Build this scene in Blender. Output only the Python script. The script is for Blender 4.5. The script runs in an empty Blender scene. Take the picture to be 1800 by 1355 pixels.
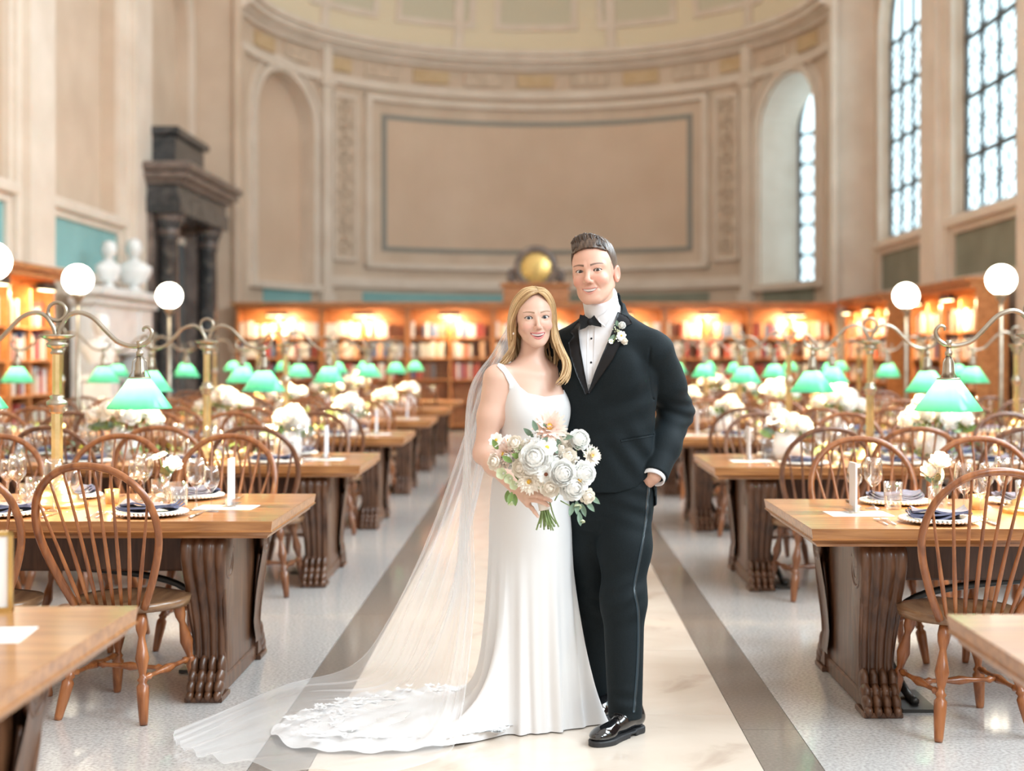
import bpy, bmesh, math, random
import numpy as np
from mathutils import Vector, Matrix

random.seed(7)
rng = np.random.default_rng(7)
SC = bpy.context.scene
COL = SC.collection
PI = math.pi

# ---------------------------------------------------------------- camera
F = 2472.0                 # focal length in pixels of the 1800 x 1355 frame
CX, CY, CAMZ = 942.0, 623.0, 1.44
cam = bpy.data.cameras.new('camera')
camo = bpy.data.objects.new('camera', cam)
COL.objects.link(camo)
camo.location = (0, 0, CAMZ)
camo.rotation_euler = (PI / 2, 0, 0)
cam.sensor_width = 36.0
cam.lens = F / 1800.0 * 36.0
cam.shift_x = (900 - CX) / 1800.0
cam.shift_y = (CY - 677.5) / 1800.0
cam.clip_start = 0.05
cam.clip_end = 200
cam.dof.use_dof = True
cam.dof.focus_distance = 5.38
cam.dof.aperture_fstop = 1.55
SC.camera = camo

# ---------------------------------------------------------------- light
world = bpy.data.worlds.new('world')
SC.world = world
world.use_nodes = True
wb = world.node_tree.nodes['Background']
wb.inputs[0].default_value = (1.0, 0.94, 0.87, 1)
wb.inputs[1].default_value = 0.56

def area(name, loc, rot, sx, sy, power, color):
    l = bpy.data.lights.new(name, 'AREA')
    l.shape = 'RECTANGLE'
    l.size, l.size_y = sx, sy
    l.energy = power
    l.color = color
    o = bpy.data.objects.new(name, l)
    COL.objects.link(o)
    o.location = loc
    o.rotation_euler = rot
    return o

# daylight entering through the tall arched windows of the right-hand wall
for k, yc in enumerate((15.55, 10.95, 6.35, 1.75, -2.85)):
    area('window_daylight', (6.42, yc, 5.9), (0, math.radians(68), 0), 4.6, 3.0,
         (300, 330, 380, 420, 420)[k], (0.78, 0.91, 1.0))

vs = SC.view_settings
SC.display_settings.display_device = 'sRGB'
vs.view_transform = 'Standard'
vs.look = 'None'
vs.exposure = 1.2
vs.gamma = 1.0
vs.use_curve_mapping = False
SC.cycles.transparent_max_bounces = 24
SC.cycles.max_bounces = 8
SC.cycles.caustics_reflective = False
SC.cycles.caustics_refractive = False
SC.cycles.sample_clamp_indirect = 6.0

# ---------------------------------------------------------------- helpers
def tag(o, label=None, cat=None, group=None, kind=None):
    if label: o['label'] = label
    if cat: o['category'] = cat
    if group: o['group'] = group
    if kind: o['kind'] = kind
    return o

def empty(name, loc=(0, 0, 0), rz=0.0, parent=None):
    o = bpy.data.objects.new(name, None)
    o.empty_display_size = 0.1
    COL.objects.link(o)
    o.location = loc
    o.rotation_euler = (0, 0, rz)
    if parent: o.parent = parent
    return o

def thing(name, label, cat, loc=(0, 0, 0), rz=0.0, group=None):
    return tag(empty(name, loc, rz), label, cat, group)

def link_mesh(name, me, parent=None, loc=None, rot=None):
    o = bpy.data.objects.new(name, me)
    COL.objects.link(o)
    if parent: o.parent = parent
    if loc is not None: o.location = loc
    if rot is not None: o.rotation_euler = rot
    return o

def copy_tree(o, parent=None):
    c = o.copy()
    COL.objects.link(c)
    if parent: c.parent = parent
    for ch in list(o.children):
        copy_tree(ch, c)
    return c

def smoothstep(a, b, x):
    t = np.clip((x - a) / (b - a), 0, 1)
    return t * t * (3 - 2 * t)

class MB:
    """collects simple shapes; build() links them as one mesh object"""
    def __init__(self):
        self.v, self.f, self.s, self.n = [], [], [], 0
    def add(self, verts, faces, smooth=True):
        verts = np.asarray(verts, float).reshape(-1, 3)
        self.v.append(verts)
        n = self.n
        self.f.extend([tuple(i + n for i in fc) for fc in faces])
        self.s.extend([smooth] * len(faces))
        self.n += len(verts)
        return self
    def box(self, x0, x1, y0, y1, z0, z1, b=0.0):
        if b <= 0:
            v = [(x, y, z) for z in (z0, z1) for y in (y0, y1) for x in (x0, x1)]
            f = [(0, 2, 3, 1), (4, 5, 7, 6), (0, 1, 5, 4), (2, 6, 7, 3), (0, 4, 6, 2), (1, 3, 7, 5)]
            return self.add(v, f, False)
        rings = [(z0, b), (z0 + b, 0), (z1 - b, 0), (z1, b)]
        v = []
        for z, i in rings:
            c = b if True else 0
            v += [(x0 + i, y0 + i, z), (x1 - i, y0 + i, z), (x1 - i, y1 - i, z), (x0 + i, y1 - i, z)]
        f = [(3, 2, 1, 0), (12, 13, 14, 15)]
        for r in range(3):
            for k in range(4):
                a, c = r * 4 + k, r * 4 + (k + 1) % 4
                f.append((a, c, c + 4, a + 4))
        return self.add(v, f, False)
    def lathe(self, prof, n=16, o=(0, 0, 0), cap=True, smooth=True, axis=None):
        """prof: list of (r, z)"""
        v, f = [], []
        for r, z in prof:
            for k in range(n):
                a = 2 * PI * k / n
                v.append((r * math.cos(a), r * math.sin(a), z))
        m = len(prof)
        for i in range(m - 1):
            for k in range(n):
                a, b = i * n + k, i * n + (k + 1) % n
                f.append((a, b, b + n, a + n))
        if cap:
            f.append(tuple(range(n - 1, -1, -1)))
            f.append(tuple((m - 1) * n + k for k in range(n)))
        v = np.array(v)
        if axis is not None:       # axis = (p0, p1): the z of prof runs 0..1 along it
            p0, p1 = Vector(axis[0]), Vector(axis[1])
            d = p1 - p0
            q = d.to_track_quat('Z', 'Y').to_matrix()
            R = np.array(q)
            v = v * np.array([1, 1, d.length])
            v = v @ R.T + np.array(p0)
        v = v + np.array(o)
        return self.add(v, f, smooth)
    def tube(self, pts, r, n=8, closed=False, cap=True, flat=None):
        """sweep a circle (radius r or list of radii) along points; flat=(a,b) scales the cross-section"""
        P = np.asarray(pts, float)
        m = len(P)
        R = np.full(m, r) if np.isscalar(r) else np.asarray(r, float)
        T = np.gradient(P, axis=0) if not closed else (np.roll(P, -1, 0) - np.roll(P, 1, 0))
        T /= np.linalg.norm(T, axis=1)[:, None] + 1e-12
        up = np.array([0, 0, 1.0]) if abs(T[0][2]) < 0.9 else np.array([0, 1.0, 0])
        nrm = np.cross(T[0], up); nrm /= np.linalg.norm(nrm)
        v = []
        ang = np.arange(n) * 2 * PI / n
        for i in range(m):
            nrm = nrm - T[i] * np.dot(nrm, T[i]); nrm /= np.linalg.norm(nrm) + 1e-12
            bi = np.cross(T[i], nrm)
            a, b = flat if flat else (1, 1)
            v.append(P[i] + R[i] * (a * np.cos(ang)[:, None] * nrm + b * np.sin(ang)[:, None] * bi))
        v = np.concatenate(v)
        f = []
        for i in range(m if closed else m - 1):
            j = (i + 1) % m
            for k in range(n):
                k2 = (k + 1) % n
                f.append((i * n + k, i * n + k2, j * n + k2, j * n + k))
        if cap and not closed:
            f.append(tuple(range(n - 1, -1, -1)))
            f.append(tuple((m - 1) * n + k for k in range(n)))
        return self.add(v, f, True)
    def grid(self, P, closed_u=False, closed_v=False, smooth=True):
        """P: (nu, nv, 3)"""
        nu, nv = P.shape[:2]
        f = []
        for i in range(nu if closed_u else nu - 1):
            for j in range(nv if closed_v else nv - 1):
                i2, j2 = (i + 1) % nu, (j + 1) % nv
                f.append((i * nv + j, i2 * nv + j, i2 * nv + j2, i * nv + j2))
        return self.add(P.reshape(-1, 3), f, smooth)
    def ball(self, c, r, nu=10, nv=8):
        r = np.ones(3) * r
        v, f = [], []
        for j in range(1, nv):
            t = PI * j / nv
            for i in range(nu):
                a = 2 * PI * i / nu
                v.append((c[0] + r[0] * math.sin(t) * math.cos(a), c[1] + r[1] * math.sin(t) * math.sin(a), c[2] + r[2] * math.cos(t)))
        top, bot = len(v), len(v) + 1
        v += [(c[0], c[1], c[2] + r[2]), (c[0], c[1], c[2] - r[2])]
        for j in range(nv - 2):
            for i in range(nu):
                a, b = j * nu + i, j * nu + (i + 1) % nu
                f.append((a, a + nu, b + nu, b))
        for i in range(nu):
            i2 = (i + 1) % nu
            f.append((top, i, i2))
            f.append((bot, (nv - 2) * nu + i2, (nv - 2) * nu + i))
        return self.add(v, f, True)
    def mesh(self, name, mat):
        me = bpy.data.meshes.new(name)
        V = np.concatenate(self.v) if self.v else np.zeros((0, 3))
        me.from_pydata(V.tolist(), [], self.f)
        me.polygons.foreach_set('use_smooth', self.s)
        if mat: me.materials.append(mat)
        me.update()
        return me
    def build(self, name, mat, parent=None, loc=None, rot=None):
        return link_mesh(name, self.mesh(name, mat), parent, loc, rot)

def np_mesh(name, V, Fq, mat, parent=None, color=None, smooth=True):
    """fast mesh from numpy; Fq is an (n,4) or (n,3) int array; color is an optional (nv,3) point colour"""
    me = bpy.data.meshes.new(name)
    V = np.asarray(V, np.float32); Fq = np.asarray(Fq, np.int32)
    k = Fq.shape[1]
    me.vertices.add(len(V)); me.vertices.foreach_set('co', V.ravel())
    me.loops.add(Fq.size); me.loops.foreach_set('vertex_index', Fq.ravel())
    me.polygons.add(len(Fq))
    me.polygons.foreach_set('loop_start', np.arange(len(Fq), dtype=np.int32) * k)
    me.polygons.foreach_set('use_smooth', np.full(len(Fq), smooth, bool))
    if color is not None:
        a = me.color_attributes.new('Col', 'FLOAT_COLOR', 'POINT')
        c = np.ones((len(V), 4), np.float32); c[:, :3] = color
        a.data.foreach_set('color', c.ravel())
    me.update(calc_edges=True)
    me.validate()
    if mat: me.materials.append(mat)
    return link_mesh(name, me, parent)

def spline(pts, n):
    """Catmull-Rom through pts (m,k) -> (n,k)"""
    P = np.asarray(pts, float)
    m = len(P)
    E = np.vstack([2 * P[0] - P[1], P, 2 * P[-1] - P[-2]])
    t = np.linspace(0, m - 1 - 1e-9, n)
    i = t.astype(int); u = (t - i)[:, None]
    p0, p1, p2, p3 = E[i], E[i + 1], E[i + 2], E[i + 3]
    return 0.5 * (2 * p1 + (p2 - p0) * u + (2 * p0 - 5 * p1 + 4 * p2 - p3) * u ** 2 + (3 * p1 - p0 - 3 * p2 + p3) * u ** 3)

# ---------------------------------------------------------------- materials
def mat(name, color=(0.8, 0.8, 0.8), rough=0.5, metal=0.0, **kw):
    m = bpy.data.materials.new(name)
    m.use_nodes = True
    nt = m.node_tree
    b = nt.nodes['Principled BSDF']
    b.inputs['Base Color'].default_value = (*color, 1)
    b.inputs['Roughness'].default_value = rough
    b.inputs['Metallic'].default_value = metal
    for k, v in kw.items():
        b.inputs[k.replace('_', ' ')].default_value = v
    return m

def N(m, typ, **kw):
    n = m.node_tree.nodes.new(typ)
    for k, v in kw.items():
        setattr(n, k, v)
    return n

def L(m, a, ao, b, bi):
    m.node_tree.links.new(a.outputs[ao], b.inputs[bi])

def ramp_color(m, stops, scale=(1, 1, 1), nscale=5.0, detail=4, coord='Object', rot=(0, 0, 0), rough=None, distort=0.0, bump=0.0, tex='noise'):
    """procedural colour variation in object space driving Base Color"""
    tc = N(m, 'ShaderNodeTexCoord'); mp = N(m, 'ShaderNodeMapping')
    mp.inputs['Scale'].default_value = scale
    mp.inputs['Rotation'].default_value = rot
    L(m, tc, coord, mp, 'Vector')
    if tex == 'noise':
        t = N(m, 'ShaderNodeTexNoise')
        t.inputs['Detail'].default_value = detail
        t.inputs['Distortion'].default_value = distort
        out = 'Fac'
    else:
        t = N(m, 'ShaderNodeTexVoronoi'); out = 'Color'
    t.inputs['Scale'].default_value = nscale
    L(m, mp, 'Vector', t, 'Vector')
    r = N(m, 'ShaderNodeValToRGB')
    e = r.color_ramp.elements
    e[0].position, e[0].color = stops[0][0], (*stops[0][1], 1)
    e[1].position, e[1].color = stops[-1][0], (*stops[-1][1], 1)
    for p, c in stops[1:-1]:
        x = e.new(p); x.color = (*c, 1)
    L(m, t, out, r, 'Fac')
    b = m.node_tree.nodes['Principled BSDF']
    L(m, r, 'Color', b, 'Base Color')
    if bump:
        bp = N(m, 'ShaderNodeBump'); bp.inputs['Strength'].default_value = bump; bp.inputs['Distance'].default_value = 0.01
        L(m, t, out, bp, 'Height'); L(m, bp, 'Normal', b, 'Normal')
    return m

M = {}
def wood(name, a, b, c, rough=0.35, scale=(1.2, 14, 14), coat=0.2):
    m = mat(name, b, rough)
    m.node_tree.nodes['Principled BSDF'].inputs['Coat Weight'].default_value = coat
    m.node_tree.nodes['Principled BSDF'].inputs['Coat Roughness'].default_value = 0.2
    ramp_color(m, [(0.3, a), (0.5, b), (0.72, c)], scale=scale, nscale=3.0, detail=6, distort=0.6)
    M[name] = m
    return m
wood('table_wood', (0.20, 0.075, 0.023), (0.34, 0.142, 0.045), (0.48, 0.225, 0.08), 0.28, coat=0.35)
wood('table_dark_wood', (0.052, 0.020, 0.009), (0.092, 0.037, 0.016), (0.145, 0.062, 0.028), 0.38, scale=(10, 10, 1.2))
wood('chair_wood', (0.17, 0.052, 0.016), (0.28, 0.092, 0.028), (0.40, 0.145, 0.046), 0.3, scale=(9, 9, 1.5))
wood('chair_dark_wood', (0.10, 0.034, 0.014), (0.165, 0.06, 0.024), (0.23, 0.09, 0.036), 0.3, scale=(9, 9, 1.5))
wood('seat_wood', (0.13, 0.06, 0.03), (0.21, 0.11, 0.055), (0.28, 0.16, 0.08), 0.28, scale=(9, 2, 9))
wood('shelf_wood', (0.30, 0.105, 0.03), (0.43, 0.165, 0.05), (0.55, 0.235, 0.085), 0.4, scale=(2, 8, 8))
M['stone'] = ramp_color(mat('warm_limestone', rough=0.7), [(0.3, (0.565, 0.435, 0.325)), (0.7, (0.66, 0.525, 0.405))], nscale=1.3, detail=5)
M['stone_light'] = ramp_color(mat('pale_limestone', rough=0.65), [(0.3, (0.66, 0.555, 0.455)), (0.7, (0.75, 0.65, 0.55))], nscale=1.8, detail=5)
M['stone_panel'] = ramp_color(mat('plaster_panel', rough=0.75), [(0.3, (0.60, 0.445, 0.325)), (0.7, (0.655, 0.50, 0.375))], nscale=0.9, detail=3)
M['stone_carved'] = ramp_color(mat('carved_limestone', rough=0.7), [(0.35, (0.50, 0.385, 0.285)), (0.65, (0.66, 0.53, 0.41))], nscale=9, detail=4, bump=0.6)
M['border_grey'] = mat('grey_painted_border', (0.27, 0.265, 0.235), 0.7)
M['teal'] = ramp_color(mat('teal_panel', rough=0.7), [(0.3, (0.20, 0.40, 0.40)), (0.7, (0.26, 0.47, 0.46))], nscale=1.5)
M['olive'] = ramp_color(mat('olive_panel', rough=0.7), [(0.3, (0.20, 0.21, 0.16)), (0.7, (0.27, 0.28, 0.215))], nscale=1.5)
M['dome'] = mat('cream_dome', (0.74, 0.64, 0.47), 0.7)
M['dome_panel'] = mat('dome_coffer', (0.60, 0.55, 0.42), 0.75)
M['ochre'] = ramp_color(mat('ochre_frieze', rough=0.7), [(0.3, (0.53, 0.37, 0.20)), (0.7, (0.62, 0.46, 0.28))], nscale=4)
M['white_marble'] = ramp_color(mat('white_marble', rough=0.35), [(0.35, (0.70, 0.69, 0.67)), (0.6, (0.80, 0.79, 0.77))], nscale=3, detail=6, distort=1.0)
M['black_marble'] = ramp_color(mat('black_marble', rough=0.22), [(0.35, (0.025, 0.028, 0.03)), (0.55, (0.06, 0.06, 0.062)), (0.75, (0.17, 0.15, 0.13))], nscale=4, detail=6, distort=1.5)
M['brown_marble'] = ramp_color(mat('brown_marble', rough=0.3), [(0.35, (0.10, 0.075, 0.065)), (0.7, (0.25, 0.19, 0.16))], nscale=4, detail=6, distort=1.2)
def terrazzo(name, a, b, c, rough):
    m = ramp_color(mat(name, rough=rough), [(0.25, a), (0.5, b), (0.8, c)], nscale=75, detail=3)
    m.node_tree.nodes['Principled BSDF'].inputs['Coat Weight'].default_value = 0.6
    m.node_tree.nodes['Principled BSDF'].inputs['Coat Roughness'].default_value = 0.10
    M[name] = m
terrazzo('terrazzo', (0.34, 0.33, 0.32), (0.54, 0.525, 0.51), (0.70, 0.685, 0.67), 0.22)
terrazzo('terrazzo_strip', (0.16, 0.14, 0.12), (0.22, 0.19, 0.165), (0.30, 0.265, 0.235), 0.28)
M['floor_marble'] = ramp_color(mat('cream_floor_marble', rough=0.24), [(0.30, (0.55, 0.45, 0.37)), (0.42, (0.68, 0.58, 0.49)), (0.7, (0.73, 0.64, 0.55))], nscale=2.2, detail=9, distort=1.4)
M['floor_marble'].node_tree.nodes['Principled BSDF'].inputs['Coat Weight'].default_value = 0.3
M['floor_marble'].node_tree.nodes['Principled BSDF'].inputs['Coat Roughness'].default_value = 0.1
M['grout'] = mat('floor_grout', (0.46, 0.42, 0.38), 0.8)
M['brass'] = ramp_color(mat('aged_brass', rough=0.3, metal=1.0), [(0.3, (0.60, 0.44, 0.20)), (0.7, (0.78, 0.60, 0.32))], nscale=12)
M['bronze'] = ramp_color(mat('brushed_bronze', rough=0.36, metal=1.0), [(0.3, (0.32, 0.27, 0.21)), (0.7, (0.47, 0.41, 0.33))], nscale=14)
M['dark_metal'] = mat('dark_metal', (0.06, 0.055, 0.05), 0.35, 0.8)
M['iron'] = mat('blackened_iron', (0.05, 0.048, 0.045), 0.4, 0.6)
M['silver'] = mat('polished_silver', (0.80, 0.78, 0.74), 0.18, 1.0)
M['gold'] = mat('gilded_dial', (0.62, 0.42, 0.15), 0.25, 0.95)

def emit(name, color, strength):
    m = bpy.data.materials.new(name); m.use_nodes = True
    nt = m.node_tree; nt.nodes.remove(nt.nodes['Principled BSDF'])
    e = nt.nodes.new('ShaderNodeEmission')
    e.inputs[0].default_value = (*color, 1); e.inputs[1].default_value = strength
    nt.links.new(e.outputs[0], nt.nodes['Material Output'].inputs[0])
    M[name] = m
    return m
emit('window_sky', (0.70, 0.92, 1.0), 1.05)
emit('globe_glow', (1.0, 0.90, 0.70), 9.0)
emit('bulb_glow', (1.0, 0.80, 0.50), 8.0)
emit('strip_glow', (1.0, 0.72, 0.38), 6.0)
emit('candle_glow', (1.0, 0.62, 0.25), 9.0)

def thin_glass(name, tint=(1, 1, 1), refl=0.9):
    m = bpy.data.materials.new(name); m.use_nodes = True
    nt = m.node_tree; nt.nodes.remove(nt.nodes['Principled BSDF'])
    t = nt.nodes.new('ShaderNodeBsdfTransparent'); t.inputs[0].default_value = (*tint, 1)
    g = nt.nodes.new('ShaderNodeBsdfGlossy'); g.inputs['Roughness'].default_value = 0.04
    g.inputs[0].default_value = (refl, refl, refl, 1)
    fz = nt.nodes.new('ShaderNodeLayerWeight'); fz.inputs[0].default_value = 0.5
    pw = nt.nodes.new('ShaderNodeMath'); pw.operation = 'POWER'; pw.inputs[1].default_value = 2.2
    nt.links.new(fz.outputs['Facing'], pw.inputs[0])
    lw = nt.nodes.new('ShaderNodeMath'); lw.operation = 'MULTIPLY_ADD'; lw.inputs[1].default_value = 0.85; lw.inputs[2].default_value = 0.07
    nt.links.new(pw.outputs[0], lw.inputs[0])
    mx = nt.nodes.new('ShaderNodeMixShader')
    nt.links.new(lw.outputs[0], mx.inputs[0])
    nt.links.new(t.outputs[0], mx.inputs[1]); nt.links.new(g.outputs[0], mx.inputs[2])
    nt.links.new(mx.outputs[0], nt.nodes['Material Output'].inputs[0])
    M[name] = m
    return m
thin_glass('wine_glass_clear', (0.94, 0.94, 0.94), 1.0)
thin_glass('clock_glass', (0.95, 0.95, 0.9))

def shade_mat():
    m = bpy.data.materials.new('green_cased_glass'); m.use_nodes = True
    nt = m.node_tree
    b = nt.nodes['Principled BSDF']
    b.inputs['Roughness'].default_value = 0.12
    b.inputs['Base Color'].default_value = (0.02, 0.33, 0.25, 1)
    t = nt.nodes.new('ShaderNodeBsdfTranslucent'); t.inputs[0].default_value = (0.40, 0.92, 0.77, 1)
    mx = nt.nodes.new('ShaderNodeMixShader'); mx.inputs[0].default_value = 0.55
    nt.links.new(b.outputs[0], mx.inputs[1]); nt.links.new(t.outputs[0], mx.inputs[2])
    nt.links.new(mx.outputs[0], nt.nodes['Material Output'].inputs[0])
    M['shade'] = m
shade_mat()
# ================================================================ THE HALL
WX = 6.5            # side walls at x = +-6.5
YE = 27.0           # the apse opens here
R0 = 5.75           # apse radius
_trim = [0]
def trim(mb, m, kind='structure', nm='trim'):
    _trim[0] += 1
    o = mb.build('%s_%d' % (nm, _trim[0]), m)
    return tag(o, kind=kind)

def theta_px(px):
    """angle on the apse wall seen at image column px"""
    a = (px - CX) / F
    lo, hi = -PI / 2, PI / 2
    for _ in range(50):
        t = (lo + hi) / 2
        if R0 * math.sin(t) < a * (YE + R0 * math.cos(t)): lo = t
        else: hi = t
    return t

# ---------------------------------------------------------------- floor
fl = MB().box(-WX - 0.3, WX + 0.3, -2.5, YE + R0 + 0.2, -0.12, -0.006).build('floor', M['grout'])
tag(fl, kind='structure')
G = 0.0016
def slab_mesh(name, w, l, m):
    return MB().box(G, w - G, G, l - G, -0.006, 0.0).mesh(name, m)
# centre aisle: cream marble slabs, two to a course
lens = [1.22, 0.98, 1.30, 1.12]
y, k = 1.0, 0
mcache = {}
while y < 26.5:
    l = lens[k % 4]
    full = (k % 3 != 2)
    for x0, w in (((-0.79, 1.58),) if full else ((-0.79, 0.79), (0.0, 0.79))):
        key = (w, l)
        if key not in mcache: mcache[key] = slab_mesh('marble_slab', w, l, M['floor_marble'])
        o = link_mesh('marble_slab', mcache[key], fl, (x0, y, 0))
    y += l; k += 1
sm = slab_mesh('dark_strip', 0.21, 2.4, M['terrazzo_strip'])
tm = slab_mesh('terrazzo_panel', 1.83, 2.4, M['terrazzo'])
tm2 = slab_mesh('terrazzo_panel', 1.83, 2.4, M['terrazzo'])
for s in (-1, 1):
    for j in range(11):
        y = 0.6 + 2.4 * j
        link_mesh('dark_strip', sm, fl, (0.79 if s > 0 else -1.0, y, 0))
        for c in range(3):
            x0 = 1.0 + 1.83 * c
            link_mesh('terrazzo_panel', tm, fl, (x0 if s > 0 else -x0 - 1.83, y, 0))

# ---------------------------------------------------------------- side walls
BAY = 4.6
def arch_z(dy, r, spring):
    return spring + math.sqrt(max(r * r - dy * dy, 0))

def side_wall(s, nb):
    """s=+1 right wall with windows, s=-1 left wall with blind arches"""
    mb = MB()
    HW, SILL, SPR, TOP = 1.55, 3.55, 7.2, 11.0
    rec = 0.22
    X = s * WX
    ny = 14
    for b in range(nb):
        yc = 24.75 - BAY * b
        ya, yb = yc - BAY / 2, yc + BAY / 2
        if b == 0: yb = YE
        def quad(y0, y1, z0, z1):
            mb.add([(X, y0, z0), (X, y1, z0), (X, y1, z1), (X, y0, z1)], [(0, 1, 2, 3) if s < 0 else (3, 2, 1, 0)], False)
        quad(ya, yc - HW, 0, TOP); quad(yc + HW, yb, 0, TOP); quad(yc - HW, yc + HW, 0, SILL)
        for i in range(ny):
            a0 = -PI / 2 + PI * i / ny; a1 = -PI / 2 + PI * (i + 1) / ny
            y0, y1 = yc + HW * math.sin(a0), yc + HW * math.sin(a1)
            z0, z1 = SPR + HW * math.cos(a0), SPR + HW * math.cos(a1)
            mb.add([(X, y0, z0), (X, y1, z1), (X, y1, TOP), (X, y0, TOP)], [(0, 1, 2, 3)], False)
            mb.add([(X, y0, z0), (X, y1, z1), (X + s * rec, y1, z1), (X + s * rec, y0, z0)], [(0, 1, 2, 3)], False)
        for yy in (yc - HW, yc + HW):
            mb.add([(X, yy, SILL), (X, yy, SPR), (X + s * rec, yy, SPR), (X + s * rec, yy, SILL)], [(0, 1, 2, 3)], False)
        mb.add([(X, yc - HW, SILL), (X, yc + HW, SILL), (X + s * rec, yc + HW, SILL), (X + s * rec, yc - HW, SILL)], [(0, 1, 2, 3)], False)
        if s < 0:   # blind back of the arch
            mb.add([(X - rec, yc - HW, SILL), (X - rec, yc + HW, SILL), (X - rec, yc + HW, SPR + HW), (X - rec, yc - HW, SPR + HW)], [(0, 1, 2, 3)], False)
    o = mb.build('wall_right' if s > 0 else 'wall_left', M['stone'])
    tag(o, kind='structure')
    # mouldings on the bays that can be seen
    for b in range(3):
        yc = 24.75 - BAY * b
        # archivolt and jamb moulding
        for rr, pr, w in ((HW + 0.02, 0.09, 0.16), (HW + 0.24, 0.05, 0.10)):
            pts = [(yc - rr, SILL)] + [(yc - rr * math.cos(t), SPR + rr * math.sin(t)) for t in np.linspace(0, PI, 25)] + [(yc + rr, SILL)]
            P = np.zeros((len(pts), 4, 3))
            for i, (yy, zz) in enumerate(pts):
                dx = yy - yc; dz = max(zz - SPR, 0)
                d = np.array([dx, dz]); d = d / (np.linalg.norm(d) + 1e-9)
                if zz <= SPR: d = np.array([np.sign(dx), 0])
                for j, (off, h) in enumerate(((0, 0), (0, pr), (w, pr), (w, 0))):
                    P[i, j] = (X - s * h, yy + d[0] * off, zz + d[1] * off)
            m2 = MB(); m2.grid(P, closed_v=True, smooth=False)
            tag(m2.build('arch_moulding', M['stone_light'], o))
        # sill, panel frame and painted panel below
        tag(MB().box(min(X, X - s * 0.16), max(X, X - s * 0.16), yc - 1.8, yc + 1.8, 3.40, 3.55, 0.02).build('window_sill' if s > 0 else 'ledge', M['stone_light'], o))
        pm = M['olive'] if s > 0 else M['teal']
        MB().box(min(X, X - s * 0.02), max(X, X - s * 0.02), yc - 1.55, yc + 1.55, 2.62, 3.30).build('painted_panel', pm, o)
        fr = MB()
        for y0, y1, z0, z1 in ((yc - 1.7, yc - 1.55, 2.5, 3.4), (yc + 1.55, yc + 1.7, 2.5, 3.4), (yc - 1.55, yc + 1.55, 3.30, 3.4), (yc - 1.55, yc + 1.55, 2.5, 2.62)):
            fr.box(min(X, X - s * 0.07), max(X, X - s * 0.07), y0, y1, z0, z1)
        fr.build('panel_frame', M['stone_light'], o)
    for b in range(3):
        yp = 24.75 - BAY * (b + 0.5)
        p = MB()
        p.box(*sorted((X, X - s * 0.14)), yp - 0.62, yp + 0.62, 0, 11)
        p.box(*sorted((X, X - s * 0.25)), yp - 0.45, yp + 0.45, 0, 11)
        p.box(*sorted((X, X - s * 0.31)), yp - 0.52, yp + 0.52, 0, 0.35)
        p.build('pilaster', M['stone_light'], o)
    return o
wr = side_wall(1, 7)
wl = side_wall(-1, 7)

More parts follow.
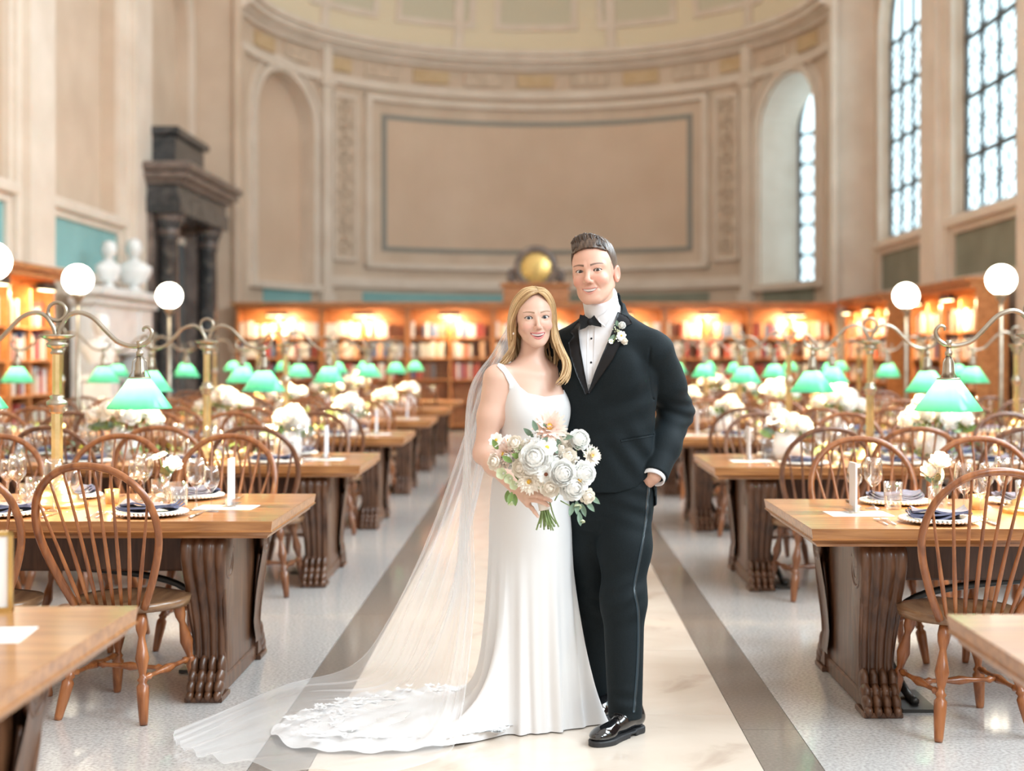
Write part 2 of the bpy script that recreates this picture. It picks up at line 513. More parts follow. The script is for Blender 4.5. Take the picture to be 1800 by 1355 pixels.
# ---------------------------------------------------------------- windows of the right wall
def lattice_window(idx, place, W, H, arch, cols, rows, detail=True):
    """window in local (u across, z up, d outward); place maps (u,d,z) to world"""
    o = MB()
    def bar(mb, u0, z0, u1, z1, w, d0=-0.035, d1=0.035):
        du, dz = u1 - u0, z1 - z0
        l = math.hypot(du, dz); nu, nz = -dz / l * w / 2, du / l * w / 2
        v = []
        for d in (d0, d1):
            for (a, b) in ((u0 + nu, z0 + nz), (u0 - nu, z0 - nz), (u1 - nu, z1 - nz), (u1 + nu, z1 + nz)):
                v.append(place(a, d, b))
        mb.add(v, [(0, 1, 2, 3), (7, 6, 5, 4), (0, 4, 5, 1), (1, 5, 6, 2), (2, 6, 7, 3), (3, 7, 4, 0)], False)
    bar(o, -W / 2, 0, -W / 2, H, 0.10); bar(o, W / 2, 0, W / 2, H, 0.10); bar(o, -W / 2, 0.03, W / 2, 0.03, 0.12)
    if arch:
        pts = [(-W / 2 * math.cos(t), H + W / 2 * math.sin(t)) for t in np.linspace(0, PI, 17)]
        for a, b in zip(pts[:-1], pts[1:]): bar(o, *a, *b, 0.10)
    win = tag(o.build('window_%d' % idx, M['window_iron']), kind='structure')
    if detail:
        rails = MB()
        for i in range(1, cols):
            u = -W / 2 + W * i / cols
            bar(rails, u, 0, u, H + (math.sqrt(max((W / 2) ** 2 - u * u, 0)) if arch else 0), 0.032)
        for j in range(1, rows + 1):
            z = H * j / rows
            bar(rails, -W / 2, z, W / 2, z, 0.065)
        rails.build('glazing_bars', M['window_iron'], win)
        lat = MB()
        cw, ch = W / cols, H / rows
        for i in range(cols):
            for j in range(rows):
                u0, z0 = -W / 2 + cw * i, ch * j
                for q in range(2):
                    a, b = z0 + ch * q / 2, z0 + ch * (q + 1) / 2
                    bar(lat, u0, a, u0 + cw, b, 0.014, -0.010, 0.010); bar(lat, u0, b, u0 + cw, a, 0.014, -0.010, 0.010)
                bar(lat, u0, z0 + ch / 2, u0 + cw, z0 + ch / 2, 0.020, -0.012, 0.012)
        lat.build('leaded_lattice', M['window_iron'], win)
        for i in range(cols):
            for j in range(rows):
                u0, z0 = -W / 2 + cw * i, ch * j
                v = [place(u, d, z) for d in (0.02, 0.03) for (u, z) in ((u0, z0), (u0 + cw, z0), (u0 + cw, z0 + ch), (u0, z0 + ch))]
                MB().add(v, [(0, 1, 2, 3), (7, 6, 5, 4), (0, 4, 5, 1), (1, 5, 6, 2), (2, 6, 7, 3), (3, 7, 4, 0)], False).build('pane', M['window_sky'], win)
    else:
        v = [place(u, 0.03, z) for (u, z) in ((-W / 2, 0), (W / 2, 0), (W / 2, H), (-W / 2, H))]
        MB().add(v, [(0, 1, 2, 3)], False).build('pane', M['window_sky'], win)
    if arch:
        ts = np.linspace(0, PI, 17)
        v = [place(0, 0.025, H)] + [place(W / 2 * math.cos(t), 0.025, H + W / 2 * math.sin(t)) for t in ts]
        MB().add(v, [(0, i, i + 1) for i in range(1, 17)], False).build('lunette_pane', M['window_sky'], win)
    return win
M['window_iron'] = mat('window_iron', (0.10, 0.115, 0.12), 0.5, 0.3)
for b in range(7):
    yc = 24.75 - BAY * b
    lattice_window(b + 1, lambda u, d, z, yc=yc: (WX + 0.15 + d, yc + u, 3.55 + z), 3.1, 3.65, True, 4, 4, b < 3)

# ---------------------------------------------------------------- end wall beside the apse
for s, nm in ((-1, 'wall_end_left'), (1, 'wall_end_right')):
    mb = MB()
    mb.box(*sorted((s * WX, s * R0)), YE, YE + 0.35, 0, 11)
    mb.box(*sorted((s * (R0 + 0.02), s * (R0 - 0.10))), YE - 0.12, YE + 0.30, 0, 11)
    tag(mb.build(nm, M['stone_light'] if s > 0 else M['stone']), kind='structure')  # paler stone on the right one paints in the window light falling on it

# ---------------------------------------------------------------- apse
def arc(mb, t0, t1, z0, z1, r, depth, n=None):
    """curved box on the apse wall, from radius r inward by depth"""
    n = n or max(2, int(abs(t1 - t0) / 0.06))
    P = np.zeros((n + 1, 4, 3))
    for i, t in enumerate(np.linspace(t0, t1, n + 1)):
        for j, (rr, z) in enumerate(((r, z0), (r - depth, z0), (r - depth, z1), (r, z1))):
            P[i, j] = (rr * math.sin(t), YE + rr * math.cos(t), z)
    mb.grid(P, closed_v=True, smooth=False)
    for i in (0, n):
        mb.add(P[i], [(0, 1, 2, 3)], False)
    return mb
APT = 8.45
tw0, tw1 = theta_px(1337), theta_px(1436)
OS, OP = 2.93, 6.22                       # sill and springing of the apse openings
def apse_wall():
    mb = MB()
    def wallq(t0, t1, za0, za1, zb):
        v = [(R0 * math.sin(t), YE + R0 * math.cos(t), z) for t, z in ((t0, za0), (t1, za1), (t1, zb), (t0, zb))]
        mb.add(v, [(0, 1, 2, 3)], True)
    n = 72
    ts = sorted(set([round(t, 5) for t in np.linspace(-PI / 2, PI / 2, n + 1)] + [round(t, 5) for t in (tw0, tw1, -tw0, -tw1)]))
    hw = (tw1 - tw0) / 2
    tc = (tw0 + tw1) / 2
    rad = R0 * hw
    for a, b in zip(ts[:-1], ts[1:]):
        m = (a + b) / 2
        if tw0 < abs(m) < tw1:
            za = OP + math.sqrt(max(rad ** 2 - ((abs(a) - tc) * R0) ** 2, 0)); zb = OP + math.sqrt(max(rad ** 2 - ((abs(b) - tc) * R0) ** 2, 0))
            wallq(a, b, za, zb, APT)
            wallq(a, b, 0, 0, OS)
        else:
            wallq(a, b, 0, 0, APT)
    o = tag(mb.build('wall_back', M['stone']), kind='structure')
    # reveals: deep on the window side, shallow blind niche on the other
    for s, dep in ((1, 1.05), (-1, 0.30)):
        rv = MB()
        path = [(tw0, OS)] + [(tc - hw * math.cos(q), OP + rad * math.sin(q)) for q in np.linspace(0, PI, 21)] + [(tw1, OS), (tw0, OS)]
        P = np.zeros((len(path), 2, 3))
        for i, (t, z) in enumerate(path):
            for j, rr in enumerate((R0, R0 + dep)):
                P[i, j] = (rr * math.sin(s * t), YE + rr * math.cos(s * t), z)
        rv.grid(P, smooth=False)
        rv.build('window_reveal' if s > 0 else 'niche_reveal', M['stone_light'], o)
        if s < 0:
            nb = MB(); rr = R0 + dep
            for q in range(6):
                t0, t1 = tw0 + (tw1 - tw0) * q / 6, tw0 + (tw1 - tw0) * (q + 1) / 6
                nb.add([(-rr * math.sin(t), YE + rr * math.cos(t), z) for t, z in ((t0, OS), (t1, OS), (t1, OP + rad), (t0, OP + rad))], [(0, 1, 2, 3)])
            nb.build('niche_back', M['stone_panel'], o)
        # archivolt
        for off, w, pr in ((0.03, 0.16, 0.08), (0.27, 0.08, 0.05)):
            Q = []
            hwx = hw * R0
            for (a, z) in [(-(hwx + off), OS)] + [(-(hwx + off) * math.cos(q), OP + (rad + off) * math.sin(q)) for q in np.linspace(0, PI, 25)] + [((hwx + off), OS)]:
                up = z - OP
                d = np.array([a, max(up, 0)]) if up > 0 else np.array([a, 0.0])
                d = d / np.linalg.norm(d)
                row = []
                for o2, h in ((0, 0), (0, pr), (w, pr), (w, 0)):
                    t = s * (tc + (a + d[0] * o2) / R0)
                    row.append(((R0 - h) * math.sin(t), YE + (R0 - h) * math.cos(t), z + d[1] * o2))
                Q.append(row)
            MB().grid(np.array(Q), closed_v=True, smooth=False).build('arch_moulding', M['stone_light'], o)
        sb = MB(); arc(sb, s * (tw0 - 0.06), s * (tw1 + 0.06), OS - 0.14, OS, R0, 0.12)
        sb.build('opening_sill', M['stone_light'], o)
    # pilaster ribs running up to the dome
    for px in (568, 1318):
        t = theta_px(px)
        mb = MB(); arc(mb, t - 0.022, t + 0.022, 2.4, APT, R0, 0.16); arc(mb, t - 0.034, t + 0.034, 2.4, 2.75, R0, 0.2); arc(mb, t - 0.034, t + 0.034, 7.25, 7.42, R0, 0.2)
        mb.build('rib', M['stone_light'], o)
    # carved arabesque panels
    for pxa, pxb in ((583, 626), (1258, 1300)):
        a, b = theta_px(pxa), theta_px(pxb)
        fr = MB()
        arc(fr, a, a + 0.012, 3.5, 7.15, R0, 0.07); arc(fr, b - 0.012, b, 3.5, 7.15, R0, 0.07)
        arc(fr, a, b, 3.5, 3.58, R0, 0.07); arc(fr, a, b, 7.07, 7.15, R0, 0.07)
        fr.build('carved_panel_frame', M['stone_light'], o)
        cp = MB(); arc(cp, a + 0.012, b - 0.012, 3.58, 7.07, R0, 0.02)
        c = cp.build('carved_panel', M['stone_carved'], o)
        orn = MB(); w = (b - a) * 0.30; tm_ = (a + b) / 2
        for k in range(9):                     # scrolling foliage relief
            z = 3.8 + 0.38 * k
            for sg in (-1, 1):
                pts = []
                for q in np.linspace(0, 2.2 * PI, 18):
                    rr = 0.15 * (1 - q / 9)
                    t = tm_ + sg * (w * 0.55 + (rr * math.cos(q) - 0.06) / R0)
                    pts.append(((R0 - 0.03) * math.sin(t), YE + (R0 - 0.03) * math.cos(t), z + rr * math.sin(q)))
                orn.tube(pts, 0.022, 5)
            orn.ball(((R0 - 0.03) * math.sin(tm_), YE + (R0 - 0.03) * math.cos(tm_), z + 0.19), 0.06, 6, 5)
        orn.build('relief_scrolls', M['stone_carved'], o)
    # the big blank panel: outer moulding, grey painted border, plaster field
    a, b = theta_px(640), theta_px(1247)
    fr = MB(); w = 0.028
    arc(fr, a, a + w, 3.38, 7.25, R0, 0.10); arc(fr, b - w, b, 3.38, 7.25, R0, 0.10)
    arc(fr, a, b, 3.38, 3.50, R0, 0.10); arc(fr, a, b, 7.12, 7.25, R0, 0.10)
    fr.build('panel_moulding', M['stone_light'], o)
    a, b = theta_px(671), theta_px(1217)
    bd = MB(); w = 0.020
    arc(bd, a, a + w, 3.78, 6.84, R0, 0.035); arc(bd, b - w, b, 3.78, 6.84, R0, 0.035)
    arc(bd, a, b, 3.78, 3.87, R0, 0.035); arc(bd, a, b, 6.74, 6.84, R0, 0.035)
    bd.build('grey_border', M['border_grey'], o)
    pf = MB(); arc(pf, a + w, b - w, 3.87, 6.74, R0, 0.02)
    pf.build('blank_panel', M['stone_panel'], o)
    # base course and teal panels
    bs = MB(); arc(bs, -PI / 2, PI / 2, 2.95, 3.12, R0 + 0.001, 0.06, 60)
    bs = MB()
    for p0, p1 in ((575, 1310),):
        arc(bs, theta_px(p0), theta_px(p1), 2.93, 3.10, R0, 0.09, 40); arc(bs, theta_px(p0), theta_px(p1), 3.10, 3.16, R0, 0.05, 40)
    bs.build('dado_moulding', M['stone_light'], o)
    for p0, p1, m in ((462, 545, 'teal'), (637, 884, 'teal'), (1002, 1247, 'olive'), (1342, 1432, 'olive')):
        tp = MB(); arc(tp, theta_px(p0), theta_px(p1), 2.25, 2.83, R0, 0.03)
        tp.build('painted_panel', M[m], o)
    # frieze and cornice
    fz = MB(); arc(fz, -PI / 2, PI / 2, 7.36, 7.48, R0, 0.10, 60); arc(fz, -PI / 2, PI / 2, 7.48, 7.56, R0, 0.06, 60)
    fz.build('architrave', M['stone_light'], o)
    for k in range(13):
        tcn = -1.3 + 2.6 * k / 12
        cp = MB(); arc(cp, tcn - 0.075, tcn + 0.075, 7.64, 7.94, R0, 0.05)
        cp.build('frieze_panel', M['ochre'] if k % 2 == 0 else M['stone_carved'], o)
    cz = MB()
    for z0, z1, d in ((8.02, 8.12, 0.10), (8.12, 8.20, 0.18), (8.20, 8.34, 0.30), (8.34, 8.45, 0.38)):
        arc(cz, -PI / 2, PI / 2, z0, z1, R0, d, 60)
    cz.build('cornice', M['stone_light'], o)
    # dome
    dm = MB()
    nt_, nz_ = 48, 14
    P = np.zeros((nt_ + 1, nz_ + 1, 3))
    for i, t in enumerate(np.linspace(-PI / 2, PI / 2, nt_ + 1)):
        for j, q in enumerate(np.linspace(0, PI / 2 * 0.98, nz_ + 1)):
            rr = R0 * math.cos(q)
            P[i, j] = (rr * math.sin(t), YE + rr * math.cos(t), APT + R0 * math.sin(q))
    dm.grid(P)
    d = tag(dm.build('ceiling', M['dome']), kind='structure')
    def dpatch(mb, t0, t1, q0, q1, dep):
        n1, n2 = 8, 6
        def pt(t, q, r): return (r * math.cos(q) * math.sin(t), YE + r * math.cos(q) * math.cos(t), APT + r * math.sin(q))
        for (ta, tb, qa, qb) in ((t0, t1, q0, q1),):
            P = np.array([[pt(t, q, R0 - dep) for q in np.linspace(qa, qb, n2)] for t in np.linspace(ta, tb, n1)])
            mb.grid(P)
            edge = [(t, qa) for t in np.linspace(ta, tb, n1)] + [(tb, q) for q in np.linspace(qa, qb, n2)] + [(t, qb) for t in np.linspace(tb, ta, n1)] + [(ta, q) for q in np.linspace(qb, qa, n2)]
            E = np.array([[pt(t, q, R0 - dep), pt(t, q, R0 + 0.01)] for t, q in edge])
            mb.grid(E, smooth=False)
    for k in range(-3, 4):
        t = k * 0.42
        fr = MB()
        a, b, q0, q1 = t - 0.145, t + 0.145, 0.115, 0.42
        dpatch(fr, a - 0.025, b + 0.025, q0 - 0.025, q0, 0.05); dpatch(fr, a - 0.025, b + 0.025, q1, q1 + 0.025, 0.05)
        dpatch(fr, a - 0.025, a, q0, q1, 0.05); dpatch(fr, b, b + 0.025, q0, q1, 0.05)
        fr.build('coffer_frame', M['stone_light'], d)
        pn = MB(); dpatch(pn, a, b, q0, q1, 0.02)
        pn.build('coffer', M['dome_panel'], d)
    for px in (568, 805, 1075, 1318):
        t = theta_px(px)
        rb = MB(); dpatch(rb, t - 0.02, t + 0.02, 0.0, 0.6, 0.06)
        rb.build('dome_rib', M['stone_light'], d)
    return o
apse_wall()
# window of the apse, set at the back of its deep reveal
tcw = (tw0 + tw1) / 2
rw = R0 + 1.0
wc = (rw * math.sin(tcw), YE + rw * math.cos(tcw))
ua = (math.cos(tcw), -math.sin(tcw)); da = (math.sin(tcw), math.cos(tcw))
lattice_window(8, lambda u, d, z: (wc[0] + ua[0] * u + da[0] * d, wc[1] + ua[1] * u + da[1] * d, OS + z), 2 * rw * math.sin((tw1 - tw0) / 2), OP - OS, True, 4, 5, True)

# ---------------------------------------------------------------- black marble doorway in the left wall
dw = thing('marble_doorway', 'dark marble doorway with paired columns and heavy cornice on the left wall', 'doorway', (-WX, 24.35, 0))
mb = MB(); mb.box(0.02, 0.10, -1.0, 1.1, 0, 3.5); mb.build('door_opening', M['dark_metal'], dw)
MB().box(0, 0.34, -1.75, -1.2, 0, 3.75).build('jamb', M['brown_marble'], dw); MB().box(0, 0.34, 1.1, 1.65, 0, 3.75).build('jamb', M['brown_marble'], dw)
colp = [(0.20, 0), (0.20, 0.10), (0.24, 0.12), (0.24, 0.2), (0.185, 0.24), (0.175, 0.4), (0.18, 1.6), (0.155, 3.25), (0.19, 3.28), (0.17, 3.33), (0.2, 3.5), (0.25, 3.62), (0.25, 3.72)]
for yy in (-1.42, 1.36):
    c = MB(); c.lathe([(r, 0.55 + z * 0.85) for r, z in colp], 20); c.build('column', M['black_marble'], dw, (0.5, yy, 0))
    c = MB(); c.box(0.22, 0.78, yy - 0.28, yy + 0.28, 0, 0.55, 0.02); c.build('plinth', M['brown_marble'], dw)
    c = MB(); c.lathe([(0.17, 3.36), (0.20, 3.45), (0.18, 3.5), (0.27, 3.66), (0.27, 3.72)], 16); c.build('capital', M['brass_stone'] if 'brass_stone' in M else M['brown_marble'], dw, (0.5, yy, 0))
e = MB()
e.box(0, 0.80, -1.80, 1.75, 3.72, 3.98); e.box(0, 0.76, -1.76, 1.71, 3.98, 4.18)
e.build('architrave', M['black_marble'], dw)
e = MB()
e.box(0, 0.84, -1.84, 1.79, 4.18, 4.26); e.box(0, 0.95, -1.95, 1.90, 4.26, 4.38, 0.03); e.box(0, 1.02, -2.02, 1.97, 4.38, 4.52, 0.04)
e.build('cornice', M['brown_marble'], dw)
e = MB(); e.box(0, 0.62, -1.4, 0.55, 4.52, 5.02, 0.03); e.box(0, 0.70, -1.5, 0.65, 5.02, 5.16, 0.03)
e.build('attic_block', M['black_marble'], dw)
M['door_bronze'] = mat('door_bronze', (0.16, 0.19, 0.20), 0.3, 0.5)
for a in (-0.98, 0.06):
    d = MB(); d.box(0.10, 0.15, a, a + 1.0, 0, 3.4); d.build('door_leaf', M['door_bronze'], dw)

# ---------------------------------------------------------------- fireplace on the left wall
fp = thing('fireplace', 'white marble fireplace with moulded mantel shelf on the left wall', 'fireplace', (-WX, 20.35, 0))
MB().box(0.25, 0.55, -1.45, -0.85, 0, 2.12, 0.02).build('jamb', M['white_marble'], fp); MB().box(0.25, 0.55, 0.85, 1.45, 0, 2.12, 0.02).build('jamb', M['white_marble'], fp)
mb = MB(); mb.box(0.25, 0.52, -0.85, 0.85, 1.45, 2.12); mb.build('lintel', M['white_marble'], fp)
mb = MB(); mb.box(0.25, 0.62, -1.55, 1.55, 2.12, 2.24, 0.02); mb.box(0.25, 0.75, -1.68, 1.68, 2.24, 2.36, 0.02); mb.build('mantel_shelf', M['white_marble'], fp)
mb = MB(); mb.box(0.25, 0.30, -0.85, 0.85, 0, 1.45); mb.build('firebox', M['brown_marble'], fp)

def bust(name, label, loc, h, rz):
    o = thing(name, label, 'bust', loc, rz)
    k = h / 0.62
    mb = MB()
    mb.lathe([(0.10 * k, 0), (0.10 * k, 0.03 * k), (0.06 * k, 0.06 * k), (0.06 * k, 0.11 * k), (0.09 * k, 0.13 * k)], 14)
    mb.build('socle', M['white_marble'], o)
    b = MB()
    n = 20
    prof = [(0.13, .07, 0.11), (0.17, .09, 0.18), (0.205, .105, 0.25), (0.20, .10, 0.30), (0.12, .08, 0.345), (0.06, .06, 0.375), (0.055, .06, 0.41), (0.07, .085, 0.43), (0.085, .10, 0.48), (0.09, .105, 0.53), (0.08, .095, 0.58), (0.05, .06, 0.615), (0.01, .01, 0.625)]
    P = np.array([[(rx * k * math.cos(a), ry * k * math.sin(a) - (0.012 if z > .42 else 0), z * k) for a in np.linspace(0, 2 * PI, n, endpoint=False)] for rx, ry, z in prof])
    b.grid(P, closed_v=True)
    b.ball((0, -0.105 * k, 0.49 * k), (0.018 * k, 0.022 * k, 0.03 * k), 8, 6)
    for sx in (-1, 1): b.ball((sx * 0.088 * k, 0.0, 0.50 * k), (0.012 * k, 0.02 * k, 0.03 * k), 6, 5)
    b.build('portrait', M['white_marble'], o)
    return o
bust('marble_bust', 'white marble bust on the mantel in front of the teal panel', (-6.05, 19.9, 2.36), 0.68, math.radians(60))
bust('marble_bust', 'tall white marble bust at the far end of the mantel', (-6.05, 21.15, 2.36), 0.82, math.radians(20))
pd = thing('pedestal', 'white marble pedestal carrying a bust in front of the fireplace', 'pedestal', (-5.55, 17.95, 0))
MB().box(-0.24, 0.24, -0.24, 0.24, 0, 0.14, 0.015).build('base', M['white_marble'], pd)
MB().box(-0.18, 0.18, -0.18, 0.18, 0.14, 1.10, 0.01).build('shaft', M['white_marble'], pd)
MB().box(-0.22, 0.22, -0.22, 0.22, 1.10, 1.18, 0.015).build('cap', M['white_marble'], pd)
bust('marble_bust', 'white marble bust on a pedestal in front of the fireplace', (-5.55, 17.95, 1.18), 0.78, math.radians(30))

# ---------------------------------------------------------------- bookcases
BOOKC = [(0.33, 0.05, 0.04), (0.45, 0.10, 0.07), (0.10, 0.13, 0.22), (0.55, 0.50, 0.42), (0.70, 0.66, 0.58), (0.18, 0.08, 0.05), (0.08, 0.16, 0.13), (0.42, 0.26, 0.12), (0.62, 0.60, 0.60), (0.30, 0.10, 0.12), (0.12, 0.11, 0.12), (0.60, 0.35, 0.2)]
BOOKM = []
for i, c in enumerate(BOOKC):
    m = ramp_color(mat('book_cloth_%d' % i, rough=0.6), [(0.4, tuple(x * 0.85 for x in c)), (0.6, c)], nscale=30)
    BOOKM.append(m)
_bm = {}
def book_mesh(ci, w, h):
    key = (ci, round(w, 2), round(h, 2))
    if key not in _bm:
        mb = MB(); w2 = key[1] / 2; h2 = key[2]
        # rounded spine towards -Y, boards, recessed page block
        pr = [(-w2, 0.20), (-w2, 0.012), (-w2 * 0.6, 0.0), (w2 * 0.6, 0.0), (w2, 0.012), (w2, 0.20)]
        v = [(x, yy, z) for z in (0, h2) for (x, yy) in pr]
        f = [(i, i + 1, i + 7, i + 6) for i in range(5)] + [(5, 0, 6, 11), (5, 4, 3, 2, 1, 0), (6, 7, 8, 9, 10, 11)]
        mb.add(v, f, False)
        for zz in (0.22, 0.72):
            mb.box(-w2 * 0.92, w2 * 0.92, -0.004, 0.002, h2 * zz, h2 * zz + 0.012)
        _bm[key] = mb.mesh('book', BOOKM[ci])
    return _bm[key]

def bookcase_unit(root, x0, x1, depth, H, shelves, strip=True, light=20):
    """one bay in local coords: front at y=0, back at y=depth"""
    t = 0.045
    MB().box(x0, x0 + t, 0, depth, 0, H).build('upright', M['shelf_wood'], root); MB().box(x1 - t, x1, 0, depth, 0, H).build('upright', M['shelf_wood'], root)
    xm = (x0 + x1) / 2
    MB().box(xm - t / 2, xm + t / 2, 0.03, depth, 0.1, H - 0.08).build('divider', M['shelf_wood'], root)
    MB().box(x0 + t, x1 - t, depth - 0.03, depth, 0, H).build('back_panel', M['shelf_wood'], root)
    for z in shelves:
        MB().box(x0 + t, x1 - t, 0.02, depth - 0.03, z - 0.03, z).build('shelf', M['shelf_wood'], root)
    if strip:
        s = MB(); s.box(xm - 0.20, xm + 0.20, -0.20, -0.10, H - 0.14, H - 0.06, 0.01); s.box(xm - 0.02, xm + 0.02, -0.12, 0.02, H - 0.12, H - 0.09)
        sh = s.build('picture_light', M['dark_metal'], root)
        MB().box(xm - 0.18, xm + 0.18, -0.185, -0.115, H - 0.148, H - 0.139).build('tube', M['strip_glow'], sh)
        li = bpy.data.lights.new('picture_light_glow', 'AREA'); li.shape = 'RECTANGLE'; li.size, li.size_y = 0.36, 0.06
        li.energy = light; li.color = (1.0, 0.70, 0.38)
        lo = bpy.data.objects.new('picture_light_glow', li); COL.objects.link(lo); lo.parent = root
        lo.location = (xm, -0.15, H - 0.16); lo.rotation_euler = (math.radians(38), 0, 0)

BK = []          # books that will be individual things: (world x, y, z, rz, colour, w, h)
NB = 7; X0b, X1b = -5.64, 5.64; HB = 2.30
SHV = [0.12, 0.56, 0.98, 1.38, 1.76]
bw = (X1b - X0b) / NB
ORD = ['first', 'second', 'third', 'fourth', 'fifth', 'sixth', 'seventh', 'eighth', 'ninth']
for i in range(NB):
    xa = X0b + bw * i
    where = 'leftmost bay' if i == 0 else 'rightmost bay' if i == NB - 1 else '%s bay from the left' % ORD[i]
    if i == 3: where = 'centre bay below the clock'
    bc = thing('bookcase', 'oak bookcase under the apse, %s' % where, 'bookcase', (xa, 26.42, 0), 0, 'bookcases across the apse')
    bookcase_unit(bc, 0.005, bw - 0.005, 0.42, HB, SHV)
    BKroot = bc
    for z, ztop in zip(SHV, SHV[1:] + [HB - 0.15]):
        for half in (0, 1):
            x = 0.06 + half * (bw / 2); xe = bw / 2 - 0.06 + half * (bw / 2)
            if z < 0.9: continue
            while x < xe - 0.05:
                if random.random() < 0.10: x += random.uniform(0.05, 0.2); continue
                w = random.choice((0.05, 0.06, 0.08, 0.10)); h = min(ztop - z - 0.06, random.choice((0.24, 0.26, 0.28, 0.30)))
                if x + w > xe: break
                ci = random.choice((0, 0, 1, 1, 2, 3, 4, 4, 5, 7, 8, 9, 10, 11)) if z < 1.3 else random.choice((3, 4, 4, 8, 8, 3, 0, 2, 11, 1))
                BK.append((xa + x + w / 2, 26.46, z, ci, w, h, i, SHV.index(z)))
                x += w + 0.003
bct = thing('bookcase_cornice', 'long moulded oak cornice running over the apse bookcases', 'cornice', (0, 26.42, HB))
MB().box(X0b - 0.02, X1b + 0.02, -0.06, 0.42, 0.0, 0.06).build('fascia', M['shelf_wood'], bct)
MB().box(X0b - 0.06, X1b + 0.06, -0.12, 0.44, 0.06, 0.12, 0.015).build('top_moulding', M['shelf_wood'], bct)
seen = [b for b in BK if not (-0.75 < b[0] < 1.55)]
seen.sort(key=lambda b: -b[4] * b[5] - 0.02 * b[7])
keep, rest = seen[:300], seen[300:] + [b for b in BK if (-0.75 < b[0] < 1.55)]
SHN = {2: 'third shelf up', 3: 'fourth shelf up', 4: 'top shelf'}
for (x, y, z, ci, w, h, bay, sh) in keep:
    o = link_mesh('book', book_mesh(ci, w, h), None, (x, y, z))
    cn = ['dark red', 'red', 'navy', 'tan', 'cream', 'dark brown', 'dark green', 'light brown', 'pale grey', 'maroon', 'black', 'orange'][ci]
    tag(o, '%s book on the %s of the %s apse bookcase' % (cn, SHN[sh], ['leftmost', 'second', 'third', 'centre', 'fifth', 'sixth', 'rightmost'][bay]), 'book',
        '%s books, %s, %s apse bookcase' % (cn, SHN[sh], ORD[bay]))
stuff = MB()
def stuff_book(x, y, z, w, h, dirx=None):
    if dirx is None: stuff.box(x - w / 2, x + w / 2, y, y + 0.2, z, z + h)
    else: stuff.box(min(x, x + dirx * 0.2), max(x, x + dirx * 0.2), y - w / 2, y + w / 2, z, z + h)
STUFFC = []
for (x, y, z, ci, w, h, bay, sh) in rest:
    stuff_book(x, y, z, w, h); STUFFC += [ci] * 6

# bookcases along the side walls
def side_case(label, s, ya, yb, ncase):
    H = 2.32
    w = (yb - ya) / ncase
    for k in range(ncase):
        # local x runs along -s*y so that the front (local -y) faces the room
        if s > 0: loc, rz = (WX - 0.30 - 0.42, ya + w * (k + 1), 0), -PI / 2
        else: loc, rz = (-WX + 0.30 + 0.42, ya + w * k, 0), PI / 2
        bc = thing('bookcase', label % ORD[k], 'bookcase', loc, rz, 'bookcases along the side walls')
        bookcase_unit(bc, 0.005, w - 0.005, 0.42, H, SHV, True, 24)
        c = MB(); c.box(0, w, -0.08, 0.44, H, H + 0.07); c.box(-0.0, w, -0.15, 0.46, H + 0.07, H + 0.14, 0.015); c.build('cornice', M['shelf_wood'], bc)
        for z, ztop in zip(SHV, SHV[1:] + [H - 0.15]):
            if z < 0.5: continue
            x = 0.06
            while x < w - 0.12:
                if random.random() < 0.06: x += random.uniform(0.05, 0.2); continue
                bw_ = random.choice((0.04, 0.05, 0.06, 0.08)); h = min(ztop - z - 0.05, random.uniform(0.22, 0.32))
                if abs(x + bw_ / 2 - w / 2) > 0.08:
                    if s > 0: stuff_book(loc[0] + 0.06, loc[1] - x, z, bw_, h, 1)
                    else: stuff_book(loc[0] - 0.06, loc[1] + x, z, bw_, h, -1)
                    STUFFC.extend([random.choice((0, 1, 2, 3, 4, 4, 5, 7, 8, 8, 9))] * 6)
                x += bw_ + 0.003
side_case('oak bookcase under the farther tall window on the right wall, %s from the near end', 1, 23.15, 26.3, 2)
side_case('oak bookcase under the nearer tall window on the right wall, %s from the near end', 1, 18.45, 21.7, 2)
side_case('oak bookcase against the left wall nearer than the fireplace, %s from the near end', -1, 14.0, 16.9, 2)
sb = stuff.build('shelved_books', None)
for m in BOOKM: sb.data.materials.append(m)
sb.data.polygons.foreach_set('material_index', STUFFC)
tag(sb, 'rows of small bound books filling the bookcase shelves', 'books', kind='stuff')

# ---------------------------------------------------------------- clock over the centre of the bookcases
ck = thing('clock', 'gilt dial clock in a carved wooden case on top of the apse bookcases', 'clock', (0, 26.62, HB + 0.12))
mb = MB(); mb.box(-0.62, 0.62, -0.16, 0.16, 0, 0.30, 0.02); mb.box(-0.68, 0.68, -0.2, 0.2, 0.30, 0.37, 0.015); mb.build('base', M['shelf_wood'], ck)
mb = MB()
ring = [(0.30, -0.02), (0.40, -0.02), (0.42, 0.06), (0.40, 0.14), (0.33, 0.16), (0.30, 0.14)]
P = np.array([[(r * math.cos(a), -d, 0.66 + r * math.sin(a)) for r, d in ring] for a in np.linspace(0, 2 * PI, 40, endpoint=False)])
mb.grid(P, closed_u=True, closed_v=True); mb.build('case_ring', M['brown_marble'], ck)
mb = MB(); P = np.array([[(r * math.cos(a), -0.05 - 0.03 * (1 - (r / 0.31) ** 2), 0.66 + r * math.sin(a)) for r in (0.005, 0.1, 0.2, 0.31)] for a in np.linspace(0, 2 * PI, 40, endpoint=False)])
mb.grid(P, closed_u=True); dial = mb.build('dial', M['gold'], ck)
mk = MB()
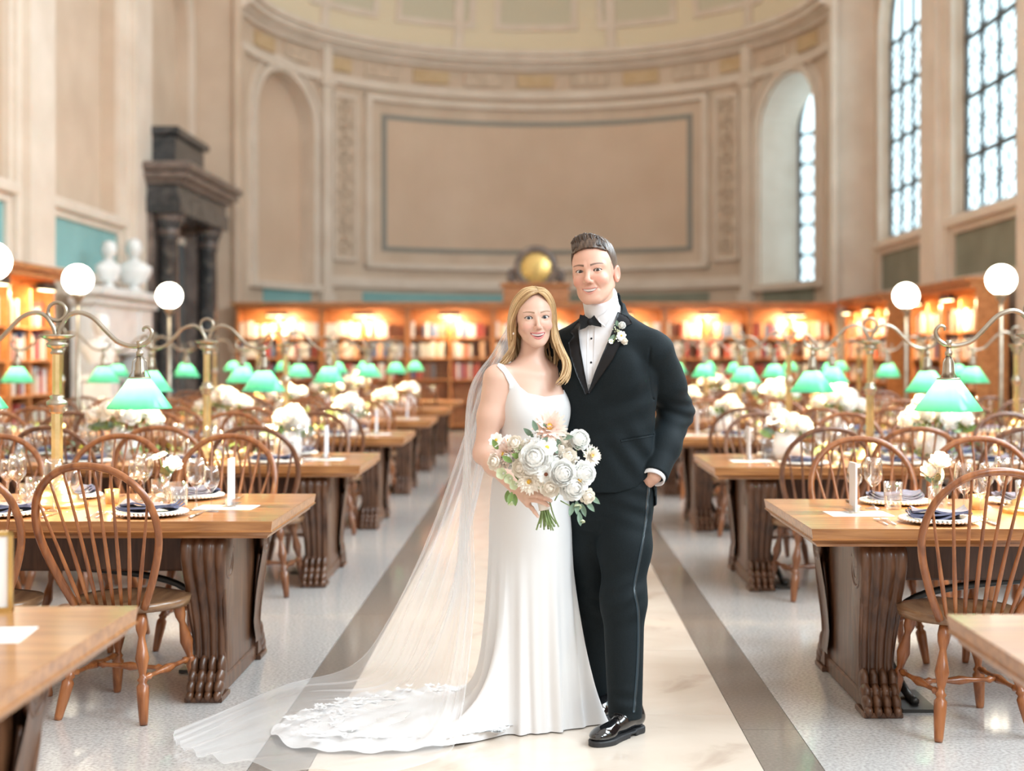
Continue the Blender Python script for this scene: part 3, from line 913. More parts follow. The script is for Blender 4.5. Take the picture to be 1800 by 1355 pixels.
for k in range(12):
    a = PI / 6 * k
    c, s_ = math.cos(a), math.sin(a)
    mk.add([(c * 0.23 - s_ * 0.01, -0.075, s_ * 0.23 + c * 0.01), (c * 0.23 + s_ * 0.01, -0.075, s_ * 0.23 - c * 0.01), (c * 0.285 + s_ * 0.01, -0.067, s_ * 0.285 - c * 0.01), (c * 0.285 - s_ * 0.01, -0.067, s_ * 0.285 + c * 0.01)], [(0, 1, 2, 3)], False)
mk.build('hour_marks', M['dark_metal'], dial, (0, 0, 0.66))
hd = MB(); hd.tube([(0, -0.088, 0.66), (0.10, -0.088, 0.76)], 0.010, 6); hd.tube([(0, -0.09, 0.66), (-0.02, -0.09, 0.46)], 0.008, 6); hd.build('hands', M['dark_metal'], dial)
for sx in (-1, 1):
    mb = MB()
    pts = []
    for q in np.linspace(0, 3.2 * PI, 40):
        r = 0.13 * (1 - q / 13)
        pts.append((sx * (0.46 - r * math.cos(q) * 0.6), -0.02, 0.50 + r * math.sin(q)))
    mb.tube(pts, 0.035, 8); mb.ball((sx * 0.46, -0.02, 0.42), (0.09, 0.08, 0.06))
    mb.build('scroll', M['brown_marble'], ck)

# ---------------------------------------------------------------- standing globe lamps
def globe_lamp(x, y, z, r, label):
    o = thing('globe_lamp', label, 'lamp', (x, y, 0), 0, 'white globe floor lamps')
    MB().lathe([(0.16, 0), (0.16, 0.03), (0.10, 0.06), (0.05, 0.10), (0.035, 0.16)], 18).build('base', M['dark_metal'], o)
    MB().lathe([(0.028, 0.14), (0.022, 0.5), (0.03, 0.9), (0.022, 0.95), (0.018, z - r - 0.06)], 12).build('pole', M['bronze'], o)
    MB().lathe([(0.02, z - r - 0.08), (0.06, z - r - 0.02), (0.065, z - r + 0.02)], 14).build('fitter', M['bronze'], o)
    mb = MB(); mb.ball((0, 0, z), r, 28, 20); g = mb.build('globe', M['globe_glow'], o)
    return o
globe_lamp(-4.38, 13.45, 2.155, 0.142, 'white glowing globe lamp in front of the bust by the fireplace')
globe_lamp(-4.25, 16.3, 2.12, 0.145, 'white glowing globe lamp in front of the dark marble doorway')
globe_lamp(-4.08, 10.55, 2.14, 0.142, 'white glowing globe lamp cut off by the left picture edge')
globe_lamp(4.45, 13.45, 2.155, 0.142, 'white glowing globe lamp nearest the right picture edge')
globe_lamp(4.29, 16.3, 2.12, 0.145, 'white glowing globe lamp below the narrow right-hand window')
# ================================================================ TABLES
TH = 0.76
TD, TL = 1.14, 4.05          # depth (y) and length (x)
def lion_leg():
    """meshes of one trestle leg, local: centred on x=0 (0.15 thick), y along the table depth, foot at z=0"""
    hw = 0.075
    # end panel between the two consoles
    p = MB()
    zs = np.linspace(0.02, 0.68, 16)
    def half(z):     # half depth of the panel silhouette
        t = (z - 0.02) / 0.66
        return 0.325 + 0.04 * math.sin(PI * min(t * 1.2, 1))
    P = np.array([[(-0.045, -half(z), z), (0.045, -half(z), z), (0.045, half(z), z), (-0.045, half(z), z)] for z in zs])
    p.grid(P, closed_v=True, smooth=False); p.add(P[-1], [(0, 1, 2, 3)], False); p.add(P[0], [(3, 2, 1, 0)], False)
    p.box(-0.055, 0.055, -0.34, 0.34, 0, 0.07, 0.008)
    panel = p.mesh('end_panel', M['table_dark_wood'])
    # reeded S-scroll console, front side (towards -y)
    def prof(z):     # outward distance of the face
        t = (z - 0.12) / 0.56
        return float(np.interp(t, [0, .12, .3, .5, .7, .85, .95, 1.0], [0.40, .385, .395, .43, .485, .515, .51, .49]))
    def wid(z):
        t = (z - 0.12) / 0.56
        return float(np.interp(t, [0, .15, .4, .7, .9, 1.0], [0.072, .066, .074, .088, .094, .094]))
    c = MB()
    nx = 25
    rows = []
    for z in np.linspace(0.10, 0.68, 30):
        row = []
        d, w = prof(z), wid(z)
        for i in range(nx):
            u = -1 + 2 * i / (nx - 1)
            reed = abs(math.sin(u * 2.0 * PI)) ** 0.6 * 0.016
            row.append((u * w, -(d - 0.018 + reed), z))
        row.append((w, -(d - 0.16), z)); row.insert(0, (-w, -(d - 0.16), z))
        rows.append(row)
    P = np.array(rows)
    c.grid(P); 
    n = P.shape[1]
    c.add(P[-1], [tuple(range(n))], False)
    console = c.mesh('console', M['table_dark_wood'])
    # volute on the side faces
    s = MB()
    for sx in (-1, 1):
        pts = []
        for q in np.linspace(0, 4.6 * PI, 60):
            r = 0.085 * (1 - q / (5.6 * PI))
            pts.append((sx * 0.082, -0.395 + r * math.cos(q + 0.6), 0.575 + r * math.sin(q + 0.6)))
        s.tube(pts, 0.011, 6)
        s.tube(spline([(sx * 0.075, -0.47, 0.60), (sx * 0.075, -0.43, 0.42), (sx * 0.065, -0.37, 0.25), (sx * 0.06, -0.36, 0.12)], 14), 0.010, 5)
        s.tube(spline([(sx * 0.07, -0.33, 0.5), (sx * 0.06, -0.31, 0.36), (sx * 0.055, -0.31, 0.2)], 10), 0.008, 5)
    scroll = s.mesh('scroll', M['table_dark_wood'])
    # lion paw: four toes with knuckle bumps
    f = MB()
    for k in range(4):
        x = -0.057 + 0.038 * k
        f.ball((x, -0.395, 0.125), (0.0205, 0.040, 0.055), 10, 8)
        f.ball((x, -0.420, 0.088), (0.0215, 0.048, 0.042), 10, 8)
        f.ball((x, -0.450, 0.055), (0.0215, 0.045, 0.038), 10, 8)
        f.ball((x, -0.478, 0.026), (0.0185, 0.030, 0.024), 10, 8)
    f.box(-0.078, 0.078, -0.49, -0.33, 0, 0.022, 0.004)
    f.box(-0.066, 0.066, -0.45, -0.33, 0.02, 0.11, 0.01)
    paw = f.mesh('paw', M['table_dark_wood'])
    return panel, console, scroll, paw
LEG = lion_leg()
def top_mesh():
    t = MB()
    prof = [(0.0, 0.0), (0.0, -0.004), (0.006, -0.040), (0.0, -0.044), (0.006, -0.050), (0.022, -0.062), (0.026, -0.072), (0.05, -0.074)]
    rings = []
    for i, dz in prof:
        rings.append([(i, -TD / 2 + i, TH + dz), (TL - i, -TD / 2 + i, TH + dz), (TL - i, TD / 2 - i, TH + dz), (i, TD / 2 - i, TH + dz)])
    P = np.array(rings)
    t.grid(P, closed_v=True, smooth=False)
    t.add(P[0], [(0, 1, 2, 3)], False); t.add(P[-1], [(3, 2, 1, 0)], False)
    return t.mesh('tabletop', M['table_wood'])
TOPM = top_mesh()
APR = MB().box(0.30, TL - 0.30, -0.20, 0.20, 0.50, TH - 0.072, 0.01).mesh('apron', M['table_dark_wood'])
_b = MB(); _b.tube(spline([(0.40, -0.05, 0.30), (0.62, -0.05, 0.43), (1.2, -0.05, 0.49), (2.02, -0.05, 0.50), (2.85, -0.05, 0.49), (3.43, -0.05, 0.43), (3.65, -0.05, 0.30)], 40), 0.016, 8)
BRACE = _b.mesh('brace', M['iron'])
_b = MB(); _b.tube(spline([(0.37, -0.10, 0.25), (0.44, -0.12, 0.10), (0.47, -0.2, 0.03), (0.47, -0.32, 0.026)], 16), 0.018, 8); _b.box(0.40, 0.54, -0.40, -0.06, 0.0, 0.014)
COND = _b.mesh('conduit', M['iron'])
SIDE = {-1: 'left', 1: 'right'}
# y of the far edge of each table, nearest first
BACKS = {-1: [3.80, 6.87, 9.74, 12.62, 15.5, 18.4, 21.2], 1: [3.68, 6.62, 9.60, 12.5, 15.4, 18.3, 21.1]}
XIN = 1.075
ROWN = ['blurred foreground', 'first whole', 'second', 'third', 'fourth', 'fifth', 'sixth']
def rowname(s, r):
    return '%s %s-hand table' % (ROWN[r], SIDE[s])
TABLES = []
for s in (-1, 1):
    for r, yb in enumerate(BACKS[s]):
        yc = yb - TD / 2
        lab = 'long oak reading table with lion-paw legs, the %s' % rowname(s, r)
        t = thing('reading_table', lab, 'table', (s * XIN, yc, 0), 0 if s > 0 else PI, 'long reading tables')
        link_mesh('tabletop', TOPM, t)
        link_mesh('apron', APR, t)
        link_mesh('brace', BRACE, t)
        link_mesh('conduit', COND, t)
        for xx in (0.30, TL - 0.30):
            lg = link_mesh('leg', LEG[0], t, (xx, 0, 0))
            for fl_ in (1, -1):
                for nm, m in (('console', LEG[1]), ('scroll', LEG[2]), ('paw', LEG[3])):
                    link_mesh(nm, m, lg, None, (0, 0, 0 if fl_ > 0 else PI))
        TABLES.append((s, r, yc))

# ================================================================ WINDSOR CHAIRS
def chair_meshes(wm, sm):
    """facing +y (back towards -y); seat at z 0.45"""
    out = {}
    # saddle seat
    nu, nv = 28, 7
    P = np.zeros((nv * 2, nu, 3))
    for i in range(nu):
        a = 2 * PI * i / nu
        ca, sa = math.cos(a), math.sin(a)
        rx = 0.225 * (1 + 0.03 * math.cos(2 * a)); ry = 0.215
        ex = math.copysign(abs(ca) ** 0.8, ca) * rx; ey = math.copysign(abs(sa) ** 0.8, sa) * ry
        if ey < 0: ex *= 1 - 0.12 * (-ey / ry)
        for j in range(nv):
            t = j / (nv - 1)
            x, y = ex * t, ey * t
            dish = 0.018 * (1 - min(1, (x / 0.2) ** 2 + ((y + 0.02) / 0.19) ** 2)) - 0.008 * math.exp(-(x / 0.05) ** 2) * (y > 0.05)
            P[j, i] = (x, y, 0.452 - dish)
            P[2 * nv - 1 - j, i] = (x * (1 if t < 1 else 0.97), y * (1 if t < 1 else 0.97), 0.415 + 0.004 * t)
    m = MB(); m.grid(P, closed_v=True); out['seat'] = m.mesh('seat', sm)
    # bow (hoop) with slight backward lean
    def back(x, h):     # position of a point at height h above seat
        return (x, -0.175 - 0.28 * h - 0.06 * h * h, 0.44 + h)
    prof = [(-0.150, 0), (-0.205, 0.12), (-0.252, 0.26), (-0.256, 0.37), (-0.215, 0.475), (-0.12, 0.55), (0, 0.572), (0.12, 0.55), (0.215, 0.475), (0.256, 0.37), (0.252, 0.26), (0.205, 0.12), (0.150, 0)]
    pp = spline(prof, 52)
    m = MB(); m.tube([back(x, h) for x, h in pp], 0.0145, 8, flat=(1, 1.15)); out['bow'] = m.mesh('bow', wm)
    # spindles
    out['spindle'] = []
    for k in range(8):
        u = -1 + 2 * k / 7
        xb, xt = 0.122 * u, 0.232 * u
        ht = float(np.interp(abs(xt), [0, .12, .215, .256], [0.568, .546, .47, .36]))
        pts = [back(xb + (xt - xb) * t, ht * t) for t in np.linspace(0, 1, 9)]
        rr = [0.0065, 0.0085, 0.0095, 0.009, 0.008, 0.0072, 0.0065, 0.006, 0.0058]
        m = MB(); m.tube(pts, rr, 6); out['spindle'].append(m.mesh('spindle', wm))
    # turned legs
    lp = [(0.014, 0), (0.017, 0.03), (0.024, 0.26), (0.0245, 0.33), (0.015, 0.36), (0.022, 0.385), (0.015, 0.405), (0.013, 0.43), (0.020, 0.50), (0.0275, 0.57), (0.022, 0.64), (0.013, 0.75), (0.016, 0.78), (0.022, 0.82), (0.024, 0.88), (0.016, 1.0)]
    out['leg'] = []
    tops = [(-0.13, 0.135), (0.13, 0.135), (-0.115, -0.135), (0.115, -0.135)]
    feet = [(-0.19, 0.225), (0.19, 0.225), (-0.185, -0.245), (0.185, -0.245)]
    for (tx, ty), (fx, fy) in zip(tops, feet):
        m = MB(); m.lathe(lp, 10, axis=((fx, fy, 0), (tx, ty, 0.43))); out['leg'].append(m.mesh('leg', wm))
    # stretchers: two side rails and a cross rail
    def turned(a, b, m):
        pr = [(0.009, 0), (0.010, .08), (0.016, .12), (0.009, .16), (0.010, .34), (0.019, .5), (0.010, .66), (0.009, .84), (0.016, .88), (0.010, .92), (0.009, 1)]
        m.lathe(pr, 8, axis=(a, b))
    def at(i, z):
        q = z / 0.43
        return Vector((feet[i][0] + (tops[i][0] - feet[i][0]) * q, feet[i][1] + (tops[i][1] - feet[i][1]) * q, z))
    out['stretcher'] = []
    for a, b in ((0, 2), (1, 3)):
        m = MB(); turned(at(a, 0.17), at(b, 0.17), m); out['stretcher'].append(m.mesh('stretcher', wm))
    m = MB(); turned((at(0, .17) + at(2, .17)) / 2, (at(1, .17) + at(3, .17)) / 2, m); out['stretcher'].append(m.mesh('stretcher', wm))
    return out
CH = {'warm': chair_meshes(M['chair_wood'], M['seat_wood']), 'dark': chair_meshes(M['chair_dark_wood'], M['seat_wood'])}
def joined(ms, name):
    me = bpy.data.meshes.new(name)
    bm = bmesh.new()
    for m in ms: bm.from_mesh(m)
    bm.to_mesh(me); bm.free()
    me.materials.append(ms[-1].materials[0])
    me.polygons.foreach_set('use_smooth', [True] * len(me.polygons))
    return me
CHJ = {}
for k, c in CH.items():
    CHJ[k] = dict(seat=c['seat'], back=joined(c['spindle'] + [c['bow']], 'back'), legs=joined(c['leg'] + c['stretcher'], 'legs'))

def chair(x, y, rz, tone, label, group, detail):
    o = thing('windsor_chair', label, 'chair', (x, y, 0), rz, group)
    c = CH[tone]
    link_mesh('seat', c['seat'], o); link_mesh('bow', c['bow'], o)
    if detail:
        for m in c['spindle']: link_mesh('spindle', m, o)
        for m in c['leg']: link_mesh('leg', m, o)
        for m in c['stretcher']: link_mesh('stretcher', m, o)
    else:
        link_mesh('spindles', SPJ[tone], o); tag(o.children[-1], kind='stuff')
        for m in c['leg']: link_mesh('leg', m, o)
    return o
SPJ = {k: joined(c['spindle'], 'spindles') for k, c in CH.items()}
def inview(x, y, m=0.35):
    return -(942 / F) * y - m < x < (858 / F) * y + m
# (offset along x from the aisle end, twist) for near and far side
NEARX = [0.575, 1.17, 1.75, 2.32, 2.88, 3.42]
FARX = [0.56, 1.14, 1.72, 2.30, 2.87, 3.42]
for s, r, yc in TABLES:
    for side, xs in (('near', NEARX), ('far', FARX)):
        for k, dx in enumerate(xs):
            x = s * (XIN + dx)
            if side == 'near':
                y = yc - TD / 2 - 0.02; rz = 0.0
            else:
                y = yc + TD / 2 + 0.16; rz = PI
            if r == 0: continue
            if not inview(x, y, 0.3): continue
            if side == 'far' and r >= 5: continue
            if r >= 5 and k > 4: continue
            tw = random.uniform(-0.12, 0.12)
            if r == 1 and side == 'near' and k == 0: tw = -0.22 if s < 0 else 0.12; y += 0.03
            tone = 'warm' if ((k + r + (side == 'far')) % 3 != 0) else 'dark'
            if r == 1 and side == 'far': tone = 'warm'
            if r == 1 and side == 'near': tone = 'warm'
            if r == 2 and side == 'near': tone = 'dark' if k % 2 == 0 else 'warm'
            pos = 'nearest the aisle' if k == 0 else '%s from the aisle' % ORD[k]
            lab = 'wooden Windsor chair, %s side of %s, %s' % (side, rowname(s, r), pos)
            chair(x, y, rz + tw, tone, lab, 'Windsor chairs around the tables', r <= 3)

# ================================================================ TABLE LAMPS WITH GREEN SHADES
def lamp_meshes():
    o = {}
    m = MB(); m.lathe([(0.135, 0), (0.135, 0.018), (0.12, 0.026), (0.095, 0.032), (0.095, 0.05), (0.075, 0.058), (0.06, 0.085), (0.06, 0.10), (0.035, 0.115), (0.03, 0.13)], 24); o['base'] = m.mesh('base', M['brass'])
    m = MB(); m.lathe([(0.026, 0.12), (0.026, 0.43)], 8, smooth=False); m.lathe([(0.022, 0.47), (0.022, 0.70)], 8, smooth=False); o['pole'] = m.mesh('pole', M['brass'])
    m = MB(); m.lathe([(0.024, 0.415), (0.034, 0.425), (0.03, 0.44), (0.046, 0.452), (0.046, 0.47), (0.028, 0.482), (0.034, 0.492), (0.022, 0.50)], 18); o['knop'] = m.mesh('knop', M['bronze'])
    m = MB(); m.lathe([(0.022, 0.68), (0.031, 0.686), (0.024, 0.695), (0.024, 0.705), (0.044, 0.715), (0.05, 0.728), (0.036, 0.738), (0.052, 0.748), (0.078, 0.762), (0.078, 0.768), (0.02, 0.77)], 20); o['cap'] = m.mesh('cap', M['bronze'])
    m = MB(); m.tube([(0.041 * math.cos(a), 0, 0.872 + 0.041 * math.sin(a)) for a in np.linspace(0, 2 * PI, 28, endpoint=False)], 0.0085, 8, closed=True); o['ring'] = m.mesh('ring', M['bronze'])
    pts = spline([(0.006, 0, 0.765), (0.016, 0, 0.80), (0.05, 0, 0.852), (0.10, 0, 0.868), (0.16, 0, 0.845), (0.22, 0, 0.785), (0.27, 0, 0.738), (0.33, 0, 0.718), (0.38, 0, 0.722), (0.415, 0, 0.745), (0.425, 0, 0.78), (0.408, 0, 0.803), (0.387, 0, 0.797), (0.387, 0, 0.782)], 60)
    m = MB(); m.tube(pts, [0.0105] * 40 + list(np.linspace(0.0105, 0.005, 20)), 8); o['arm'] = m.mesh('arm', M['bronze'])
    m = MB(); m.lathe([(0.013, -0.01), (0.015, 0.015), (0.009, 0.02)][::1], 10, o=(0, 0, 0)); 
    m.lathe([(0.010, -0.05), (0.016, -0.045), (0.016, -0.03), (0.010, -0.026), (0.010, -0.008)], 10)
    m.lathe([(0.024, -0.145), (0.024, -0.115), (0.021, -0.11), (0.021, -0.08), (0.016, -0.07), (0.012, -0.05)], 14)
    for sa in (0, PI / 2, PI, 3 * PI / 2):
        c, s_ = math.cos(sa + 0.5), math.sin(sa + 0.5)
        m.tube([(0.012 * c, 0.012 * s_, -0.05), (0.03 * c, 0.03 * s_, -0.075), (0.034 * c, 0.034 * s_, -0.12), (0.048 * c, 0.048 * s_, -0.147)], 0.0028, 5)
    m.lathe([(0.050, -0.150), (0.050, -0.144), (0.043, -0.142)], 18)
    o['socket'] = m.mesh('socket', M['bronze'])
    # cone shade with thickness
    m = MB()
    prof = [(0.043, -0.146), (0.050, -0.150), (0.142, -0.278), (0.143, -0.284), (0.139, -0.284), (0.048, -0.157), (0.041, -0.150)]
    P = np.array([[(r * math.cos(a), r * math.sin(a), z) for r, z in prof] for a in np.linspace(0, 2 * PI, 32, endpoint=False)])
    m.grid(P, closed_u=True); o['shade'] = m.mesh('shade', M['shade'])
    m = MB(); m.ball((0, 0, -0.172), (0.018, 0.018, 0.020), 10, 8); o['bulb'] = m.mesh('bulb', M['bulb_glow'])
    return o
LM = lamp_meshes()
lamp_light = bpy.data.lights.new('bulb_light', 'POINT')
lamp_light.energy = 28.0; lamp_light.color = (1.0, 0.70, 0.38); lamp_light.shadow_soft_size = 0.035
def table_lamp(x, y, label):
    o = thing('table_lamp', label, 'lamp', (x, y, TH), 0, 'two-armed reading lamps')
    for k in ('base', 'pole', 'knop', 'cap', 'ring'): link_mesh(k, LM[k], o)
    for sx in (0, PI):
        a = link_mesh('arm', LM['arm'], o, None, (0, 0, sx))
        so = link_mesh('socket', LM['socket'], o, (0.37 * math.cos(sx), 0, 0.722))
        sh = link_mesh('shade', LM['shade'], o, (0.37 * math.cos(sx), 0, 0.722))
        link_mesh('bulb', LM['bulb'], sh)
        lo = bpy.data.objects.new('bulb_light', lamp_light); COL.objects.link(lo); lo.parent = sh; lo.location = (0, 0, -0.205)
    return o
for s, r, yc in TABLES:
    for k, dx in enumerate((1.07, 3.0)):
        x = s * (XIN + dx)
        if r == 0 or not inview(x, yc, 0.5): continue
        table_lamp(x, yc, 'brass reading lamp with green shades, %s end of %s' % (('aisle', 'wall')[k], rowname(s, r)))
# ================================================================ IMPLICIT SURFACES FOR BODIES AND CLOTHES
f32 = np.float32
def W(px, py, Y):
    """world point seen at image position (px, py) at depth Y"""
    return np.array([(px - CX) / F * Y, Y, CAMZ - (py - CY) / F * Y])
def nrm(a): return np.sqrt(np.einsum('ij,ij->i', a, a))
def sd_ell(P, c, r):
    q = P - np.asarray(c, f32); r = np.asarray(r, f32)
    a = q / r; b = a / r
    k0 = nrm(a); k1 = nrm(b) + 1e-6
    return k0 * (k0 - 1) / k1
def sd_cap(P, a, b, ra, rb=None):
    a = np.asarray(a, f32); b = np.asarray(b, f32)
    rb = ra if rb is None else rb
    ba = b - a; pa = P - a
    h = np.clip(pa @ ba / float(ba @ ba + 1e-9), 0, 1)
    return nrm(pa - h[:, None] * ba) - (ra + (rb - ra) * h)
def smin(a, b, k):
    h = np.clip(0.5 + 0.5 * (b - a) / k, 0, 1)
    return b + (a - b) * h - k * h * (1 - h)
def smax(a, b, k): return -smin(-a, -b, k)
def chain(P, pts, rr, k=0.008):
    d = None
    for i in range(len(pts) - 1):
        c = sd_cap(P, pts[i], pts[i + 1], rr[i], rr[i + 1])
        d = c if d is None else smin(d, c, k)
    return d
def loft_sd(P, tab):
    """stack of ellipses: tab rows (z, rx, ry, cx, cy) with z rising"""
    T = np.asarray(tab, f32)
    z = P[:, 2]
    rx, ry, cx, cy = (np.interp(z, T[:, 0], T[:, i]) for i in (1, 2, 3, 4))
    x, y = P[:, 0] - cx, P[:, 1] - cy
    k0 = np.sqrt((x / rx) ** 2 + (y / ry) ** 2); k1 = np.sqrt((x / rx ** 2) ** 2 + (y / ry ** 2) ** 2) + 1e-6
    d = k0 * (k0 - 1) / k1
    d = np.where(k0 < 0.05, -np.minimum(rx, ry), d)
    return np.maximum(d, np.maximum(z - T[-1, 0], T[0, 0] - z))
def poly_sd(x, y, poly):
    """signed distance to a 2D polygon (negative inside)"""
    poly = np.asarray(poly, float); n = len(poly)
    d = np.full(x.shape, 1e9); sgn = np.ones(x.shape)
    for i in range(n):
        a = poly[i]; b = poly[i - 1]
        ex, ey = b - a; wx, wy = x - a[0], y - a[1]
        t = np.clip((wx * ex + wy * ey) / (ex * ex + ey * ey + 1e-12), 0, 1)
        d = np.minimum(d, (wx - ex * t) ** 2 + (wy - ey * t) ** 2)
        c1 = y >= a[1]; c2 = y < b[1]; c3 = ex * wy > ey * wx
        sgn = np.where((c1 & c2 & c3) | (~c1 & ~c2 & ~c3), -sgn, sgn)
    return sgn * np.sqrt(d)
def px_of(P):
    return CX + P[:, 0] * F / P[:, 1], CY - (P[:, 2] - CAMZ) * F / P[:, 1]
def px_poly_sd(P, poly):
    """distance in metres to a prism whose outline is given in image pixels"""
    u, v = px_of(P)
    return (poly_sd(u, v, poly) * P[:, 1] / F).astype(f32)

def polygonise(fn, lo, hi, step, band=3.0):
    lo = np.asarray(lo, float); hi = np.asarray(hi, float)
    n = np.ceil((hi - lo) / step).astype(int) + 1
    q = 4
    nc = -(-n // q) + 1
    axc = [lo[i] + np.arange(nc[i]) * step * q for i in range(3)]
    C = np.stack(np.meshgrid(*axc, indexing='ij'), -1).reshape(-1, 3).astype(f32)
    dc = fn(C).reshape(nc)
    def up(a):
        for ax in range(3):
            a = np.repeat(a, q, axis=ax)
        return a[:n[0], :n[1], :n[2]]
    # coarse cells near the surface: minimum |d| at the cell corners
    ad = np.abs(dc)
    big = up(dc).astype(f32)
    near = up(ad < step * q * band)
    idx = np.argwhere(near)
    P = (lo + idx * step).astype(f32)
    big[near] = fn(P)
    V = big
    ins = V < 0
    s = np.array(V.shape) - 1
    cnt = np.zeros(s, np.int8)
    for dx in (0, 1):
        for dy in (0, 1):
            for dz in (0, 1):
                cnt += ins[dx:dx + s[0], dy:dy + s[1], dz:dz + s[2]]
    act = np.argwhere((cnt > 0) & (cnt < 8))
    vid = np.full(s, -1, np.int32)
    vid[tuple(act.T)] = np.arange(len(act))
    acc = np.zeros((len(act), 3)); num = np.zeros(len(act))
    E = []
    for ax in range(3):
        o1, o2 = [a for a in range(3) if a != ax]
        for a in (0, 1):
            for b in (0, 1):
                p = np.zeros(3, int); p[o1], p[o2] = a, b
                r = p.copy(); r[ax] = 1
                E.append((p, r))
    for p, r in E:
        va = V[tuple((act + p).T)]; vb = V[tuple((act + r).T)]
        m = (va < 0) != (vb < 0)
        t = va[m] / (va[m] - vb[m])
        acc[m] += p + (r - p) * t[:, None]
        num[m] += 1
    verts = lo + (act + acc / num[:, None]) * step
    faces = []
    for ax in range(3):
        o1, o2 = (ax + 1) % 3, (ax + 2) % 3
        sl0 = [slice(None)] * 3; sl1 = [slice(None)] * 3
        sl0[ax] = slice(0, -1); sl1[ax] = slice(1, None)
        a, b = ins[tuple(sl0)], ins[tuple(sl1)]
        for flip, mask in ((False, a & ~b), (True, ~a & b)):
            e = np.argwhere(mask)
            e = e[(e[:, o1] > 0) & (e[:, o2] > 0) & (e[:, o1] < s[o1]) & (e[:, o2] < s[o2]) & (e[:, ax] < s[ax])]
            if not len(e): continue
            c = []
            for d1, d2 in ((0, 0), (1, 0), (1, 1), (0, 1)):
                f = e.copy(); f[:, o1] -= d1; f[:, o2] -= d2
                c.append(vid[tuple(f.T)])
            q4 = np.stack(c, 1)
            q4 = q4[(q4 >= 0).all(1)]
            faces.append(q4[:, ::-1] if flip else q4)
    return verts, np.concatenate(faces)

def march(px, py, fn, y0=4.6, y1=6.2, off=0.0):
    """first hit of camera rays with an implicit surface"""
    px = np.atleast_1d(np.asarray(px, float)); py = np.atleast_1d(np.asarray(py, float))
    D = np.stack([(px - CX) / F, np.ones_like(px), -(py - CY) / F], 1)
    O = np.array([0, 0, CAMZ])
    t = np.full(len(px), y0)
    for _ in range(90):
        d = fn((O + D * t[:, None]).astype(f32)) - off
        t = np.minimum(t + np.maximum(d, 0.0) * 0.75, y1)
    return O + D * t[:, None], t >= y1 - 1e-6

from mathutils.geometry import delaunay_2d_cdt
def px_patch(name, poly, fn, off, thick, material, parent, res=3.0, y0=4.6, flat=None, color=None):
    """solid patch with the given image outline laid on an implicit surface"""
    poly = np.asarray(poly, float)
    B = []
    for i in range(len(poly)):
        a, b = poly[i], poly[(i + 1) % len(poly)]
        m = max(1, int(np.linalg.norm(b - a) / res))
        B += [a + (b - a) * t / m for t in range(m)]
    B = np.array(B)
    gx, gy = np.meshgrid(np.arange(B[:, 0].min(), B[:, 0].max(), res), np.arange(B[:, 1].min(), B[:, 1].max(), res))
    g = np.stack([gx.ravel(), gy.ravel()], 1)
    g = g[poly_sd(g[:, 0], g[:, 1], poly) < -res * 0.6]
    pts = np.vstack([B, g])
    vs_, es, fs, *_ = delaunay_2d_cdt([Vector(p) for p in pts], [], [list(range(len(B)))], 1, 1e-5)
    V2 = np.array([tuple(v) for v in vs_])
    front, miss = march(V2[:, 0], V2[:, 1], fn, y0)
    if flat is not None:
        front[:, 1] = np.where(miss, flat, front[:, 1]); 
    D = front - np.array([0, 0, CAMZ]); D /= np.linalg.norm(D, axis=1)[:, None]
    A = front - D * (off + thick); Bk = front - D * off
    n = len(A)
    fs = [tuple(f) for f in fs]
    edges = {}
    for f in fs:
        for i in range(len(f)):
            e = (f[i], f[(i + 1) % len(f)])
            edges[e] = 1
    side = [(a, b, b + n, a + n) for (a, b) in edges if (b, a) not in edges]
    mb = MB(); mb.add(np.vstack([A, Bk]), [tuple(f) for f in fs] + [tuple(i + n for i in f[::-1]) for f in fs] + side)
    return mb.build(name, material, parent)

def attr_mat(name, rough=0.5, sss=0.0, spec=0.5, **kw):
    m = mat(name, (0.8, 0.8, 0.8), rough, **kw)
    a = N(m, 'ShaderNodeVertexColor'); a.layer_name = 'Col'
    b = m.node_tree.nodes['Principled BSDF']
    L(m, a, 'Color', b, 'Base Color')
    b.inputs['Specular IOR Level'].default_value = spec
    if sss:
        b.inputs['Subsurface Weight'].default_value = sss
        b.inputs['Subsurface Radius'].default_value = (1.0, 0.35, 0.2)
        b.inputs['Subsurface Scale'].default_value = 0.008
    return m

def rot_zxy(yaw, pitch, roll):
    return np.array(Matrix.Rotation(yaw, 3, 'Z') @ Matrix.Rotation(pitch, 3, 'X') @ Matrix.Rotation(roll, 3, 'Y'))

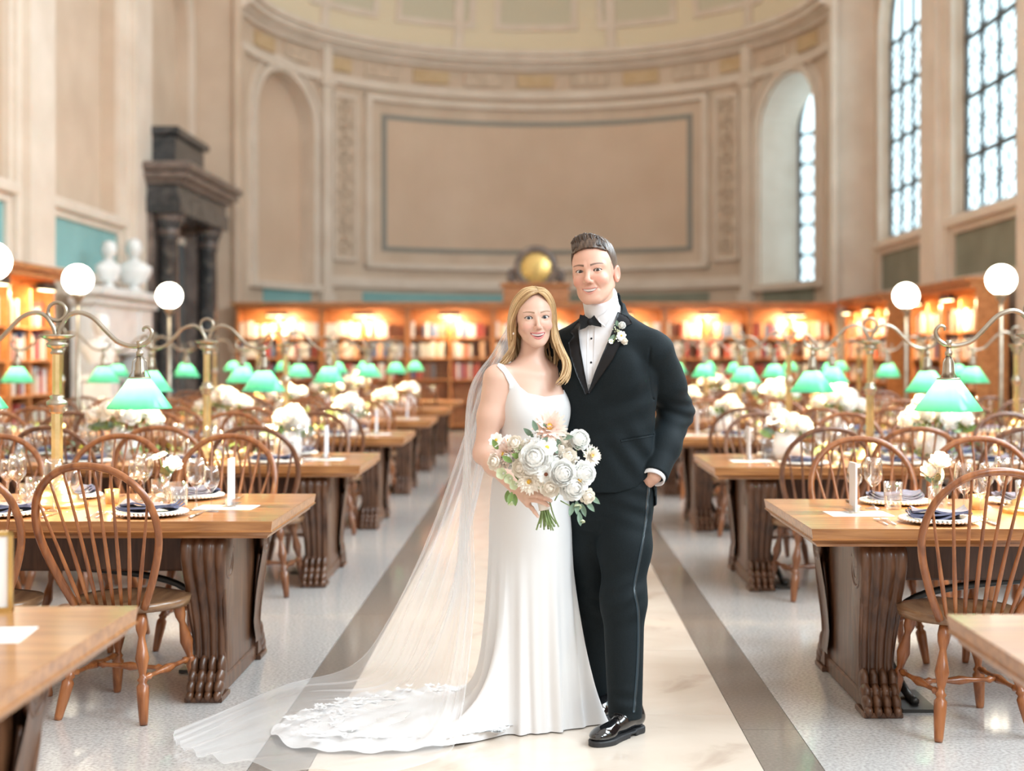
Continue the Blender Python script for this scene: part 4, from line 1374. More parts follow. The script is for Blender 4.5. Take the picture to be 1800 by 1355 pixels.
class Head:
    """eyes at local z=0, facing -y; chin at -0.113, crown at +0.115"""
    def __init__(self, origin, yaw, pitch, roll, scale, male):
        self.o = np.asarray(origin, f32); self.R = rot_zxy(yaw, pitch, roll).astype(f32); self.k = scale; self.male = male
    def loc(self, P): return ((P - self.o) @ self.R) / self.k
    def wld(self, Q): return (np.asarray(Q, float) * self.k) @ self.R.T.astype(float) + self.o
    # mouth curves (local x -> z)
    def mouth(self, x):
        m = self.male
        w = 0.0275 if m else 0.0290
        t = np.clip(np.abs(x) / w, 0, 1)
        mid = -0.0675 + (0.0075 if m else 0.0090) * t ** 2
        half = (0.0050 if m else 0.0056) * (1 - t ** 2.2)
        low = mid - half * 1.25; up = mid + half * 0.85
        return mid, up, low, w
    def ymouth(self, x):
        return -0.0885 + 9.0 * np.asarray(x) ** 2
    def sdf(self, P):
        p = self.loc(P); m = self.male
        q = p.copy(); q[:, 0] = np.abs(q[:, 0])
        d = sd_ell(p, (0, 0.012, 0.034), (0.073, 0.094, 0.080))
        d = smin(d, sd_ell(p, (0, -0.028, 0.018), (0.060, 0.062, 0.066)), 0.03)          # forehead
        d = smin(d, sd_ell(p, (0, -0.022, -0.030), (0.0605 if m else 0.0575, 0.064, 0.070)), 0.03)  # mid face
        jw = 0.049 if m else 0.041
        d = smin(d, sd_ell(p, (0, -0.040, -0.070), (jw, 0.046, 0.040)), 0.025)           # jaw
        d = smin(d, sd_cap(q, (0.052 if m else 0.046, 0.004, -0.050), (0.020 if m else 0.014, -0.066, -0.098 if m else -0.097), 0.016, 0.014), 0.022)
        d = smin(d, sd_ell(q, (0.0, -0.0735, -0.0985), (0.019 if m else 0.014, 0.014, 0.0135)), 0.016)  # chin
        d = smin(d, sd_ell(q, (0.037, -0.066, -0.033), (0.022, 0.020, 0.018)), 0.022)     # cheek lifted by the smile
        d = smin(d, sd_cap(q, (0.010, -0.0845, 0.0165), (0.046, -0.068, 0.0185), 0.0085 if m else 0.0065, 0.007), 0.016)   # brow
        # eye sockets
        d = smax(d, -sd_ell(q, (0.0315, -0.0985, -0.0015), (0.019, 0.0150, 0.0115)), 0.012)
        # nose
        nw = 1.12 if m else 0.92
        d = smin(d, sd_cap(p, (0, -0.083, 0.010), (0, -0.1075, -0.030), 0.0065 * nw, 0.0085 * nw), 0.010)
        d = smin(d, sd_ell(p, (0, -0.1085, -0.0355), (0.0100 * nw, 0.0105, 0.0085)), 0.007)
        d = smin(d, sd_ell(q, (0.0110 * nw, -0.0985, -0.0395), (0.0072, 0.0095, 0.0068)), 0.006)
        d = smax(d, -sd_ell(q, (0.0062 * nw, -0.1020, -0.0455), (0.0034, 0.0048, 0.0032)), 0.003)
        # muzzle, lips, opening
        d = smin(d, sd_ell(p, (0, -0.066, -0.068), (0.027, 0.0205, 0.021)), 0.014)
        ax = np.abs(p[:, 0])
        mid, up, low, w = self.mouth(p[:, 0])
        ym = self.ymouth(ax)
        t = np.clip(ax / w, 0, 1)
        ur = (0.0030 if m else 0.0040) * (1 - 0.65 * t ** 2); lr = (0.0040 if m else 0.0052) * (1 - 0.65 * t ** 2)
        over = np.maximum(ax - w, 0)
        dup = np.sqrt((p[:, 2] - (up + ur * 0.6)) ** 2 + (p[:, 1] - ym) ** 2 + over ** 2) - ur
        dlo = np.sqrt((p[:, 2] - (low - lr * 0.6)) ** 2 + (p[:, 1] - ym - 0.0015) ** 2 + over ** 2) - lr
        d = smin(d, np.minimum(dup, dlo), 0.004)
        op = np.maximum(np.maximum(np.abs(p[:, 2] - (up + low) / 2) - (up - low) / 2, ax - w), p[:, 1] - (ym + 0.016))
        d = smax(d, -op, 0.0015)
        # smile folds
        fold = sd_cap(q, (0.0205, -0.0905, -0.0410), (0.0345, -0.0800, -0.0640), 0.0022)
        d = smax(d, -fold, 0.006)
        # eyelids
        ec = np.array([0.0315, -0.0735, 0.0], f32); eR = 0.0128
        e = q - ec
        x = e[:, 0] / 0.0152
        uo = (0.0053 if m else 0.0065) * (1 - np.clip(x, -1, 1) ** 2) ** 0.8 + 0.0008 * x
        lo_ = -(0.0036 if m else 0.0046) * (1 - np.clip(x, -1, 1) ** 2) + 0.0008 * x
        sph = nrm(e) - (eR + 0.0016)
        alm = np.maximum(np.maximum(e[:, 2] - uo, lo_ - e[:, 2]), np.abs(e[:, 0]) - 0.0152)
        slit = np.maximum(alm, e[:, 1] + 0.002)
        d = smin(d, sph, 0.005)
        d = smax(d, -slit, 0.001)
        # ears
        ea = q - np.array([0.0755, 0.016, -0.012], f32)
        an = 0.35
        ex, ey, ez = ea[:, 0] * math.cos(an) - ea[:, 1] * math.sin(an), ea[:, 0] * math.sin(an) + ea[:, 1] * math.cos(an), ea[:, 2]
        E = np.stack([ex, ey - 0.15 * ez, ez], 1)
        ear = sd_ell(E, (0.002, 0, 0), (0.0075, 0.0175, 0.031))
        ear = smax(ear, -sd_ell(E, (0.007, -0.001, 0.003), (0.0055, 0.0105, 0.0195)), 0.003)
        d = smin(d, ear, 0.005)
        return d * self.k
    def paint(self, P, base, lip, brow, blush, liner):
        """skin colour per vertex: lips, brows, lash line and a little blush"""
        p = self.loc(P.astype(f32)); ax = np.abs(p[:, 0])
        c = np.tile(np.array(base, float), (len(P), 1))
        hd = (np.abs(p[:, 2]) < 0.125) & (p[:, 1] < 0.05) & (ax < 0.09)
        def mix(mask, col, a):
            w = (mask * a)[:, None]
            c[:] = c * (1 - w) + np.array(col) * w
        front = hd & (p[:, 1] < -0.03)
        bl = np.exp(-((ax - 0.042) / 0.018) ** 2 - ((p[:, 2] + 0.034) / 0.016) ** 2) * front
        mix(bl, blush, 0.55)
        nz = np.exp(-(ax / 0.012) ** 2 - ((p[:, 2] + 0.036) / 0.010) ** 2) * front
        mix(nz, blush, 0.30)
        mix(((ax > 0.068) & hd & (np.abs(p[:, 2] + 0.012) < 0.04)).astype(float), blush, 0.5)
        mid, up, low, w = self.mouth(p[:, 0])
        t = np.clip(ax / w, 0, 1)
        m = self.male
        uh = (0.0055 if m else 0.0072) * (1 - 0.65 * t ** 2); lh = (0.0075 if m else 0.0098) * (1 - 0.65 * t ** 2)
        inl = front & (ax < w + 0.001) & (p[:, 2] < up + uh) & (p[:, 2] > low - lh) & (p[:, 1] < -0.06)
        mix(inl.astype(float), lip, 0.62 if m else 0.9)
        deep = inl & (p[:, 1] > self.ymouth(ax) + 0.0065)
        mix(deep.astype(float), (0.12, 0.02, 0.02), 0.9)
        # brows
        bx = np.clip((ax - 0.013) / 0.040, 0, 1)
        bz = (0.0185 if self.male else 0.0195) + 0.0050 * np.sin(bx * 2.4) - 0.001 * bx
        th = (0.0036 if m else 0.0031) * (1 - 0.6 * bx)
        bm = front & (ax > 0.011) & (ax < 0.054)
        mix(bm * np.clip(1.5 - np.abs(p[:, 2] - bz) / th, 0, 1), brow, 0.9 if m else 0.9)
        # lash line
        e = np.stack([ax - 0.0315, p[:, 1] + 0.0735, p[:, 2]], 1)
        x = e[:, 0] / 0.0152
        uo = (0.0053 if m else 0.0065) * (1 - np.clip(x, -1, 1) ** 2) ** 0.8 + 0.0008 * x
        lo_ = -(0.0036 if m else 0.0046) * (1 - np.clip(x, -1, 1) ** 2) + 0.0008 * x
        near = front & (nrm(e) < 0.0175) & (np.abs(x) < 1.18)
        mix(near * np.clip(1.6 - np.abs(e[:, 2] - uo - 0.0004) / (0.0014 if m else 0.0021), 0, 1), liner, 0.92)
        mix(near * np.clip(1.4 - np.abs(e[:, 2] - lo_) / 0.0012, 0, 1), liner, 0.45)
        return c
    def eyes(self, parent, iris):
        for sx in (-1, 1):
            c = np.array([sx * 0.0315, -0.0735, 0.0])
            R = 0.0126
            # gaze towards the camera
            wc = self.wld(c[None])[0]
            g = np.array([0, 0, CAMZ]) - wc; g /= np.linalg.norm(g)
            u = np.cross(g, [0, 0, 1]); u /= np.linalg.norm(u); v = np.cross(u, g)
            def cap(a0, a1, rr, n=20, rings=5):
                P = [[wc + rr * self.k * (math.cos(a) * g + math.sin(a) * (math.cos(b) * u + math.sin(b) * v)) for b in np.linspace(0, 2 * PI, n, endpoint=False)] for a in np.linspace(a0, a1, rings)]
                return np.array(P)
            mb = MB(); mb.grid(cap(0.46, PI - 0.01, R, 20, 12), closed_v=True)
            eo = mb.build('eye', M['eye_white'], parent)
            mb = MB(); mb.grid(cap(0.22, 0.50, R * 1.004), closed_v=True); mb.build('iris', iris, eo)
            mb = MB(); mb.grid(cap(0.001, 0.24, R * 1.006), closed_v=True); mb.build('pupil', M['pupil'], eo)
    def teeth(self, parent):
        mb = MB()
        xs = np.linspace(-0.024, 0.024, 13)
        for a, b in zip(xs[:-1], xs[1:]):
            xm = (a + b) / 2
            mid, up, low, w = self.mouth(np.array([xm])); y = self.ymouth(abs(xm)) + 0.0020
            hgt = 0.0100 * (1 - 0.25 * (abs(xm) / 0.025) ** 2)
            Q = []
            for yy in (y, y + 0.003):
                for zz in (float(up[0]) + 0.002, float(up[0]) + 0.002 - hgt):
                    for xx in (a + 0.00012, b - 0.00012):
                        Q.append((xx, yy + 6.0 * (xx * xx - xm * xm), zz))
            Qw = self.wld(np.array(Q))
            mb.add(Qw, [(0, 1, 3, 2), (4, 6, 7, 5), (0, 4, 5, 1), (2, 3, 7, 6), (0, 2, 6, 4), (1, 5, 7, 3)], True)
        mb.build('teeth', M['teeth'], parent)
M['eye_white'] = mat('eye_white', (0.62, 0.58, 0.56), 0.15)
M['pupil'] = mat('pupil', (0.01, 0.01, 0.01), 0.05)
M['iris_blue'] = mat('iris_blue', (0.035, 0.055, 0.075), 0.1)
M['iris_brown'] = mat('iris_brown', (0.05, 0.032, 0.022), 0.1)
M['teeth'] = mat('teeth', (0.93, 0.91, 0.88), 0.15)
M['skin'] = attr_mat('skin', 0.42, 0.12, 0.35)
M['hair'] = attr_mat('hair', 0.38, 0.0, 0.45)

def locks(name, guides, n, parent, radius, cols, seed, jitter=0.004, wave=0.004, nseg=26, nwave=2.5, flat=(1.4, 0.6), spread=None):
    """hair locks interpolated between ordered guide curves (each (k,3) in world space)"""
    rg = np.random.default_rng(seed)
    G_ = [spline(g, nseg) for g in guides]
    Vs, Fs, Cs, off = [], [], [], 0
    k = 6
    ang = np.arange(k) * 2 * PI / k
    for i in range(n):
        w = (i + rg.uniform(0, 1)) / n * (len(G_) - 1)
        a = min(int(w), len(G_) - 2); t = w - a
        P = G_[a] * (1 - t) + G_[a + 1] * t
        s = np.linspace(0, 1, nseg)
        P = P + rg.normal(0, jitter, 3) * (0.25 + s)[:, None]
        ph = rg.uniform(0, 2 * PI) * 0.35
        am = wave * (s ** 1.3)
        P[:, 0] += am * np.sin(2 * PI * nwave * s + ph); P[:, 1] += am * np.cos(2 * PI * nwave * s + ph)
        cut = rg.uniform(0.86, 1.0)
        P = spline(P[:max(6, int(nseg * cut))], nseg)
        r = radius * rg.uniform(0.7, 1.25) * np.clip(np.minimum((s + 0.04) / 0.12, 1) * (1 - s ** 5 * 0.85), 0.08, 1)
        T = np.gradient(P, axis=0); T /= np.linalg.norm(T, axis=1)[:, None] + 1e-9
        nn = np.cross(T, np.array([0.3, 1, 0.2])); nn /= np.linalg.norm(nn, axis=1)[:, None] + 1e-9
        bb = np.cross(T, nn)
        ring = P[:, None] + r[:, None, None] * (flat[0] * np.cos(ang)[None, :, None] * nn[:, None] + flat[1] * np.sin(ang)[None, :, None] * bb[:, None])
        Vs.append(ring.reshape(-1, 3))
        q = np.arange(nseg - 1)[:, None] * k + np.arange(k)[None]
        q2 = np.arange(nseg - 1)[:, None] * k + (np.arange(k)[None] + 1) % k
        Fs.append(np.stack([q, q2, q2 + k, q + k], -1).reshape(-1, 4) + off)
        c = np.array(cols[0]) * (1 - (u := rg.uniform(0, 1))) + np.array(cols[1]) * u
        Cs.append(np.tile(c, (nseg * k, 1)))
        off += nseg * k
    return np.concatenate(Vs), np.concatenate(Fs), np.concatenate(Cs)
# ================================================================ THE BRIDE
BR = np.array([-0.010, 5.46, 0.0])
BYAW = math.radians(27)
BRm = rot_zxy(BYAW, 0, 0).astype(f32)
def b_loc(P): return (P - BR.astype(f32)) @ BRm
def b_wld(q): return np.asarray(q, float) @ BRm.T.astype(float) + BR
bhead = Head((-0.008, 5.43, 1.5825), math.radians(9), math.radians(2), math.radians(-3), 0.985, False)
b_sh = b_wld((-0.156, 0.005, 1.348)); b_el = W(851, 797, 5.41); b_wr = W(911, 861, 5.20)
b_sh2 = b_wld((0.150, 0.005, 1.352))
def b_torso(P):
    p = b_loc(P); q = p.copy(); q[:, 0] = np.abs(q[:, 0])
    d = sd_ell(p, (0, 0.0, 1.24), (0.132, 0.092, 0.175))
    d = smin(d, sd_ell(p, (0, 0.0, 1.05), (0.108, 0.084, 0.16)), 0.06)
    d = smin(d, sd_ell(p, (0, 0.01, 0.88), (0.122, 0.095, 0.17)), 0.08)
    d = smin(d, sd_ell(q, (0.058, -0.058, 1.225), (0.060, 0.046, 0.070)), 0.055)
    d = smin(d, sd_cap(q, (0.0, 0.004, 1.345), (0.145, 0.006, 1.350), 0.050, 0.044), 0.05)
    d = smin(d, sd_cap(q, (0.01, -0.052, 1.362), (0.125, -0.022, 1.380), 0.008), 0.03)
    return d
def b_neck(P):
    a = b_wld((0, 0.018, 1.345)); b = bhead.wld((0, 0.028, -0.055))
    d = sd_cap(P, a, b, 0.049, 0.046)
    q = b_loc(P); q[:, 0] = np.abs(q[:, 0])
    return smin(d, sd_cap(q, (0.0, 0.025, 1.42), (0.095, 0.02, 1.368), 0.030, 0.022), 0.04)
KN = [(926, 861, 5.125), (925, 869.5, 5.112), (926, 878, 5.112), (928, 886, 5.12)]
FG = [[KN[0], (944, 861, 5.092), (958, 865, 5.088), (969, 871, 5.100)],
      [KN[1], (944, 870, 5.086), (957, 874, 5.084), (968, 880, 5.098)],
      [KN[2], (943, 879, 5.088), (955, 883, 5.088), (964, 888, 5.100)],
      [KN[3], (935, 893, 5.105), (940, 900, 5.098), (946, 908, 5.098)]]
THB = [(916, 859, 5.185), (932, 853, 5.195), (948, 853, 5.190), (960, 857, 5.178)]
def b_hand(P):
    d = None
    wr = b_wr
    for k in KN:
        c = sd_cap(P, wr, W(*k), 0.021, 0.0125)
        d = c if d is None else smin(d, c, 0.012)
    for f_, r in zip(FG, (0.0086, 0.0090, 0.0086, 0.0074)):
        d = smin(d, chain(P, [W(*p) for p in f_], [r * 1.12, r * 1.06, r * 0.96, r * 0.78], 0.004), 0.0045)
    d = smin(d, chain(P, [W(*p) for p in THB], [0.014, 0.0115, 0.0100, 0.0085], 0.006), 0.008)
    return d
def b_arm(P):
    mid = b_sh * 0.5 + b_el * 0.5
    fm = b_el * 0.68 + b_wr * 0.32
    d = chain(P, [b_sh, mid, b_el, fm, b_wr], [0.0505, 0.0465, 0.0385, 0.0370, 0.0245], 0.03)
    return smin(d, b_hand(P), 0.012)
b_el2 = np.array([0.13, 5.70, 1.12]); b_wr2 = np.array([0.22, 5.80, 1.07])
def b_arm2(P):
    d = chain(P, [b_sh2, b_el2, b_wr2], [0.047, 0.037, 0.025], 0.03)
    w = b_wr2
    for k in range(4):
        a = w + np.array([0.08, 0.012, 0.026 - 0.018 * k]); b = a + np.array([0.045, -0.015, 0.0]); c = b + np.array([0.032, -0.025, 0])
        d = smin(d, chain(P, [w, a, b, c], [0.02, 0.010, 0.0085, 0.007], 0.006), 0.006)
    return smin(d, chain(P, [w, w + np.array([0.03, 0.0, 0.045]), w + np.array([0.065, -0.01, 0.06])], [0.015, 0.011, 0.0085], 0.006), 0.008)
def b_legs(P):
    p = b_loc(P); q = p.copy(); q[:, 0] = np.abs(q[:, 0])
    d = chain(q, [(0.062, 0.01, 0.84), (0.06, 0.0, 0.50), (0.05, 0.02, 0.13)], [0.070, 0.050, 0.034], 0.03)
    return smin(d, sd_cap(q, (0.05, 0.035, 0.10), (0.05, -0.06, 0.035), 0.032, 0.022), 0.02)
def b_body(P):
    d = smin(b_torso(P), b_neck(P), 0.035)
    d = smin(d, b_arm(P), 0.028)
    d = smin(d, b_arm2(P), 0.028)
    return smin(d, bhead.sdf(P), 0.012)
def b_lower(P): return smin(b_torso(P), b_legs(P), 0.05) + 0.002

def b_upper(P): return np.where(P[:, 2] > 0.84, b_body(P), 0.05)
v1, f1 = polygonise(b_body, (-0.30, 5.03, 0.835), (0.30, 5.93, 1.72), 0.0024)
v2, f2 = polygonise(b_lower, (-0.26, 5.25, 0.0), (0.20, 5.70, 1.2), 0.009)
skin_f = (0.70, 0.455, 0.355)
c1 = bhead.paint(v1, skin_f, (0.62, 0.20, 0.20), (0.24, 0.14, 0.075), (0.74, 0.34, 0.27), (0.055, 0.035, 0.03))
nail = np.zeros(len(v1), bool)
for f_ in FG:
    nail |= np.linalg.norm(v1 - (W(*f_[3]) + np.array([0.003, -0.0055, -0.001])), axis=1) < 0.0058
c1[nail] = (0.80, 0.62, 0.56)
bride = np_mesh('person', np.vstack([v1, v2]), np.vstack([f1, f2 + len(v1)]), M['skin'], None, np.vstack([c1, np.tile(skin_f, (len(v2), 1))]))
tag(bride, 'woman in a white wedding gown and long tulle veil, smiling, holding a bouquet', 'person')
bhead.eyes(bride, M['iris_blue'])
bhead.teeth(bride)
# pearl drop earrings
for sx in (-1, 1):
    mb = MB(); e = bhead.wld((sx * 0.081, 0.006, -0.047))
    mb.ball(e, 0.0042, 10, 8); mb.ball(e + np.array([0, -0.001, -0.0105]), (0.0062, 0.0062, 0.0072), 12, 9)
    mb.build('earring', mat('pearl', (0.88, 0.84, 0.80), 0.15), bride)

# ---- hair: long, loose, blond, parted a little to her left
def hw_(l): return bhead.wld(np.array(l))
gl = [  # image-left side, face edge first then towards the back
    hw_([(0.010, -0.074, 0.098), (-0.022, -0.083, 0.090), (-0.052, -0.066, 0.062), (-0.072, -0.036, 0.022), (-0.082, -0.012, -0.020), (-0.086, 0.004, -0.070), (-0.098, 0.006, -0.115), (-0.118, -0.004, -0.150), (-0.140, -0.012, -0.178)]),
    hw_([(0.010, -0.060, 0.106), (-0.030, -0.062, 0.104), (-0.064, -0.040, 0.070), (-0.080, -0.010, 0.022), (-0.087, 0.010, -0.030), (-0.092, 0.020, -0.085), (-0.104, 0.022, -0.130), (-0.122, 0.014, -0.165), (-0.138, 0.010, -0.195)]),
    hw_([(0.008, -0.025, 0.118), (-0.040, -0.018, 0.106), (-0.074, 0.006, 0.066), (-0.088, 0.028, 0.010), (-0.090, 0.042, -0.045), (-0.092, 0.046, -0.10), (-0.098, 0.050, -0.145), (-0.105, 0.050, -0.185), (-0.112, 0.045, -0.22)]),
    hw_([(0.006, 0.030, 0.122), (-0.036, 0.050, 0.104), (-0.066, 0.072, 0.060), (-0.076, 0.086, 0.0), (-0.076, 0.086, -0.06), (-0.074, 0.084, -0.12), (-0.072, 0.080, -0.17), (-0.07, 0.078, -0.21), (-0.07, 0.075, -0.25)]),
    hw_([(0.004, 0.070, 0.108), (-0.012, 0.094, 0.080), (-0.020, 0.108, 0.040), (-0.022, 0.112, -0.01), (-0.022, 0.108, -0.07), (-0.022, 0.102, -0.13), (-0.02, 0.098, -0.18), (-0.02, 0.094, -0.22), (-0.02, 0.09, -0.26)]),
]
gr = [
    hw_([(0.012, -0.074, 0.098), (0.032, -0.080, 0.086), (0.054, -0.064, 0.052), (0.066, -0.046, 0.010), (0.069, -0.042, -0.035), (0.070, -0.050, -0.085), (0.080, -0.064, -0.135), (0.097, -0.082, -0.185), (0.088, -0.100, -0.232), (0.056, -0.108, -0.268)]),
    hw_([(0.012, -0.060, 0.106), (0.042, -0.062, 0.096), (0.068, -0.042, 0.056), (0.080, -0.024, 0.006), (0.082, -0.022, -0.045), (0.084, -0.034, -0.095), (0.093, -0.050, -0.145), (0.106, -0.068, -0.195), (0.102, -0.090, -0.240), (0.084, -0.10, -0.272)]),
    hw_([(0.012, -0.025, 0.118), (0.048, -0.016, 0.102), (0.076, 0.008, 0.062), (0.088, 0.022, 0.006), (0.088, 0.022, -0.05), (0.092, 0.010, -0.10), (0.102, -0.012, -0.15), (0.112, -0.036, -0.19), (0.112, -0.060, -0.23), (0.10, -0.075, -0.26)]),
    hw_([(0.012, 0.030, 0.122), (0.040, 0.050, 0.104), (0.066, 0.072, 0.060), (0.076, 0.082, 0.0), (0.078, 0.080, -0.06), (0.08, 0.074, -0.11), (0.082, 0.068, -0.15), (0.084, 0.064, -0.19), (0.084, 0.06, -0.22), (0.084, 0.06, -0.25)]),
    hw_([(0.010, 0.070, 0.108), (0.020, 0.094, 0.080), (0.022, 0.108, 0.040), (0.020, 0.112, -0.01), (0.018, 0.108, -0.07), (0.016, 0.102, -0.12), (0.014, 0.098, -0.16), (0.012, 0.096, -0.2), (0.01, 0.094, -0.23), (0.01, 0.09, -0.26)]),
]
blond = ((0.30, 0.165, 0.065), (0.74, 0.52, 0.28))
hv, hf, hc = [], [], []
o_ = 0
for g, sd, n in ((gl, 11, 230), (gr, 12, 210)):
    a, b, c = locks('hair', g, n, bride, 0.0035, blond, sd, 0.0036, 0.013, 34, 1.5)
    hv.append(a); hf.append(b + o_); hc.append(c); o_ += len(a)
# solid scalp volume beneath the locks
def b_cap(P):
    p = bhead.loc(P)
    d = sd_ell(p, (0, 0.016, 0.036), (0.079, 0.097, 0.084))
    d = smin(d, sd_ell(p, (0, 0.060, -0.04), (0.066, 0.046, 0.10)), 0.03)
    line = -0.046 + 0.9 * np.maximum(0.078 - p[:, 2], 0) * (p[:, 2] > 0.0) * 0.35 + np.where(p[:, 2] < 0.03, 0.05, 0)
    cut = -(p[:, 1] + 0.052) + np.clip(0.085 - p[:, 2], 0, 0.2) * 0.75
    return smax(d, cut, 0.01) * bhead.k
a, b = polygonise(b_cap, (-0.14, 5.30, 1.38), (0.13, 5.62, 1.74), 0.004)
hv.append(a); hf.append(b + o_); hc.append(np.tile((0.40, 0.235, 0.10), (len(a), 1)))
bh = np_mesh('hair', np.concatenate(hv), np.concatenate(hf), M['hair'], bride, np.concatenate(hc))
bh['label'] = 'long loose wavy blond hair'

# ---- gown
def satin(name, col, rough=0.42):
    m = mat(name, col, rough)
    b = m.node_tree.nodes['Principled BSDF']
    b.inputs['Sheen Weight'].default_value = 0.25
    return m
M['satin'] = satin('ivory_crepe', (0.70, 0.69, 0.69))
NECK = [(886, 641), (893, 650), (901, 661), (914, 679.5), (928, 691), (957.5, 697), (990.5, 692.5), (988.5, 670), (986, 640), (996, 634), (1010, 655), (1010, 1000), (840, 1000), (860, 760), (886, 722), (888, 703), (894.5, 688), (894.5, 675), (885, 656), (873, 643), (876, 637)]
def b_bodice(P):
    d = smin(b_torso(P), b_neck(P), 0.035)
    up_ = np.clip((1.31 - P[:, 2]) * 3, 0, 1)
    d = smin(d, np.minimum(b_arm(P), b_arm2(P)) + up_, 0.028) - 0.0045
    ws = loft_sd(P, [(1.03, .136, .124, -.018, 5.48), (1.09, .133, .119, -.017, 5.478), (1.15, .122, .104, -.014, 5.472), (1.22, .112, .09, -.012, 5.468)])
    d = smin(d, ws - 0.002, 0.04)
    q = b_loc(P)
    reg = px_poly_sd(P, NECK)
    back = np.maximum(q[:, 2] - 1.30, -1)        # simple low back
    reg = np.where(q[:, 1] < 0.02, reg, np.maximum(np.minimum(back, np.abs(np.abs(q[:, 0]) - 0.10) - 0.014), q[:, 2] - 1.42))
    return np.maximum(smax(d, reg, 0.002), 1.06 - P[:, 2])
bv, bf = polygonise(b_bodice, (-0.24, 5.28, 1.02), (0.17, 5.66, 1.45), 0.003)

# skirt: rings from the waist down, running out into the train
hem = [(0.262, 5.485), (0.19, 5.43), (0.107, 5.385), (-0.026, 5.325), (-0.13, 5.315), (-0.205, 5.24), (-0.36, 5.13), (-0.56, 5.06), (-0.76, 5.06), (-0.93, 5.16), (-1.03, 5.34), (-0.98, 5.55), (-0.85, 5.76), (-0.66, 5.95), (-0.45, 6.05), (-0.22, 5.98), (0.0, 5.80), (0.15, 5.70), (0.235, 5.58)]
SCN = np.array([-0.022, 5.48])
hp = np.array(hem) - SCN
ha = np.unwrap(np.arctan2(hp[:, 1], hp[:, 0])); hr = np.hypot(hp[:, 0], hp[:, 1])
order = np.argsort(np.mod(ha, 2 * PI)); ha = np.mod(ha, 2 * PI)[order]; hr = hr[order]
nphi = 320
phi = np.linspace(0, 2 * PI, nphi, endpoint=False)
Rh = np.interp(phi, np.r_[ha - 2 * PI, ha, ha + 2 * PI], np.r_[hr, hr, hr])
ker = np.exp(-np.linspace(-2, 2, 9) ** 2); ker /= ker.sum()
Rh = np.convolve(np.r_[Rh[-4:], Rh, Rh[:4]], ker, 'valid')
ztab = [1.16, 1.10, 1.02, 0.94, 0.876, 0.80, 0.745, 0.60, 0.44, 0.30, 0.20, 0.0]
rxt = [0.130, 0.132, 0.140, 0.150, 0.156, 0.160, 0.162, 0.165, 0.172, 0.180, 0.186, 0.19]
ryt = [0.118, 0.118, 0.124, 0.132, 0.138, 0.140, 0.142, 0.143, 0.143, 0.143, 0.143, 0.143]
cxt = [-0.016, -0.018, -0.020, -0.022, -0.022, -0.022, -0.022, -0.022, -0.020, -0.018, -0.016, -0.01]
zs = np.r_[np.linspace(1.13, 0.30, 60), np.geomspace(0.295, 0.0045, 52)]
rows = []
train = np.clip((Rh - 0.32) / 0.4, 0, 1)
nz = rng.normal(0, 1, 6)
for z in zs:
    rx = np.interp(-z, [-a for a in ztab], rxt); ry = np.interp(-z, [-a for a in ztab], ryt); cx = np.interp(-z, [-a for a in ztab], cxt)
    rb = 1 / np.sqrt((np.cos(phi) / rx) ** 2 + (np.sin(phi) / ry) ** 2)
    h = 0.20 * (1 - train) + 0.052 * train
    w = np.exp(-(z - 0.0045) / h)
    w = w * smoothstep(0.75, 0.4, z)
    r = rb + (Rh - rb) * w
    amp = 0.012 * smoothstep(0.8, 0.0, z)
    fold = np.sin(phi * 13 + 0.6) * 0.6 + np.sin(phi * 21 + 2.0) * 0.4 + 0.5 * np.sin(phi * 7 + 1)
    r = r + amp * fold * (1 + 1.2 * train * (1 - w))
    r = r * (1 - 0.07 * smoothstep(1.075, 1.12, z))
    x = cx + SCN[0] + 0.022 + r * np.cos(phi); y = SCN[1] + r * np.sin(phi)
    zz = np.full(nphi, z)
    fl_ = np.clip((r - 0.3) / 0.3, 0, 1)
    zz = zz + fl_ * 0.011 * (1 + np.sin(r * 38 + phi * 9) * np.sin(phi * 31 + r * 6))
    rows.append(np.stack([x, y, zz], 1))
rows = np.array(rows)
nr = len(rows)
ii, jj = np.meshgrid(np.arange(nr - 1), np.arange(nphi), indexing='ij')
q4 = np.stack([ii * nphi + jj, (ii + 1) * nphi + jj, (ii + 1) * nphi + (jj + 1) % nphi, ii * nphi + (jj + 1) % nphi], -1).reshape(-1, 4)
dress = np_mesh('gown', rows.reshape(-1, 3), q4[:, ::-1], M['satin'], bride)
np_mesh('bodice', bv, bf, M['satin'], dress)
# sheer lace side panel beneath the arm
M['lace'] = mat('lace_net', (0.80, 0.74, 0.70), 0.8)
# petals and lace flowers scattered over the train
ap = MB()
for k in range(330):
    a = rng.uniform(2.75, 4.25) if k % 5 else rng.uniform(2.2, 2.9)
    Rm = float(np.interp(a, phi, Rh))
    r = 0.30 + (Rm - 0.34) * rng.uniform(0.15, 0.99)
    x, y = SCN[0] + r * math.cos(a), SCN[1] + r * math.sin(a)
    if y < 5.16 and x > -0.72: continue
    n = int(rng.integers(3, 6)); s = rng.uniform(0.013, 0.027); b0 = rng.uniform(0, 6)
    for j in range(n):
        b = b0 + 2 * PI * j / n
        u = np.array([math.cos(b), math.sin(b), 0]); v = np.array([-u[1], u[0], 0])
        c = np.array([x, y, 0.031])
        ap.add([c, c + u * s * 0.6 + v * s * 0.42 + (0, 0, .004), c + u * s * 1.15 + (0, 0, .007), c + u * s * 0.6 - v * s * 0.42 + (0, 0, .004)], [(0, 1, 2, 3)])
M['lace_white'] = mat('lace_white', (0.86, 0.86, 0.86), 0.6)
apo = ap.build('lace_petals', M['lace_white'], dress); tag(apo, kind='stuff')

